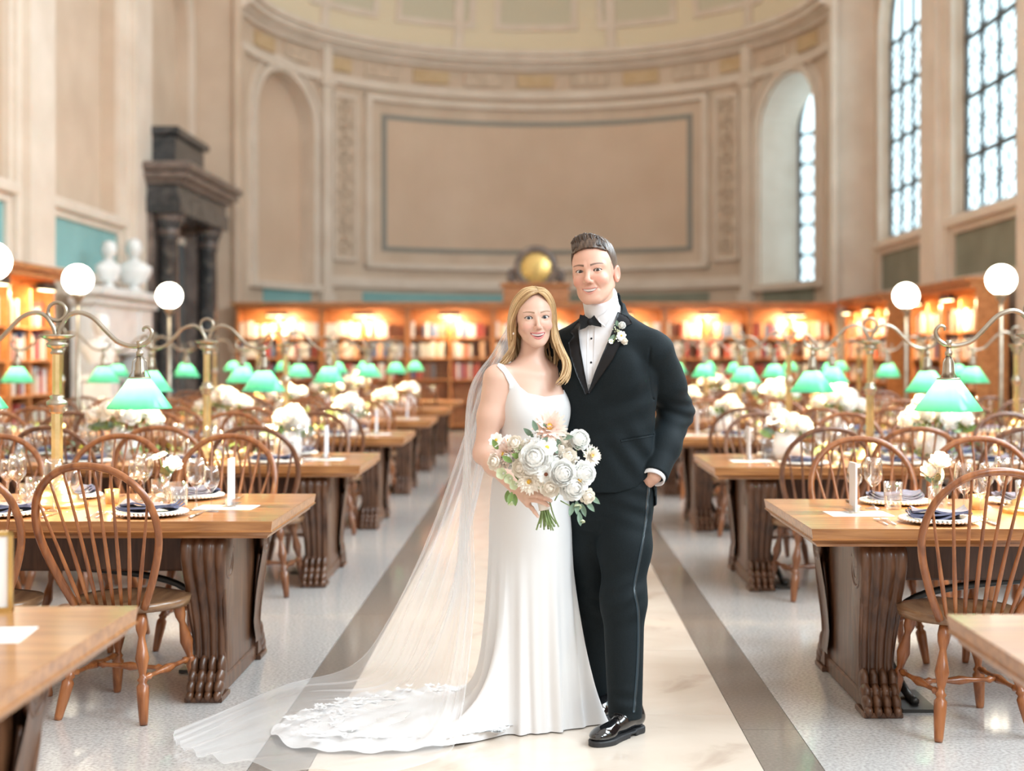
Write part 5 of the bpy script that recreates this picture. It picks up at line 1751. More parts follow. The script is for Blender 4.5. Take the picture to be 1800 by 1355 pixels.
# ---- veil: one long pleated sheet of tulle
def tulle():
    m = bpy.data.materials.new('tulle'); m.use_nodes = True
    nt = m.node_tree; b = nt.nodes['Principled BSDF']
    b.inputs['Base Color'].default_value = (0.92, 0.92, 0.93, 1); b.inputs['Roughness'].default_value = 0.9
    tl = nt.nodes.new('ShaderNodeBsdfTranslucent'); tl.inputs[0].default_value = (0.92, 0.92, 0.93, 1)
    ad = nt.nodes.new('ShaderNodeMixShader'); ad.inputs[0].default_value = 0.45
    nt.links.new(b.outputs[0], ad.inputs[1]); nt.links.new(tl.outputs[0], ad.inputs[2])
    tr = nt.nodes.new('ShaderNodeBsdfTransparent')
    mx = nt.nodes.new('ShaderNodeMixShader'); mx.inputs[0].default_value = 0.30
    nt.links.new(tr.outputs[0], mx.inputs[1]); nt.links.new(ad.outputs[0], mx.inputs[2])
    nt.links.new(mx.outputs[0], nt.nodes['Material Output'].inputs[0])
    return m
M['tulle'] = tulle()
guides = [
    [(-0.085, 5.53, 1.60), (-0.150, 5.58, 1.45), (-0.225, 5.62, 1.30), (-0.42, 5.80, 0.75), (-0.62, 6.00, 0.34), (-0.82, 6.16, 0.05), (-1.08, 5.95, 0.02), (-1.36, 5.30, 0.012)],
    [(-0.070, 5.55, 1.62), (-0.120, 5.60, 1.45), (-0.190, 5.64, 1.25), (-0.35, 5.78, 0.75), (-0.50, 5.92, 0.34), (-0.66, 5.98, 0.045), (-1.00, 5.74, 0.05), (-1.33, 5.17, 0.012)],
    [(-0.050, 5.56, 1.64), (-0.10, 5.62, 1.45), (-0.160, 5.66, 1.20), (-0.27, 5.74, 0.75), (-0.38, 5.82, 0.36), (-0.58, 5.78, 0.045), (-0.95, 5.52, 0.06), (-1.28, 5.08, 0.012)],
    [(-0.075, 5.545, 1.61), (-0.135, 5.57, 1.45), (-0.215, 5.60, 1.25), (-0.285, 5.58, 0.85), (-0.33, 5.56, 0.45), (-0.50, 5.50, 0.07), (-0.80, 5.28, 0.05), (-1.18, 4.97, 0.012)],
    [(-0.092, 5.52, 1.585), (-0.160, 5.54, 1.45), (-0.250, 5.55, 1.28), (-0.275, 5.42, 0.90), (-0.285, 5.32, 0.50), (-0.38, 5.14, 0.09), (-0.58, 4.98, 0.04), (-1.00, 4.86, 0.012)],
    [(-0.097, 5.50, 1.575), (-0.168, 5.52, 1.45), (-0.262, 5.50, 1.28), (-0.255, 5.34, 0.90), (-0.240, 5.24, 0.50), (-0.28, 5.06, 0.08), (-0.34, 4.90, 0.02), (-0.60, 4.72, 0.012)],
]
nv_, nu_ = 110, 150
Gd = np.array([spline(g, nv_) for g in guides])          # (6, nv, 3)
S = np.array([spline(Gd[:, j], nu_) for j in range(nv_)])   # (nv, nu, 3)
u = np.linspace(0, 1, nu_); v = np.linspace(0, 1, nv_)
pl = np.sin(2 * PI * 15 * u + 1.5 * np.sin(2 * PI * 2 * u)) + 0.5 * np.sin(2 * PI * 31 * u + 1)
amp = 0.006 + 0.030 * smoothstep(0.05, 0.5, v) * smoothstep(0.75, 0.5, v)
S[:, :, 1] += amp[:, None] * pl[None] * 0.8
S[:, :, 0] += amp[:, None] * np.cos(2 * PI * 11 * u + 0.5)[None] * 0.35
fl_ = smoothstep(0.62, 0.75, v)
S[:, :, 2] += (fl_[:, None] * 0.014 * (1 + np.sin(2 * PI * 7 * u + 1.0)[None] * np.cos(9 * v)[:, None]))
S[:, :, 2] = np.maximum(S[:, :, 2], 0.006)
ii, jj = np.meshgrid(np.arange(nv_ - 1), np.arange(nu_ - 1), indexing='ij')
q4 = np.stack([ii * nu_ + jj, ii * nu_ + jj + 1, (ii + 1) * nu_ + jj + 1, (ii + 1) * nu_ + jj], -1).reshape(-1, 4)
veil = np_mesh('veil', S.reshape(-1, 3), q4, M['tulle'], bride)
veil['label'] = 'long sheer white tulle veil trailing over the floor'
hm = MB()
edge = np.concatenate([S[::2, 0], S[-1, ::3], S[::-2, -1]])
hm.tube(edge, 0.0012, 4)
hm.build('veil_edge', M['tulle'], veil)
# ================================================================ THE GROOM
GR = np.array([0.272, 5.50, 0.0])
GYAW = math.radians(-20)
GRm = rot_zxy(GYAW, 0, 0).astype(f32)
def g_loc(P): return (P - GR.astype(f32)) @ GRm
def g_wld(q): return np.asarray(q, float) @ GRm.T.astype(float) + GR
ghead = Head((0.226, 5.43, 1.757), math.radians(-17), math.radians(0), math.radians(-5), 1.10, True)
GT = [(0.80, .150, .105, 0, 0), (0.86, .205, .132, 0, 0), (0.95, .204, .130, 0, 0), (1.05, .196, .124, 0, 0), (1.14, .194, .120, 0, 0), (1.25, .203, .124, 0, 0), (1.36, .212, .126, 0, .005),
      (1.44, .218, .120, 0, .010), (1.50, .214, .106, 0, .014), (1.535, .188, .094, 0, .018), (1.57, .130, .082, 0, .02), (1.60, .085, .070, 0, .02), (1.64, .070, .066, 0, .02)]
g_sh = g_wld((0.196, 0.012, 1.452)); g_el = W(1188, 724, 5.60); g_wr = W(1150, 836, 5.40)
g_sh2 = g_wld((-0.192, 0.012, 1.452)); g_el2 = np.array([0.02, 5.72, 1.20]); g_wr2 = np.array([-0.10, 5.66, 1.06])
def wrinkle(P, c, axis, f, width, amp):
    """soft parallel folds around a point"""
    q = P - np.asarray(c, f32)
    e = np.exp(-(nrm(q) / width) ** 2)
    return amp * e * np.sin(f * (q @ np.asarray(axis, f32)))
def g_sleeve(P, left=True):
    if left:
        um = g_sh * 0.5 + g_el * 0.5; fm = g_el * 0.45 + g_wr * 0.55
        d = chain(P, [g_sh, um, g_el, fm, g_wr], [0.076, 0.075, 0.068, 0.062, 0.053], 0.03)
        d = d + wrinkle(P, g_el, (0.35, -0.2, 0.9), 150, 0.10, 0.0045) + wrinkle(P, g_sh * 0.6 + g_el * 0.4, (-0.75, 0.1, 0.65), 80, 0.12, 0.0035)
        ax = (g_wr - g_el) / np.linalg.norm(g_wr - g_el)
        return np.maximum(d, ((P - g_wr.astype(f32)) @ ax.astype(f32)))
    d = chain(P, [g_sh2, g_el2, g_wr2], [0.074, 0.066, 0.052], 0.03)
    ax = (g_wr2 - g_el2) / np.linalg.norm(g_wr2 - g_el2)
    return np.maximum(d, ((P - g_wr2.astype(f32)) @ ax.astype(f32)))
VPOLY = [(1024, 560), (1016, 578), (1020, 610), (1027, 650), (1034.5, 690), (1046, 656), (1060, 622), (1075, 590), (1090, 560), (1094, 535), (1085, 505), (1010, 505)]
def g_torso(P):
    p = g_loc(P)
    d = loft_sd(p, GT)
    d = smin(d, sd_ell(p, (0.085, -0.085, 1.36), (0.08, 0.045, 0.09)), 0.05)
    d = smin(d, sd_ell(p, (-0.085, -0.085, 1.36), (0.08, 0.045, 0.09)), 0.05)
    return d
ARMHOLE = []
def g_collar(P):
    return sd_cap(P, g_wld((0, 0.010, 1.52)), ghead.wld((0, 0.036, -0.060)), 0.071, 0.068)
def g_coltop(P):
    return (P[:, 2] - 1.592 - 0.80 * (P[:, 1] - 5.372) - 0.16 * (P[:, 0] - 0.22)) * 0.77
def g_jacket(P):
    p = g_loc(P)
    d = g_torso(P)
    # drag lines running from the button to the hand in the pocket
    d = d + wrinkle(P, W(1095, 715, 5.42), (-0.35, 0, 0.93), 70, 0.13, 0.004) + wrinkle(P, W(1115, 800, 5.40), (0.8, 0, 0.6), 75, 0.10, 0.006)
    sl = g_sleeve(P, True)
    kk = 0.010 + 0.035 * smoothstep(1.38, 1.47, P[:, 2])
    d = smin(d, sl, kk)
    d = smin(d, g_sleeve(P, False), kk)
    # collar standing round the neck
    cl_ = np.maximum(g_collar(P) - 0.012, g_coltop(P) + 0.016)
    d = smin(d, np.maximum(cl_, 1.52 - P[:, 2]), 0.01)
    if ARMHOLE: d = smax(d, -chain(P, ARMHOLE, [0.0022] * len(ARMHOLE), 0.004), 0.008)
    # opening
    v = px_poly_sd(P, VPOLY)
    v = np.maximum(v, p[:, 1] - 0.0)
    d = smax(d, -v, 0.004)
    # neck hole
    nk = np.maximum(g_collar(P) - 0.003, 1.50 - P[:, 2])
    d = smax(d, -nk, 0.003)
    # swept-back front edge below the pocket
    ft = px_poly_sd(P, [(1138, 838), (1118, 858), (1085, 866), (900, 866), (900, 1000), (1146, 1000), (1152, 880), (1146, 838)])
    d = np.maximum(d, -np.maximum(ft, p[:, 1] - 0.03))
    hem = 0.845 - P[:, 2]
    return np.maximum(d, hem)
def g_shirt(P):
    d = g_torso(P) + 0.012
    nk = np.maximum(g_collar(P), g_coltop(P))
    return smin(d, nk, 0.012)
LG = dict(hipL=g_wld((0.085, -0.005, 0.90)), kneeL=W(1096, 1055, 5.40), ankL=W(1099, 1258, 5.335), hipR=g_wld((-0.085, 0.0, 0.90)), kneeR=W(1043, 1048, 5.60), ankR=W(1062, 1232, 5.70))
def g_trousers(P):
    p = g_loc(P)
    d = loft_sd(p, [(0.70, .06, .05, 0, 0.004), (0.76, .14, .095, 0, 0.004), (0.80, .178, .112, 0, 0.004), (0.88, .186, .114, 0, 0), (0.98, .178, .108, 0, 0), (1.10, .165, .10, 0, 0)])
    l = chain(P, [LG['hipL'], LG['hipL'] * .5 + LG['kneeL'] * .5, LG['kneeL'], LG['ankL']], [0.104, 0.096, 0.081, 0.064], 0.05)
    r = chain(P, [LG['hipR'], LG['hipR'] * .5 + LG['kneeR'] * .5, LG['kneeR'], LG['ankR']], [0.104, 0.094, 0.079, 0.064], 0.05)
    for c, w, ax in ((W(1120, 880, 5.38), 0.10, (0.3, 0, 0.95)), (W(1090, 1050, 5.32), 0.09, (-0.45, 0, 0.9)), (W(1040, 1060, 5.5), 0.09, (0.4, 0, 0.9)), (W(1100, 1235, 5.28), 0.05, (0.1, 0, 1))):
        e = wrinkle(P, c, ax, 95, w, 0.0042)
        l = l + e; r = r + e
    # pressed front crease
    l = np.maximum(l, LG['ankL'][2] - 0.004 - P[:, 2]); r = np.maximum(r, LG['ankR'][2] - 0.002 - P[:, 2])
    d = smin(d, l, 0.03)
    return smin(d, r, 0.03)
def g_handL(P):
    w = g_wr + np.array([-0.016, 0.012, -0.014])
    k = W(1124, 868, 5.47)
    d = sd_cap(P, g_wr, w, 0.030, 0.028)
    for i in range(4):
        a = k + np.array([0.0, -0.028 + 0.019 * i, 0.004 - 0.003 * i]); b = a + np.array([-0.022, -0.004, -0.036]); c = b + np.array([-0.012, 0, -0.026])
        d = smin(d, chain(P, [w, a, b, c], [0.024, 0.0125, 0.0105, 0.0085], 0.008), 0.008)
    t = w + np.array([-0.03, 0.02, -0.035])
    return smin(d, chain(P, [w, t, t + np.array([-0.014, -0.01, -0.035])], [0.02, 0.013, 0.010], 0.008), 0.01)
def g_handR(P):
    w = g_wr2; d = sd_cap(P, g_el2 * .2 + w * .8, w, 0.03)
    for i in range(4):
        a = w + np.array([-0.075, -0.01, 0.028 - 0.019 * i]); b = a + np.array([-0.03, -0.02, -0.004]); c = b + np.array([-0.018, -0.022, -0.003])
        d = smin(d, chain(P, [w, a, b, c], [0.024, 0.0125, 0.0105, 0.0085], 0.008), 0.008)
    return smin(d, chain(P, [w, w + np.array([-0.03, -0.03, 0.045]), w + np.array([-0.06, -0.05, 0.06])], [0.018, 0.013, 0.010], 0.008), 0.01)
def g_neck(P):
    return sd_cap(P, g_wld((0, 0.012, 1.48)), ghead.wld((0, 0.036, -0.050)), 0.058, 0.056)
def g_headbody(P): return smin(smin(ghead.sdf(P), g_neck(P), 0.014), g_torso(P) + 0.030, 0.01)
def g_rest(P):
    d = g_torso(P) + 0.022
    d = smin(d, g_trousers(P) + 0.016, 0.03)
    d = smin(d, chain(P, [g_sh, g_el, g_wr], [0.055, 0.045, 0.03], 0.03), 0.03)
    d = smin(d, chain(P, [g_sh2, g_el2, g_wr2], [0.055, 0.045, 0.03], 0.03), 0.03)
    d = smin(d, g_neck(P), 0.03)
    return d
def g_hands(P): return np.minimum(np.minimum(g_handL(P), g_handR(P)), np.minimum(chain(P, [g_el, g_wr], [0.045, 0.03], 0.03), chain(P, [g_el2, g_wr2], [0.045, 0.03], 0.03)))
skin_m = (0.66, 0.385, 0.29)
va, fa = polygonise(g_headbody, (0.08, 5.24, 1.50), (0.42, 5.64, 1.92), 0.0022)
vb, fb = polygonise(g_rest, (-0.16, 5.20, 0.05), (0.70, 5.90, 1.54), 0.011)
vc, fc = polygonise(g_hands, (-0.26, 5.25, 0.78), (0.66, 5.85, 1.25), 0.0045)
ca = ghead.paint(va, skin_m, (0.58, 0.22, 0.19), (0.085, 0.052, 0.036), (0.70, 0.27, 0.20), (0.06, 0.035, 0.03))
V_ = np.vstack([va, vb, vc]); F_ = np.vstack([fa, fb + len(va), fc + len(va) + len(vb)])
groom = np_mesh('person', V_, F_, M['skin'], None, np.vstack([ca, np.tile(skin_m, (len(vb) + len(vc), 1))]))
tag(groom, 'man in a black tuxedo with bow tie, smiling, one hand in his pocket', 'person')
ghead.eyes(groom, M['iris_brown'])
ghead.teeth(groom)

# ---- hair: short, dark brown, side-swept on top
def g_hairf(P):
    p = ghead.loc(P); ax = np.abs(p[:, 0])
    side = sd_ell(p, (0, 0.014, 0.036), (0.0785, 0.099, 0.086))
    top = sd_ell(p, (-0.002, 0.002, 0.062), (0.068, 0.088, 0.070))
    d = smin(side, top, 0.02)
    # combed strands
    ang = p[:, 0] * 260 + p[:, 1] * 90 + 5 * np.sin(p[:, 1] * 40)
    d = d + 0.0011 * np.sin(ang) * smoothstep(0.05, 0.09, p[:, 2]) + 0.0006 * np.sin(p[:, 2] * 700 + p[:, 1] * 500)
    front = 0.077 + 0.004 * np.sin((p[:, 0] + 0.02) * 60) - p[:, 2] - 0.25 * np.maximum(ax - 0.035, 0)
    temple = np.maximum(-(p[:, 1] + 0.030 + 0.22 * (p[:, 2] - 0.03)), -0.006 - p[:, 2])
    burn = np.maximum(np.maximum(-(p[:, 1] + 0.022), p[:, 1] - 0.004), -0.026 - p[:, 2])
    back = np.maximum(-(p[:, 1] - 0.030), -0.075 - p[:, 2])
    reg = np.minimum(np.minimum(front, temple), np.minimum(burn, back))
    d = smax(d, reg, 0.004)
    d = np.maximum(d, -(sd_ell(np.stack([ax, p[:, 1], p[:, 2]], 1), (0.080, 0.016, -0.012), (0.02, 0.017, 0.028))))
    return d * ghead.k
hv, hf = polygonise(g_hairf, (0.08, 5.24, 1.62), (0.38, 5.62, 1.94), 0.0026)
pl_ = ghead.loc(hv.astype(f32))
t_ = 0.5 + 0.5 * np.sin(pl_[:, 0] * 420 + pl_[:, 1] * 160 + 3 * np.sin(pl_[:, 1] * 60)) * np.cos(pl_[:, 2] * 150 + pl_[:, 0] * 90)
sd_ = smoothstep(0.055, 0.02, pl_[:, 2])
hcol = np.array((0.045, 0.026, 0.018))[None] * (1 - t_[:, None]) + np.array((0.125, 0.078, 0.052))[None] * t_[:, None]
hcol = hcol * (1 - 0.5 * sd_[:, None]) + np.array((0.14, 0.105, 0.085))[None] * 0.5 * sd_[:, None]
def gw_(l): return ghead.wld(np.array(l))
gt = []
for x0 in (0.058, 0.040, 0.020, 0.0, -0.020, -0.040, -0.056):
    e = max(1 - (x0 / 0.080) ** 2, 0.2)
    yf = -0.097 * math.sqrt(e) + 0.014; zt = 0.052 + 0.080 * math.sqrt(e)
    sw = lambda d: max(x0 - d, -0.062)
    gt.append(gw_([(x0, yf + 0.010, 0.079 - 0.010 * (abs(x0) > .05) + 0.004 * math.sin(x0 * 190)), (sw(.003), yf + 0.008, 0.090 if e > .6 else 0.085), (sw(.008), yf + 0.026, min(0.106, zt - .006)), (sw(.014), yf * 0.5, zt), (sw(.012) * .95, 0.020, zt - 0.002), (sw(.006) * .85, 0.060, zt - 0.026)]))
lv, lf, lc = locks('hair', gt, 170, groom, 0.0030, ((0.022, 0.013, 0.010), (0.10, 0.064, 0.045)), 5, 0.0026, 0.002, 16, 1.0)
gh = np_mesh('hair', np.vstack([hv, lv]), np.vstack([hf, lf + len(hv)]), M['hair'], groom, np.vstack([hcol, lc]))
gh['label'] = 'short dark brown side-swept hair'

# ---- clothes
M['tux'] = ramp_color(mat('black_wool', rough=0.75, Sheen_Weight=0.03, Sheen_Roughness=0.4), [(0.3, (0.0030, 0.0065, 0.0085)), (0.7, (0.0055, 0.0105, 0.0135))], nscale=220, detail=2, bump=0.05)
M['tux'].node_tree.nodes['Principled BSDF'].inputs['Specular IOR Level'].default_value = 0.22
M['tux'].node_tree.nodes['Principled BSDF'].inputs['Sheen Tint'].default_value = (0.35, 0.62, 0.75, 1)
M['black_satin'] = mat('black_satin', (0.005, 0.006, 0.009), 0.40, Specular_IOR_Level=0.3)
M['velvet'] = mat('black_velvet', (0.005, 0.005, 0.006), 0.9)
M['shirt'] = mat('white_shirt', (0.80, 0.80, 0.83), 0.7)
M['patent'] = mat('black_patent', (0.006, 0.006, 0.007), 0.08, Coat_Weight=1.0)
M['sole'] = mat('rubber_sole', (0.02, 0.02, 0.022), 0.6)
ah, _ = march([1143, 1141, 1143, 1148, 1153], [612, 640, 670, 700, 722], g_jacket)
ARMHOLE = [a for a in ah]
jv, jf = polygonise(g_jacket, (-0.18, 5.24, 0.80), (0.72, 5.92, 1.68), 0.0042)
jacket = np_mesh('jacket', jv, jf, M['tux'], groom)
sv, sf = polygonise(g_shirt, (0.05, 5.26, 1.10), (0.52, 5.66, 1.70), 0.004)
shirt = np_mesh('shirt', sv, sf, M['shirt'], groom)
tv, tf = polygonise(g_trousers, (0.05, 5.12, 0.03), (0.56, 5.90, 1.05), 0.0045)
trousers = np_mesh('trousers', tv, tf, M['tux'], groom)
# lapels
lapR = [(1086, 548), (1103, 556), (1112, 568), (1096, 575), (1100, 586), (1077, 632), (1052, 668), (1036, 692), (1034, 689), (1045, 656), (1059, 622), (1073, 590), (1081, 566)]
lapL = [(1024, 560), (1016, 578), (1019, 610), (1026, 650), (1034, 690), (1029, 694), (1014, 660), (1002, 625), (999, 602), (1008, 590), (1002, 584), (1014, 566)]
colR = [(1077, 539), (1088, 527), (1097, 525), (1104, 548), (1113, 563), (1095, 571), (1084, 562)]
px_patch('lapel', lapR, g_torso, 0.001, 0.006, M['black_satin'], jacket)
px_patch('lapel', lapL, g_torso, 0.001, 0.006, M['black_satin'], jacket)
#px_patch('jacket_collar', colR, g_jacket, -0.004, 0.010, M['tux'], jacket, y0=4.9)
# pocket welt, closing button
px_patch('pocket_flap', [(1092, 772), (1150, 762), (1150, 766), (1092, 776.5)], g_jacket, -0.001, 0.004, M['tux'], jacket, 2.5)
# shirt: collar wings, placket and studs
#px_patch('shirt_collar', [(1030, 553), (1021, 556), (1017, 541), (1025, 536), (1034, 549), (1046, 556), (1042, 561)], g_shirt, 0.0, 0.004, M['shirt'], shirt, 2.5)
px_patch('shirt_collar', [(1050, 557), (1064, 548), (1078, 532), (1082, 517), (1087, 530), (1078, 552), (1064, 574), (1053, 566)], g_shirt, 0.0, 0.004, M['shirt'], shirt, 2.5)
px_patch('placket', [(1033, 570), (1046, 570), (1043, 640), (1040, 676), (1033, 676), (1032, 620)], g_shirt, 0.0, 0.002, M['shirt'], shirt, 3)
for b in ((1039.5, 595), (1039, 637)):
    c, _ = march([b[0]], [b[1]], g_shirt)
    mb = MB(); mb.ball(c[0] + np.array([0, -0.003, 0]), (0.0042, 0.003, 0.0042), 10, 8); mb.build('stud', M['velvet'], shirt)
# bow tie: knot and two wings
c, _ = march([1037], [566], g_shirt); c = c[0]
bt = empty('bow_tie', tuple(c), 0, None); bt.parent = groom
def wing(pts, d0, d1):
    mb = MB()
    P = []
    for (a, b) in pts:
        P.append([(a / 458.0, d0, -b / 458.0), (a / 458.0, d1, -b / 458.0)])
    P = np.array(P)
    n = len(pts)
    mb.add(np.vstack([P[:, 0], P[:, 1]]), [tuple(range(n))[::-1], tuple(range(n, 2 * n))] + [(i, (i + 1) % n, n + (i + 1) % n, n + i) for i in range(n)], False)
    return mb
wl_ = [(-1, -5), (-9, -11), (-18, -13), (-20, -2), (-17, 4), (-18, 14), (-9, 11), (-1, 5)]
wr_ = [(1, -6), (8, -13), (18, -17), (17, -8), (19, 0), (20, 9), (9, 7), (1, 5)]
wing(wl_, -0.024, -0.006).build('wing', M['velvet'], bt); wing(wr_, -0.024, -0.006).build('wing', M['velvet'], bt)
mb = MB(); mb.ball((0, -0.020, 0), (0.012, 0.012, 0.014), 12, 8); mb.build('knot', M['velvet'], bt)
mb = MB()
ring = [ghead.wld((0, 0.035, -0.118)) + np.array([0.067 * math.cos(a), 0.067 * math.sin(a), -0.028 * -math.sin(a) - 0.012]) for a in np.linspace(0, 2 * PI, 28, endpoint=False)]
# shirt cuff at the pocket
ax = (g_wr - g_el) / np.linalg.norm(g_wr - g_el)
mb = MB(); mb.lathe([(0.046, 0.0), (0.0455, 1.0), (0.040, 1.0), (0.040, 0.0)], 22, axis=(tuple(g_wr - ax * 0.02), tuple(g_wr + ax * 0.016)), cap=False)
mb.build('shirt_cuff', M['shirt'], shirt)
# satin stripe down the outer seam
M['stripe'] = mat('satin_stripe', (0.022, 0.036, 0.046), 0.33)
cl = spline([(1141, 853), (1138, 885), (1137, 905), (1132, 940), (1124, 985), (1117, 1020), (1116, 1040), (1121, 1065), (1123, 1095), (1122, 1150), (1119, 1200), (1114.5, 1252)], 60)
poly = [(x - 2.6, y) for x, y in cl] + [(x + 2.6, y) for x, y in cl[::-1]]
px_patch('satin_stripe', poly, g_trousers, -0.0005, 0.0022, M['stripe'], trousers, 4.0)
# ---- shoes
def shoe(heel, toe, nm):
    h, t = np.array([*heel, 0.0]), np.array([*toe, 0.0])
    d_ = t - h; Lh = np.linalg.norm(d_); d_ /= Lh
    s_ = np.array([-d_[1], d_[0], 0])
    Rm = np.stack([d_, s_, [0, 0, 1]], 1).astype(f32)
    def loc(P): return (P - h.astype(f32)) @ Rm
    def upper(P):
        p = loc(P)
        d = sd_cap(p, (0.035, 0, 0.058), (Lh - 0.05, 0, 0.040), 0.034, 0.026)
        d = smin(d, sd_ell(p, (Lh - 0.062, 0, 0.034), (0.066, 0.044, 0.026)), 0.02)
        d = smin(d, sd_cap(p, (0.06, 0, 0.09), (0.13, 0, 0.066), 0.030, 0.028), 0.03)
        d = smin(d, sd_cap(p, (0.045, 0, 0.06), (0.055, 0, 0.105), 0.034, 0.034), 0.02)
        return np.maximum(d, 0.017 - p[:, 2])
    def sole(P):
        p = loc(P)
        q = p.copy(); q[:, 2] = 0
        d = smin(sd_cap(q, (0.038, 0, 0), (0.10, 0, 0), 0.037, 0.034), smin(sd_cap(q, (0.10, 0, 0), (Lh - 0.075, 0, 0), 0.034, 0.046), sd_ell(q, (Lh - 0.06, 0, 0), (0.066, 0.046, 0.05)), 0.02), 0.02)
        zt = np.abs(p[:, 2] - 0.0165) - 0.0045
        base = np.maximum(d, zt)
        hl = np.maximum(np.maximum(d, p[:, 0] - 0.085), np.abs(p[:, 2] - 0.0125) - 0.0125)
        fr = np.maximum(np.maximum(d, 0.12 - p[:, 0]), np.abs(p[:, 2] - 0.0085) - 0.0085)
        return np.minimum(np.minimum(base, hl), fr)
    lo = np.minimum(h, t) - [0.08, 0.08, 0.003]; hi = np.maximum(h, t) + [0.08, 0.08, 0.16]
    a, b = polygonise(upper, lo, hi, 0.0032)
    so = np_mesh('shoe', a, b, M['patent'], groom)
    a, b = polygonise(sole, lo, hi, 0.004)
    np_mesh('sole', a, b, M['sole'], so)
    mb = MB()
    for k in range(4):
        x = 0.118 + 0.016 * k; z = 0.112 - 0.30 * (x - 0.118) - 0.010
        pts = [h + d_ * x + s_ * w + np.array([0, 0, z - 6 * w * w]) for w in np.linspace(-0.02, 0.02, 7)]
        mb.tube(pts, 0.0022, 5)
    mb.build('laces', M['velvet'], so)
    return so
shoe((0.405, 5.395), (0.210, 5.160), 'front')
shoe((0.330, 5.78), (0.232, 5.50), 'rear')
# ================================================================ FLOWERS
def petal_mat(nm, col):
    m = mat(nm, col, 0.6); nt = m.node_tree
    t = nt.nodes.new('ShaderNodeBsdfTranslucent'); t.inputs[0].default_value = (*col, 1)
    mx = nt.nodes.new('ShaderNodeMixShader'); mx.inputs[0].default_value = 0.18
    nt.links.new(nt.nodes['Principled BSDF'].outputs[0], mx.inputs[1]); nt.links.new(t.outputs[0], mx.inputs[2])
    nt.links.new(mx.outputs[0], nt.nodes['Material Output'].inputs[0])
    return m
M['petal_white'] = petal_mat('white_petal', (0.97, 0.965, 0.94))
M['petal_cream'] = petal_mat('cream_petal', (0.94, 0.88, 0.79))
M['petal_blush'] = petal_mat('blush_petal', (0.93, 0.76, 0.68))
M['petal_green'] = petal_mat('green_petal', (0.74, 0.80, 0.58))
M['pollen'] = mat('yellow_pollen', (0.80, 0.48, 0.06), 0.8)
M['dark_eye'] = mat('brown_flower_eye', (0.25, 0.08, 0.04), 0.7)
M['leaf_grey'] = ramp_color(mat('sage_leaf', rough=0.55), [(0.3, (0.13, 0.22, 0.155)), (0.7, (0.24, 0.34, 0.25))], nscale=25)
M['leaf_green'] = ramp_color(mat('fresh_leaf', rough=0.5), [(0.3, (0.12, 0.20, 0.05)), (0.7, (0.24, 0.36, 0.10))], nscale=25)
M['stem'] = ramp_color(mat('green_stem', rough=0.5), [(0.3, (0.16, 0.24, 0.08)), (0.7, (0.30, 0.40, 0.16))], nscale=40)
M['ribbon'] = mat('ivory_ribbon', (0.84, 0.80, 0.74), 0.4)
def petal(mb, base, out, up, l, w, cup=0.3, tip=0.6, curl=0.0, n=5, m=5):
    """petal from base along `out`, bending towards `up`; local frames given as unit vectors"""
    side = np.cross(out, up); side /= np.linalg.norm(side) + 1e-9
    P = np.zeros((n, m, 3))
    for i in range(n):
        t = i / (n - 1)
        if tip >= 0.8: ww = w * (math.sin(PI * (0.12 + 0.80 * t)) ** 0.8) * (1 if t < 1 else 0.5)
        else: ww = w * math.sin(PI * (0.10 + 0.55 * t))
        for j in range(m):
            s = -1 + 2 * j / (m - 1)
            tt = t * (1 - (0.0 if tip >= 0.8 else 0.26) * s * s * t)
            rf = (0.05 * l * math.sin(5 * s + 9 * l * 100)) * t ** 3 if tip < 0.8 else 0
            P[i, j] = base + out * (l * tt) + up * (cup * l * t * t + 0.30 * w * s * s * cup * 2 + curl * l * t ** 4 + rf) + side * (ww * s)
    mb.grid(P)
def frame_of(nv):
    nv = np.asarray(nv, float); nv = nv / np.linalg.norm(nv)
    a = np.cross(nv, [0, 0, 1.0]); 
    if np.linalg.norm(a) < 1e-3: a = np.array([1.0, 0, 0])
    a /= np.linalg.norm(a); b = np.cross(nv, a)
    return nv, a, b
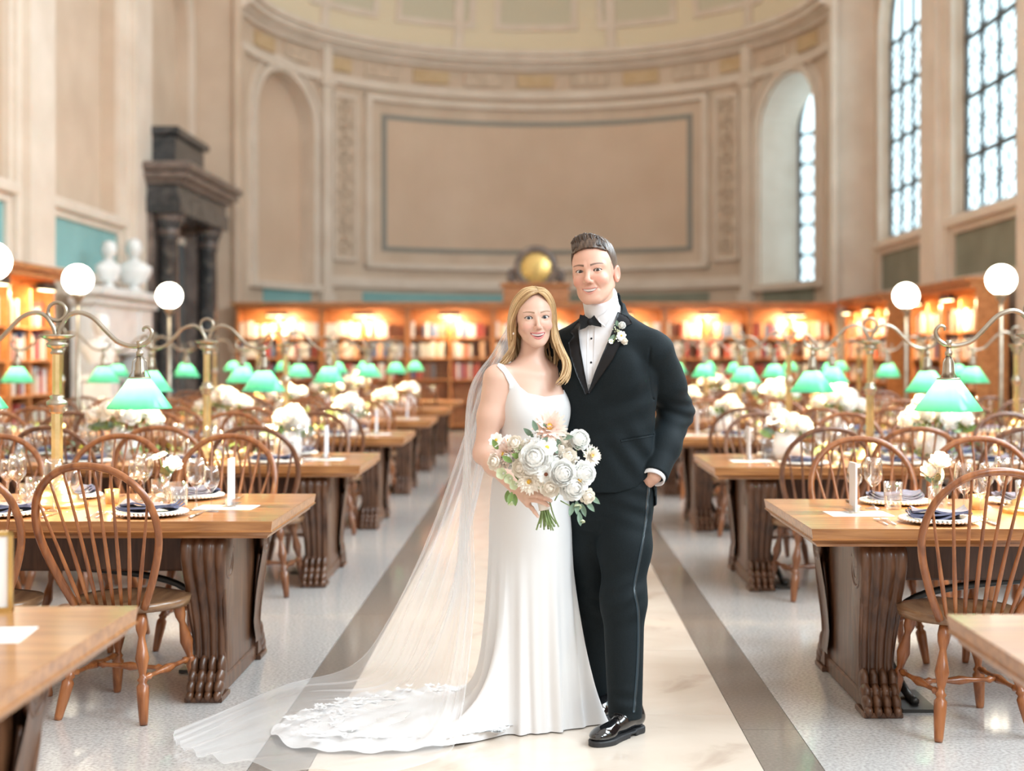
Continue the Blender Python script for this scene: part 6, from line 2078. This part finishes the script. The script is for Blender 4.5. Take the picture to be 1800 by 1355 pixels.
def flower_mesh(kind, R, seed=0, lod=1.0):
    """flower facing +z at the origin, radius R; returns list of (mesh, partname)"""
    rg = np.random.default_rng(seed); mb = MB(); up = np.array([0, 0, 1.0]); ctr = None
    z3 = np.zeros(3)
    if kind == 'dahlia':
        for ring, (nn, ll, el) in enumerate(((20, 1.0, 0.08), (18, 0.94, 0.36), (15, 0.78, 0.70), (10, 0.56, 1.05))):
            for k in range(int(nn * lod)):
                a = 2 * PI * (k + 0.5 * ring) / int(nn * lod) + rg.uniform(-.1, .1)
                o = np.array([math.cos(a), math.sin(a), 0]); e = el + rg.uniform(-.12, .12)
                out = o * math.cos(e) + up * math.sin(e); u2 = -o * math.sin(e) + up * math.cos(e)
                petal(mb, z3, out, u2, R * ll * rg.uniform(.9, 1.08), R * 0.15, 0.15, 0.8, n=4, m=3)
        ctr = MB(); ctr.ball((0, 0, R * 0.22), (R * .2, R * .2, R * .16), 8, 6)
        m1, m2 = M['petal_blush'] if seed % 3 != 2 else M['petal_cream'], M['pollen']
    elif kind in ('peony', 'ranunculus', 'rose'):
        rings = {'peony': 6, 'ranunculus': 7, 'rose': 5}[kind]; R = R * 1.12
        zc = R * 0.30; rs = R * 0.72
        cc = np.array([0, 0, zc])
        mb.ball(cc, rs * 0.80, 16, 12)
        for ring in range(rings):            # petals wrap the ball like scales, rim first
            f = ring / (rings - 1)
            al = math.radians(112 - 96 * f)
            nn = max(3, int((9 if kind != 'rose' else 7) * (0.35 + 0.75 * math.sin(min(al, 1.57))) * lod))
            for k in range(nn):
                a = 2 * PI * (k + 0.41 * ring) / nn + rg.uniform(-.12, .12)
                o = np.array([math.cos(a), math.sin(a), 0])
                ab = al + 0.25
                rad = o * math.sin(ab) + up * math.cos(ab); tan = -o * math.cos(ab) + up * math.sin(ab)
                lift = {'peony': 0.46, 'ranunculus': 0.34, 'rose': 0.42}[kind] * (1 - 0.25 * f) + rg.uniform(-.05, .08)
                out = tan * math.cos(lift) + rad * math.sin(lift); u2 = rad * math.cos(lift) - tan * math.sin(lift)
                petal(mb, cc + rad * rs * 0.93, out, u2, R * (0.66 - 0.22 * f) * rg.uniform(.92, 1.08), R * (0.40 - 0.18 * f), -0.30, 0.7, 0.16, n=5, m=5)
        R = R / 1.12
        m1 = M['petal_white'] if kind != 'rose' else M['petal_cream']; m2 = M['petal_green']
        if kind == 'ranunculus':
            ctr = MB(); ctr.ball((0, 0, R * 1.08), R * 0.10, 8, 6)
    elif kind == 'cosmos':
        for k in range(8):
            a = 2 * PI * k / 8 + rg.uniform(-.08, .08)
            o = np.array([math.cos(a), math.sin(a), 0]); e = 0.22 + rg.uniform(-.12, .12)
            petal(mb, z3, o * math.cos(e) + up * math.sin(e), -o * math.sin(e) + up * math.cos(e), R, R * 0.36, 0.08, 0.7, -0.08, n=5, m=5)
        ctr = MB(); ctr.ball((0, 0, R * 0.08), (R * .2, R * .2, R * .13), 10, 6)
        m1, m2 = M['petal_white'], (M['pollen'] if seed % 2 == 0 else M['dark_eye'])
    elif kind == 'hellebore':
        for k in range(5):
            a = 2 * PI * k / 5
            o = np.array([math.cos(a), math.sin(a), 0]); e = 0.55
            petal(mb, z3, o * math.cos(e) + up * math.sin(e), -o * math.sin(e) + up * math.cos(e), R, R * 0.5, 0.30, 0.6, n=5, m=5)
        ctr = MB(); ctr.ball((0, 0, R * 0.12), (R * .18, R * .18, R * .2), 8, 6)
        m1, m2 = M['petal_green'], M['petal_white']
    else:          # cluster of tiny blossoms
        for k in range(int(22 * lod)):
            d = rg.normal(0, 1, 3); d[2] = abs(d[2]) * .8; d /= np.linalg.norm(d)
            c = d * R * rg.uniform(.55, 1.0)
            mb.ball(c, R * rg.uniform(.12, .2), 6, 5)
        m1, m2 = (M['petal_white'] if seed % 2 else M['petal_green']), None
    out = [(mb.mesh(kind if kind != 'cluster' else 'blossom_cluster', m1), kind if kind != 'cluster' else 'blossom_cluster')]
    if ctr is not None: out.append((ctr.mesh('flower_centre', m2), 'flower_centre'))
    return out
def place_flower(parent, fm, pos, nv, spin=0.0):
    nv, a, b = frame_of(nv)
    R_ = Matrix(((a[0], b[0], nv[0], 0), (a[1], b[1], nv[1], 0), (a[2], b[2], nv[2], 0), (0, 0, 0, 1)))
    o = link_mesh(fm[0][1], fm[0][0], parent)
    o.matrix_local = Matrix.Translation(Vector(pos)) @ R_ @ Matrix.Rotation(spin, 4, 'Z')
    for m, nmx in fm[1:]: link_mesh(nmx, m, o)
    return o
def leaf_mesh(l, w, m):
    mb = MB(); P = np.zeros((7, 5, 3))
    for i in range(7):
        t = i / 6; ww = w * math.sin(PI * min(0.06 + 0.94 * t, 1)) ** 0.85
        for j in range(5):
            s = -1 + j / 2
            P[i, j] = (ww * s, 0.10 * l * t * t + 0.25 * ww * abs(s), l * t)
    mb.grid(P); return mb.mesh('leaf', m)
def place_leaf(parent, m, pos, d, face):
    d = np.asarray(d, float); d /= np.linalg.norm(d); f_ = np.asarray(face, float); f_ = f_ - d * (f_ @ d); f_ /= np.linalg.norm(f_) + 1e-9
    x = np.cross(f_, d)
    o = link_mesh('leaf', m, parent)
    o.matrix_local = Matrix(((x[0], f_[0], d[0], pos[0]), (x[1], f_[1], d[1], pos[1]), (x[2], f_[2], d[2], pos[2]), (0, 0, 0, 1)))
    return o

# ---------------------------------------------------------------- the bridal bouquet
BQ = W(957, 893, 5.115)
bq = thing('bouquet', 'round bridal bouquet of white and blush flowers held by the woman', 'bouquet', tuple(BQ))
def bp(px, py, Y): return W(px, py, Y) - BQ
ctr = bp(955, 825, 5.13)
FL = [('dahlia', 966, 747, 5.06, 0.068, 0), ('dahlia', 884, 797, 5.08, 0.058, 1), ('peony', 941, 806, 5.02, 0.052, 0), ('ranunculus', 988, 832, 5.01, 0.046, 0), ('cosmos', 962, 784, 5.02, 0.040, 0),
      ('cosmos', 960, 834, 5.005, 0.036, 1), ('rose', 966, 856, 5.02, 0.034, 0), ('rose', 916, 822, 5.04, 0.032, 1), ('dahlia', 929, 847, 5.02, 0.050, 2), ('ranunculus', 1018, 773, 5.08, 0.036, 1),
      ('dahlia', 1042, 800, 5.07, 0.040, 5), ('peony', 1006, 856, 5.03, 0.044, 1), ('cosmos', 1022, 845, 5.01, 0.044, 2), ('peony', 1026, 832, 5.04, 0.040, 2), ('hellebore', 884, 832, 5.05, 0.032, 0),
      ('hellebore', 896, 841, 5.04, 0.028, 1), ('hellebore', 905, 852, 5.05, 0.026, 2), ('rose', 998, 804, 5.05, 0.032, 2), ('cluster', 932, 778, 5.05, 0.026, 1), ('cluster', 915, 800, 5.06, 0.026, 2),
      ('cluster', 1000, 800, 5.06, 0.030, 1), ('cluster', 1016, 815, 5.05, 0.028, 3), ('rose', 906, 780, 5.07, 0.028, 3), ('hellebore', 1015, 888, 5.05, 0.024, 3), ('rose', 1032, 872, 5.05, 0.026, 4),
      ('hellebore', 898, 882, 5.07, 0.020, 4), ('cosmos', 870, 772, 5.09, 0.030, 4), ('peony', 975, 812, 5.06, 0.040, 3), ('rose', 990, 775, 5.09, 0.034, 5), ('cluster', 945, 760, 5.09, 0.024, 5), ('cosmos', 892, 772, 5.10, 0.022, 6),
      ('rose', 872, 812, 5.09, 0.030, 7), ('peony', 895, 806, 5.09, 0.034, 6), ('rose', 925, 788, 5.09, 0.030, 8), ('hellebore', 912, 790, 5.06, 0.022, 6), ('rose', 985, 790, 5.07, 0.030, 6), ('hellebore', 1024, 915, 5.06, 0.014, 5)]
for i, (k, x, y, Y, R, sd) in enumerate(FL):
    p = bp(x, y, Y); nv = (p - ctr) * np.array([1, 0.6, 1]); nv = nv / (np.linalg.norm(nv) + 1e-6) * 0.7 + np.array([0, -1.0, 0.12])
    if k in ('hellebore',) and y > 875: nv = np.array([0.1, -0.5, -0.8])
    place_flower(bq, flower_mesh(k, R, sd), p - nv / np.linalg.norm(nv) * R * 0.35, nv, i * 1.3)
lg_, lf_ = leaf_mesh(0.052, 0.010, M['leaf_grey']), leaf_mesh(0.046, 0.0105, M['leaf_green'])
lv = [(945, 760, -.4, 1, 0), (938, 768, -.9, .8, 0), (950, 775, .5, .9, 0), (964, 765, -.4, 1, 0), (972, 775, .3, -.9, 0), (985, 770, .8, .1, 0), (948, 785, .6, .7, 0), (985, 792, -.2, 1, 0), (980, 800, .1, 1, 0), (935, 800, -.5, -.6, 1), (918, 806, -.9, .4, 1), (900, 812, -.8, .5, 1),
      (905, 826, .4, -.9, 1), (912, 836, .3, -1, 1), (944, 842, -.8, -.5, 0), (950, 832, .7, -.4, 1), (900, 865, -.3, -1, 1), (893, 862, -.1, -1, 1), (904, 868, .1, -1, 1), (1014, 880, 0, -1, 0), (1022, 885, .3, -1, 0), (1030, 880, .6, -.8, 0), (1036, 870, .7, -.6, 0),
      (1008, 884, -.3, -1, 0), (1018, 900, .1, -1, 0), (1012, 790, .5, .7, 0), (1025, 800, .6, .4, 0), (875, 790, -.4, .8, 1), (975, 852, .8, -.3, 0), (985, 865, .9, -.2, 0)]
for x, y, dx, dz, t in lv:
    place_leaf(bq, lg_ if t == 0 else lf_, bp(x, y, 5.05 + 0.02 * ((x * 7) % 3)), (dx, -0.25, dz), (0.2 * dx, -1, 0.2))
hd0, hd1 = bp(950, 852, 5.125), bp(962, 926, 5.115)
stp = []
for k in range(22):
    a = 2 * PI * k / 22 * 2.4; r = 0.016 * math.sqrt((k + 0.5) / 22)
    c = np.array([math.cos(a), math.sin(a), 0])
    top = hd0 + c * r * 2.2; mid = hd0 * .42 + hd1 * .58 + c * r * 0.95; end = hd1 + c * r * (2.3 + 0.8 * math.sin(k)) + np.array([0, 0, 0.012 * math.sin(k * 2.1)])
    mb = MB(); mb.tube(spline([top, mid, end], 8), 0.0028, 6); mb.build('stem', M['stem'], bq)
mb = MB(); mb.tube(spline([bp(966, 880, 5.10), bp(972, 903, 5.09), bp(982, 926, 5.09)], 6), 0.0026, 6); mb.build('stem', M['stem'], bq)
for a, b in (((975, 880), (1018, 776)), ((980, 870), (1040, 802)), ((985, 880), (1014, 890))):
    pa, pb = bp(*a, 5.10), bp(*b, 5.085)
    mb = MB(); mb.tube(spline([pa, pa * .4 + pb * .6 + np.array([0.006, 0.01, -0.01]), pb], 8), 0.0024, 6); mb.build('stem', M['stem'], bq)
wc0, wc1 = hd0 * .62 + hd1 * .38, hd0 * .40 + hd1 * .60
mb = MB(); mb.lathe([(0.0235, 0), (0.0215, .3), (0.0205, .7), (0.0215, 1), (0.018, 1.0)], 20, axis=(tuple(wc0), tuple(wc1)), cap=False); mb.build('ribbon_wrap', M['ribbon'], bq)

# ---------------------------------------------------------------- boutonniere on the groom's lapel
bc_, _ = march([1087], [592], g_jacket); bc_ = bc_[0] + np.array([0, -0.010, 0])
bo = thing('boutonniere', 'small white boutonniere pinned to the man\'s black lapel', 'boutonniere', tuple(bc_))
def bo_p(px, py): return (W(px, py, bc_[1]) - bc_)
for k, x, y, R, sd in (('cluster', 1084, 577, 0.017, 2), ('ranunculus', 1093, 572, 0.013, 3), ('cosmos', 1092, 590, 0.020, 4), ('rose', 1097, 600, 0.012, 5), ('cluster', 1087, 596, 0.012, 1), ('cosmos', 1074, 600, 0.011, 6)):
    place_flower(bo, flower_mesh(k, R, sd), bo_p(x, y) + np.array([0, -0.008, 0]), (0.1, -1, 0.1), sd)
ls_ = leaf_mesh(0.026, 0.007, M['leaf_grey'])
for x, y, dx, dz in ((1090, 600, .5, -.9), (1093, 600, .9, -.4), (1088, 604, .1, -1), (1078, 592, -.7, -.5), (1086, 574, -.2, 1), (1080, 588, -.6, -.9)):
    place_leaf(bo, ls_, bo_p(x, y), (dx, -0.1, dz), (0, -1, 0))
mb = MB(); mb.tube([bo_p(1086, 585) + np.array([0, -.006, 0]), bo_p(1077, 603) + np.array([0, -.008, 0])], 0.0022, 6); mb.build('stem', M['stem'], bo)
# ================================================================ TABLE SETTINGS
def glass_mesh(nm, h, bowl_r, bowl_h, foot_r=0.036):
    stem = h - bowl_h
    prof = [(foot_r, 0.0), (foot_r, 0.002), (foot_r * 0.5, 0.006), (0.005, 0.012), (0.0038, stem * 0.5), (0.0048, stem - 0.006), (bowl_r * 0.45, stem + 0.006), (bowl_r * 0.85, stem + bowl_h * 0.22), (bowl_r, stem + bowl_h * 0.45), (bowl_r * 0.93, stem + bowl_h * 0.72), (bowl_r * 0.78, h), (bowl_r * 0.76, h), (bowl_r * 0.90, stem + bowl_h * 0.70), (bowl_r * 0.96, stem + bowl_h * 0.45), (bowl_r * 0.80, stem + bowl_h * 0.22), (0.004, stem + 0.012)]
    mb = MB(); mb.lathe(prof, 20, cap=False); mb.add([(foot_r * math.cos(a), foot_r * math.sin(a), 0) for a in np.linspace(0, 2 * PI, 20, endpoint=False)], [tuple(range(19, -1, -1))])
    return mb.mesh(nm, M['wine_glass_clear'])
GL = {'large': glass_mesh('wine_glass', 0.225, 0.043, 0.125), 'small': glass_mesh('wine_glass', 0.195, 0.036, 0.105, 0.033)}
mb = MB(); mb.lathe([(0.030, 0), (0.034, 0.004), (0.040, 0.05), (0.042, 0.12), (0.0405, 0.12), (0.0385, 0.05), (0.032, 0.010), (0.001, 0.008)], 18); GL['tumbler'] = mb.mesh('water_glass', M['wine_glass_clear'])
# beaded glass charger
M['charger'] = mat('pale_glass', (0.84, 0.82, 0.78), 0.12)
mb = MB(); mb.lathe([(0.06, 0.0), (0.10, 0.002), (0.150, 0.012), (0.152, 0.016), (0.10, 0.006), (0.001, 0.005)], 36)
CHG = mb.mesh('charger_plate', M['charger'])
mb = MB()
for k in range(52):
    a = 2 * PI * k / 52; mb.ball((0.153 * math.cos(a), 0.153 * math.sin(a), 0.016), 0.0072, 6, 4)
BEADS = mb.mesh('beaded_rim', M['charger'])
M['china'] = mat('white_china', (0.85, 0.84, 0.82), 0.2)
mb = MB(); mb.lathe([(0.06, 0.006), (0.085, 0.010), (0.125, 0.022), (0.126, 0.025), (0.085, 0.014), (0.001, 0.012)], 32); PLT = mb.mesh('dinner_plate', M['china'])
# folded napkin
M['napkin'] = ramp_color(mat('navy_linen', rough=0.8), [(0.3, (0.090, 0.098, 0.165)), (0.7, (0.125, 0.135, 0.215))], nscale=60, detail=2, bump=0.1)
def napkin_mesh():
    mb = MB(); nu, nv = 26, 9
    for layer in range(3):
        P = np.zeros((nu, nv, 3))
        for i in range(nu):
            u = -1 + 2 * i / (nu - 1)
            for j in range(nv):
                w = -1 + 2 * j / (nv - 1)
                z = 0.026 + layer * 0.010 + 0.012 * math.sin(u * 3.0 + layer) * (0.5 - 0.5 * w) + 0.020 * abs(u) ** 3 + 0.006 * math.sin(5 * u + 2 * w)
                P[i, j] = (0.125 * u * (1 - 0.06 * layer), 0.062 * w * (1 - 0.08 * layer) + 0.010 * math.sin(2.4 * u), z)
        mb.grid(P)
        B = np.concatenate([P[:, 0], P[-1, 1:], P[::-1, -1][1:], P[0, ::-1][1:-1]])
        mb.grid(np.stack([B, B - np.array([0, 0, 0.008])], 1), closed_u=True)
    return mb.mesh('napkin', M['napkin'])
NAP = napkin_mesh()
def fork_mesh():
    mb = MB()
    mb.tube([(0, -0.10, 0.004), (0, -0.02, 0.006), (0, 0.035, 0.008), (0, 0.05, 0.006)], [0.0045, 0.0032, 0.0026, 0.004], 6, flat=(1.2, 0.5))
    mb.box(-0.011, 0.011, 0.048, 0.066, 0.004, 0.007)
    for k in range(4):
        x = -0.0095 + 0.0063 * k
        mb.tube([(x, 0.064, 0.0055), (x, 0.085, 0.008), (x, 0.105, 0.010)], [0.0019, 0.0017, 0.001], 5)
    return mb.mesh('fork', M['silver'])
def knife_mesh():
    mb = MB()
    mb.tube([(0, -0.11, 0.005), (0, -0.03, 0.006), (0, -0.01, 0.005)], [0.0065, 0.0055, 0.004], 8, flat=(1.2, 0.7))
    P = np.array([[(-0.008 * (1 - 0.7 * t ** 4), -0.01 + 0.125 * t, 0.0025), (0.0075, -0.01 + 0.125 * t, 0.0025), (0.0075, -0.01 + 0.125 * t, 0.0045), (-0.008 * (1 - 0.7 * t ** 4), -0.01 + 0.125 * t, 0.0030)] for t in np.linspace(0, 1, 9)])
    mb.grid(P, closed_v=True, smooth=False)
    return mb.mesh('knife', M['silver'])
FK, KF = fork_mesh(), knife_mesh()
# votive candle
M['votive_glass'] = mat('amber_votive_glass', (0.90, 0.62, 0.30), 0.2, Transmission_Weight=0.6)
mb = MB(); mb.lathe([(0.026, 0), (0.030, 0.004), (0.033, 0.065), (0.031, 0.065), (0.028, 0.01), (0.001, 0.008)], 16); VOT = mb.mesh('votive_cup', M['votive_glass'])
mb = MB(); mb.lathe([(0.001, 0.010), (0.0255, 0.010), (0.0265, 0.036), (0.001, 0.036)], 14); WAX = mb.mesh('wax', mat('candle_wax', (0.88, 0.80, 0.66), 0.5))
mb = MB(); mb.ball((0, 0, 0.047), (0.005, 0.005, 0.011), 8, 6); FLM = mb.mesh('flame', M['candle_glow'])
# paper sheet and acrylic stand
M['paper'] = mat('white_paper', (0.88, 0.87, 0.85), 0.7)
MENU = MB().box(-0.13, 0.13, -0.095, 0.095, 0.0, 0.0012).mesh('paper_sheet', M['paper'])
thin_glass('acrylic', (0.93, 0.95, 0.96), 1.0)
mb = MB(); mb.box(-0.004, 0.004, -0.05, 0.05, 0.006, 0.215, 0.0005); ACR = mb.mesh('upright_card', mat('white_card', (0.80, 0.80, 0.82), 0.35))
mb = MB(); mb.box(-0.035, 0.035, -0.06, 0.06, 0.0, 0.012, 0.002); mb.box(-0.02, -0.013, -0.05, 0.05, 0.012, 0.035); mb.box(0.013, 0.02, -0.05, 0.05, 0.012, 0.035); ACB = mb.mesh('base', M['acrylic'])
# bud vase
mb = MB(); mb.lathe([(0.028, 0), (0.030, 0.004), (0.016, 0.02), (0.013, 0.05), (0.015, 0.09), (0.030, 0.135), (0.028, 0.135), (0.013, 0.09), (0.011, 0.05), (0.001, 0.02)], 16); BUD = mb.mesh('vase', M['wine_glass_clear'])
mb = MB(); mb.lathe([(0.07, 0), (0.085, 0.01), (0.095, 0.10), (0.080, 0.18), (0.075, 0.18), (0.090, 0.10), (0.08, 0.015), (0.001, 0.01)], 20); VAS = mb.mesh('vase', M['china'])
FLM_CACHE = {}
def fl(kind, R, sd):
    key = (kind, R, sd)
    if key not in FLM_CACHE: FLM_CACHE[key] = flower_mesh(kind, R, sd, 0.8)
    return FLM_CACHE[key]
LFA, LFB = leaf_mesh(0.10, 0.024, M['leaf_green']), leaf_mesh(0.09, 0.020, M['leaf_grey'])

def bud_vase(x, y, label, cols, seed):
    o = thing('bud_vase', label, 'vase', (x, y, TH), 0, 'bud vases on the tables')
    link_mesh('vase', BUD, o)
    rg = np.random.default_rng(seed)
    for i, k in enumerate(cols):
        p = np.array([rg.uniform(-.035, .035), rg.uniform(-.03, .03), 0.165 + 0.045 * i])
        place_flower(o, fl(k, 0.040, i), p, (p[0] * 8, -0.5 + p[1] * 5, 1.0), rg.uniform(0, 6))
        mb = MB(); mb.tube(spline([(0, 0, 0.02), p * 0.5 + np.array([0, 0, 0.03]), p], 6), 0.003, 5); mb.build('stem', M['stem'], o)
    for j in range(3):
        a = rg.uniform(0, 6)
        place_leaf(o, LFB, (0, 0, 0.12), (math.cos(a), math.sin(a), 0.9), (0, -1, 0.3))
def arrangement(x, y, label, n, spread, h, seed):
    o = thing('flower_arrangement', label, 'flowers', (x, y, TH), 0, 'white flower arrangements on the tables')
    link_mesh('vase', VAS, o)
    rg = np.random.default_rng(seed)
    for i in range(n):
        a = 2 * PI * i * 0.382; r = spread * math.sqrt((i + 0.5) / n)
        p = np.array([r * math.cos(a), 0.8 * r * math.sin(a), h - 0.55 * r + rg.uniform(-.03, .04)])
        k = ('peony', 'ranunculus', 'rose', 'peony', 'cosmos')[i % 5]
        place_flower(o, fl(k, 0.058, i % 3), p, (p[0] * 3, p[1] * 3 - 0.35, 0.5), rg.uniform(0, 6))
    for j in range(n + 4):
        a = rg.uniform(0, 2 * PI); r = spread * rg.uniform(.5, 1.05)
        p = np.array([r * math.cos(a), 0.8 * r * math.sin(a), h - 0.6 * r - 0.06])
        place_leaf(o, LFA if j % 3 else LFB, p, (math.cos(a), math.sin(a), rg.uniform(-.1, .9)), (0, -1, 0.6))
    mb = MB()
    for j in range(9):
        a = 2 * PI * j / 9
        mb.tube(spline([(0.02 * math.cos(a), 0.02 * math.sin(a), 0.03), (0.05 * math.cos(a), 0.05 * math.sin(a), h * .6), (spread * .6 * math.cos(a), spread * .5 * math.sin(a), h - 0.08)], 6), 0.004, 5)
    tag(mb.build('stems', M['stem'], o), kind='stuff')
def garland(x0, x1, y, label, seed):
    o = thing('greenery_runner', label, 'greenery', ((x0 + x1) / 2, y, TH))
    rg = np.random.default_rng(seed); w = abs(x1 - x0) / 2
    for nmx, m, n in (('foliage', M['leaf_green'], 170), ('pale_foliage', M['leaf_grey'], 80)):
        mb = MB()
        for k in range(n):
            c = np.array([rg.uniform(-w, w), rg.normal(0, 0.045), 0.012 + abs(rg.normal(0, 0.035))])
            a = rg.uniform(0, 2 * PI); d = np.array([math.cos(a), math.sin(a), rg.uniform(-.0, .8)]); d /= np.linalg.norm(d)
            s = np.cross(d, [0, 0, 1.0]); s /= np.linalg.norm(s); l = rg.uniform(.05, .09); ww = l * .22; u = np.cross(s, d)
            c[2] = max(c[2], 0.02)
            mb.add([c, c + d * l * .5 + s * ww + u * .004, c + d * l, c + d * l * .5 - s * ww + u * .004], [(0, 1, 2, 3)])
        tag(mb.build(nmx, m, o), kind='stuff')

PLACE = []
votl = bpy.data.lights.new('votive_light', 'POINT'); votl.energy = 0.35; votl.color = (1.0, 0.55, 0.22); votl.shadow_soft_size = 0.02
def votive(x, y, label, light=True):
    o = thing('votive_candle', label, 'candle', (x, y, TH), 0, 'lit votive candles')
    link_mesh('cup', VOT, o); link_mesh('wax', WAX, o); link_mesh('flame', FLM, o)
    if light:
        lo = bpy.data.objects.new('votive_light', votl); COL.objects.link(lo); lo.parent = o; lo.location = (0, 0, 0.085)
for s, r, yc in TABLES:
    tn = rowname(s, r)
    if r == 0: continue
    for side, xs in (('near', NEARX), ('far', FARX)):
        for k, dx in enumerate(xs):
            x = s * (XIN + dx); sg = -1 if side == 'near' else 1
            if side == 'near' and r == 1 and k == 0: x -= 0.02 * s
            ye = yc + sg * (TD / 2)
            if not inview(x, ye, 0.12): continue
            pos = 'aisle-end' if k == 0 else ORD[k]
            where = '%s place, %s side, %s' % (pos, side, tn)
            f = -sg      # +1 when the diner faces +y
            yp = ye - sg * 0.215
            rz = 0 if f > 0 else PI
            def put(nm, m, dx_, dy_, label, cat, grp, rzz=0.0, z=0.0):
                X_, Y_ = x + f * dx_, yp + f * dy_
                if cat == 'glass':                       # keep clear of lamp bases, vases and flowers
                    ob = [(1.07, 0, 0.19), (3.0, 0, 0.19)]
                    ob += ([(0.66, 0.04, 0.11) if s > 0 else (0.62, 0.14, 0.11), (0.86, 0.12, 0.085)] if r == 1 else [(0.55, 0.05, 0.175), (1.62 if s < 0 else 1.48, 0.06, 0.16)])
                    for ox, oy, rr in ob:
                        lx, ly = s * (XIN + ox), yc + oy
                        dd = math.hypot(X_ - lx, Y_ - ly) + 1e-6
                        if dd < rr: X_, Y_ = lx + (X_ - lx) * rr / dd, ly + (Y_ - ly) * rr / dd
                o = link_mesh(nm, m, None, (X_, Y_, TH + z), (0, 0, rz + rzz))
                return tag(o, label, cat, grp)
            if r <= 3:
                c = thing('charger_plate', 'beaded glass charger plate, %s' % where, 'plate', (x, yp, TH), rz, 'beaded charger plates')
                link_mesh('charger', CHG, c); link_mesh('beaded_rim', BEADS, c)
                put('dinner_plate', PLT, 0, 0, 'white dinner plate under the napkin, %s' % where, 'plate', 'white dinner plates')
                put('napkin', NAP, 0.0, 0, 'folded navy linen napkin, %s' % where, 'napkin', 'folded napkins', 0.15 * ((k % 3) - 1))
            if r <= 2:
                put('fork', FK, -0.20, 0, 'silver dinner fork, %s' % where, 'fork', 'silver forks')
                put('fork', FK, -0.235, -0.01, 'outer silver salad fork, %s' % where, 'fork', 'silver forks')
                put('knife', KF, 0.195, 0, 'silver knife, %s' % where, 'knife', 'silver knives')
            jit = lambda: random.uniform(-.015, .015)
            if not (r > 4 and k > 3):
                put('wine_glass', GL['large'], 0.15 + jit(), 0.20 + jit(), 'large clear wine glass, %s' % where, 'glass', 'large wine glasses')
            if r <= 4:
                put('wine_glass', GL['small'], 0.225 + jit(), 0.14 + jit(), 'small clear wine glass, %s' % where, 'glass', 'small wine glasses')
            if r <= 2:
                put('water_glass', GL['tumbler'], 0.06 + jit(), 0.235 + jit(), 'straight water glass, %s' % where, 'glass', 'water glasses')
    # things along the middle and at the aisle end
    xa = s * (XIN + 0.17)
    if r <= 4:
        o = link_mesh('paper_sheet', MENU, None, (s * (XIN + 0.30), yc - 0.05, TH), (0, 0, 0.03 * s))
        tag(o, 'white paper sheet lying at the aisle end of %s' % tn, 'paper', 'paper sheets')
    if r <= 4:
        st = thing('card_stand', 'slim clear card stand at the aisle end of %s' % tn, 'stand', (s * (XIN + 0.29), yc - 0.0, TH + 0.0013), 0.05 * s, 'clear card stands')
        link_mesh('base', ACB, st); link_mesh('upright_card', ACR, st)
    if r == 1:
        if s > 0: bud_vase(s * (XIN + 0.66), yc + 0.04, 'bud vase of white roses on the first whole right-hand table', ('rose', 'peony'), 3)
        else: bud_vase(s * (XIN + 0.62), yc + 0.14, 'bud vase of white flowers on the first whole left-hand table', ('peony', 'cosmos'), 4)
        votive(s * (XIN + 0.86), yc + 0.12, 'lit votive candle on %s' % tn)
        votive(s * (XIN + 1.40), yc + 0.02, 'lit votive candle beyond the lamp on %s' % tn)
    else:
        if r <= 4: garland(s * (XIN + 0.70), s * (XIN + 3.9), yc, 'leafy greenery runner along the middle of %s' % tn, r * 7 + s)
        arrangement(s * (XIN + (1.62 if s < 0 else 1.48)), yc + 0.06, 'tall arrangement of white flowers on %s' % tn, 14 if r <= 3 else 9, 0.20, 0.36, r * 3 + s)
        if r <= 5: arrangement(s * (XIN + 0.55), yc + 0.05, 'small arrangement of white flowers by the aisle, %s' % tn, 7, 0.11, 0.27, r * 5 + s)
        for q, dx in enumerate((0.80, 1.85, 2.5)):
            if inview(s * (XIN + dx), yc, 0.1):
                votive(s * (XIN + dx), yc - 0.13, 'lit votive candle, %s from the aisle, %s' % (ORD[q], tn), r <= 3)
# nearest left table: framed sign, stack of papers
sg_ = thing('table_sign', 'white sign in a slim gilt frame on the blurred foreground table', 'sign', (-1.545, 3.70, TH), math.radians(8))
MB().box(-0.15, 0.15, 0, 0.006, 0.012, 0.20).build('card', M['paper'], sg_)
fr = MB(); fr.box(-0.162, -0.15, -0.004, 0.010, 0, 0.212); fr.box(0.15, 0.162, -0.004, 0.010, 0, 0.212); fr.box(-0.162, 0.162, -0.004, 0.010, 0.20, 0.212); fr.box(-0.162, 0.162, -0.01, 0.016, 0, 0.012)
fr.build('frame', M['gold'], sg_)
tag(link_mesh('paper_sheet', MENU, None, (-1.36, 3.40, TH), (0, 0, 0.1)), 'white paper sheet on the blurred foreground left table', 'paper', 'paper sheets')
# socket box on the apron of the second right-hand table
tb = [o for o in bpy.data.objects if o.name.startswith('reading_table') and abs(o.location.x - XIN) < .01 and abs(o.location.y - (9.60 - TD / 2)) < .01][0]
ob = MB().box(1.34, 1.52, -0.235, -0.20, 0.56, 0.67, 0.006).build('outlet_box', mat('outlet_grey', (0.55, 0.52, 0.47), 0.5), tb)
for q in (1.39, 1.47):
    mb = MB(); mb.lathe([(0.022, 0), (0.022, 1)], 14, axis=((q, -0.238, 0.615), (q, -0.234, 0.615))); mb.build('socket', M['dark_metal'], ob)
bpy.context.view_layer.update()
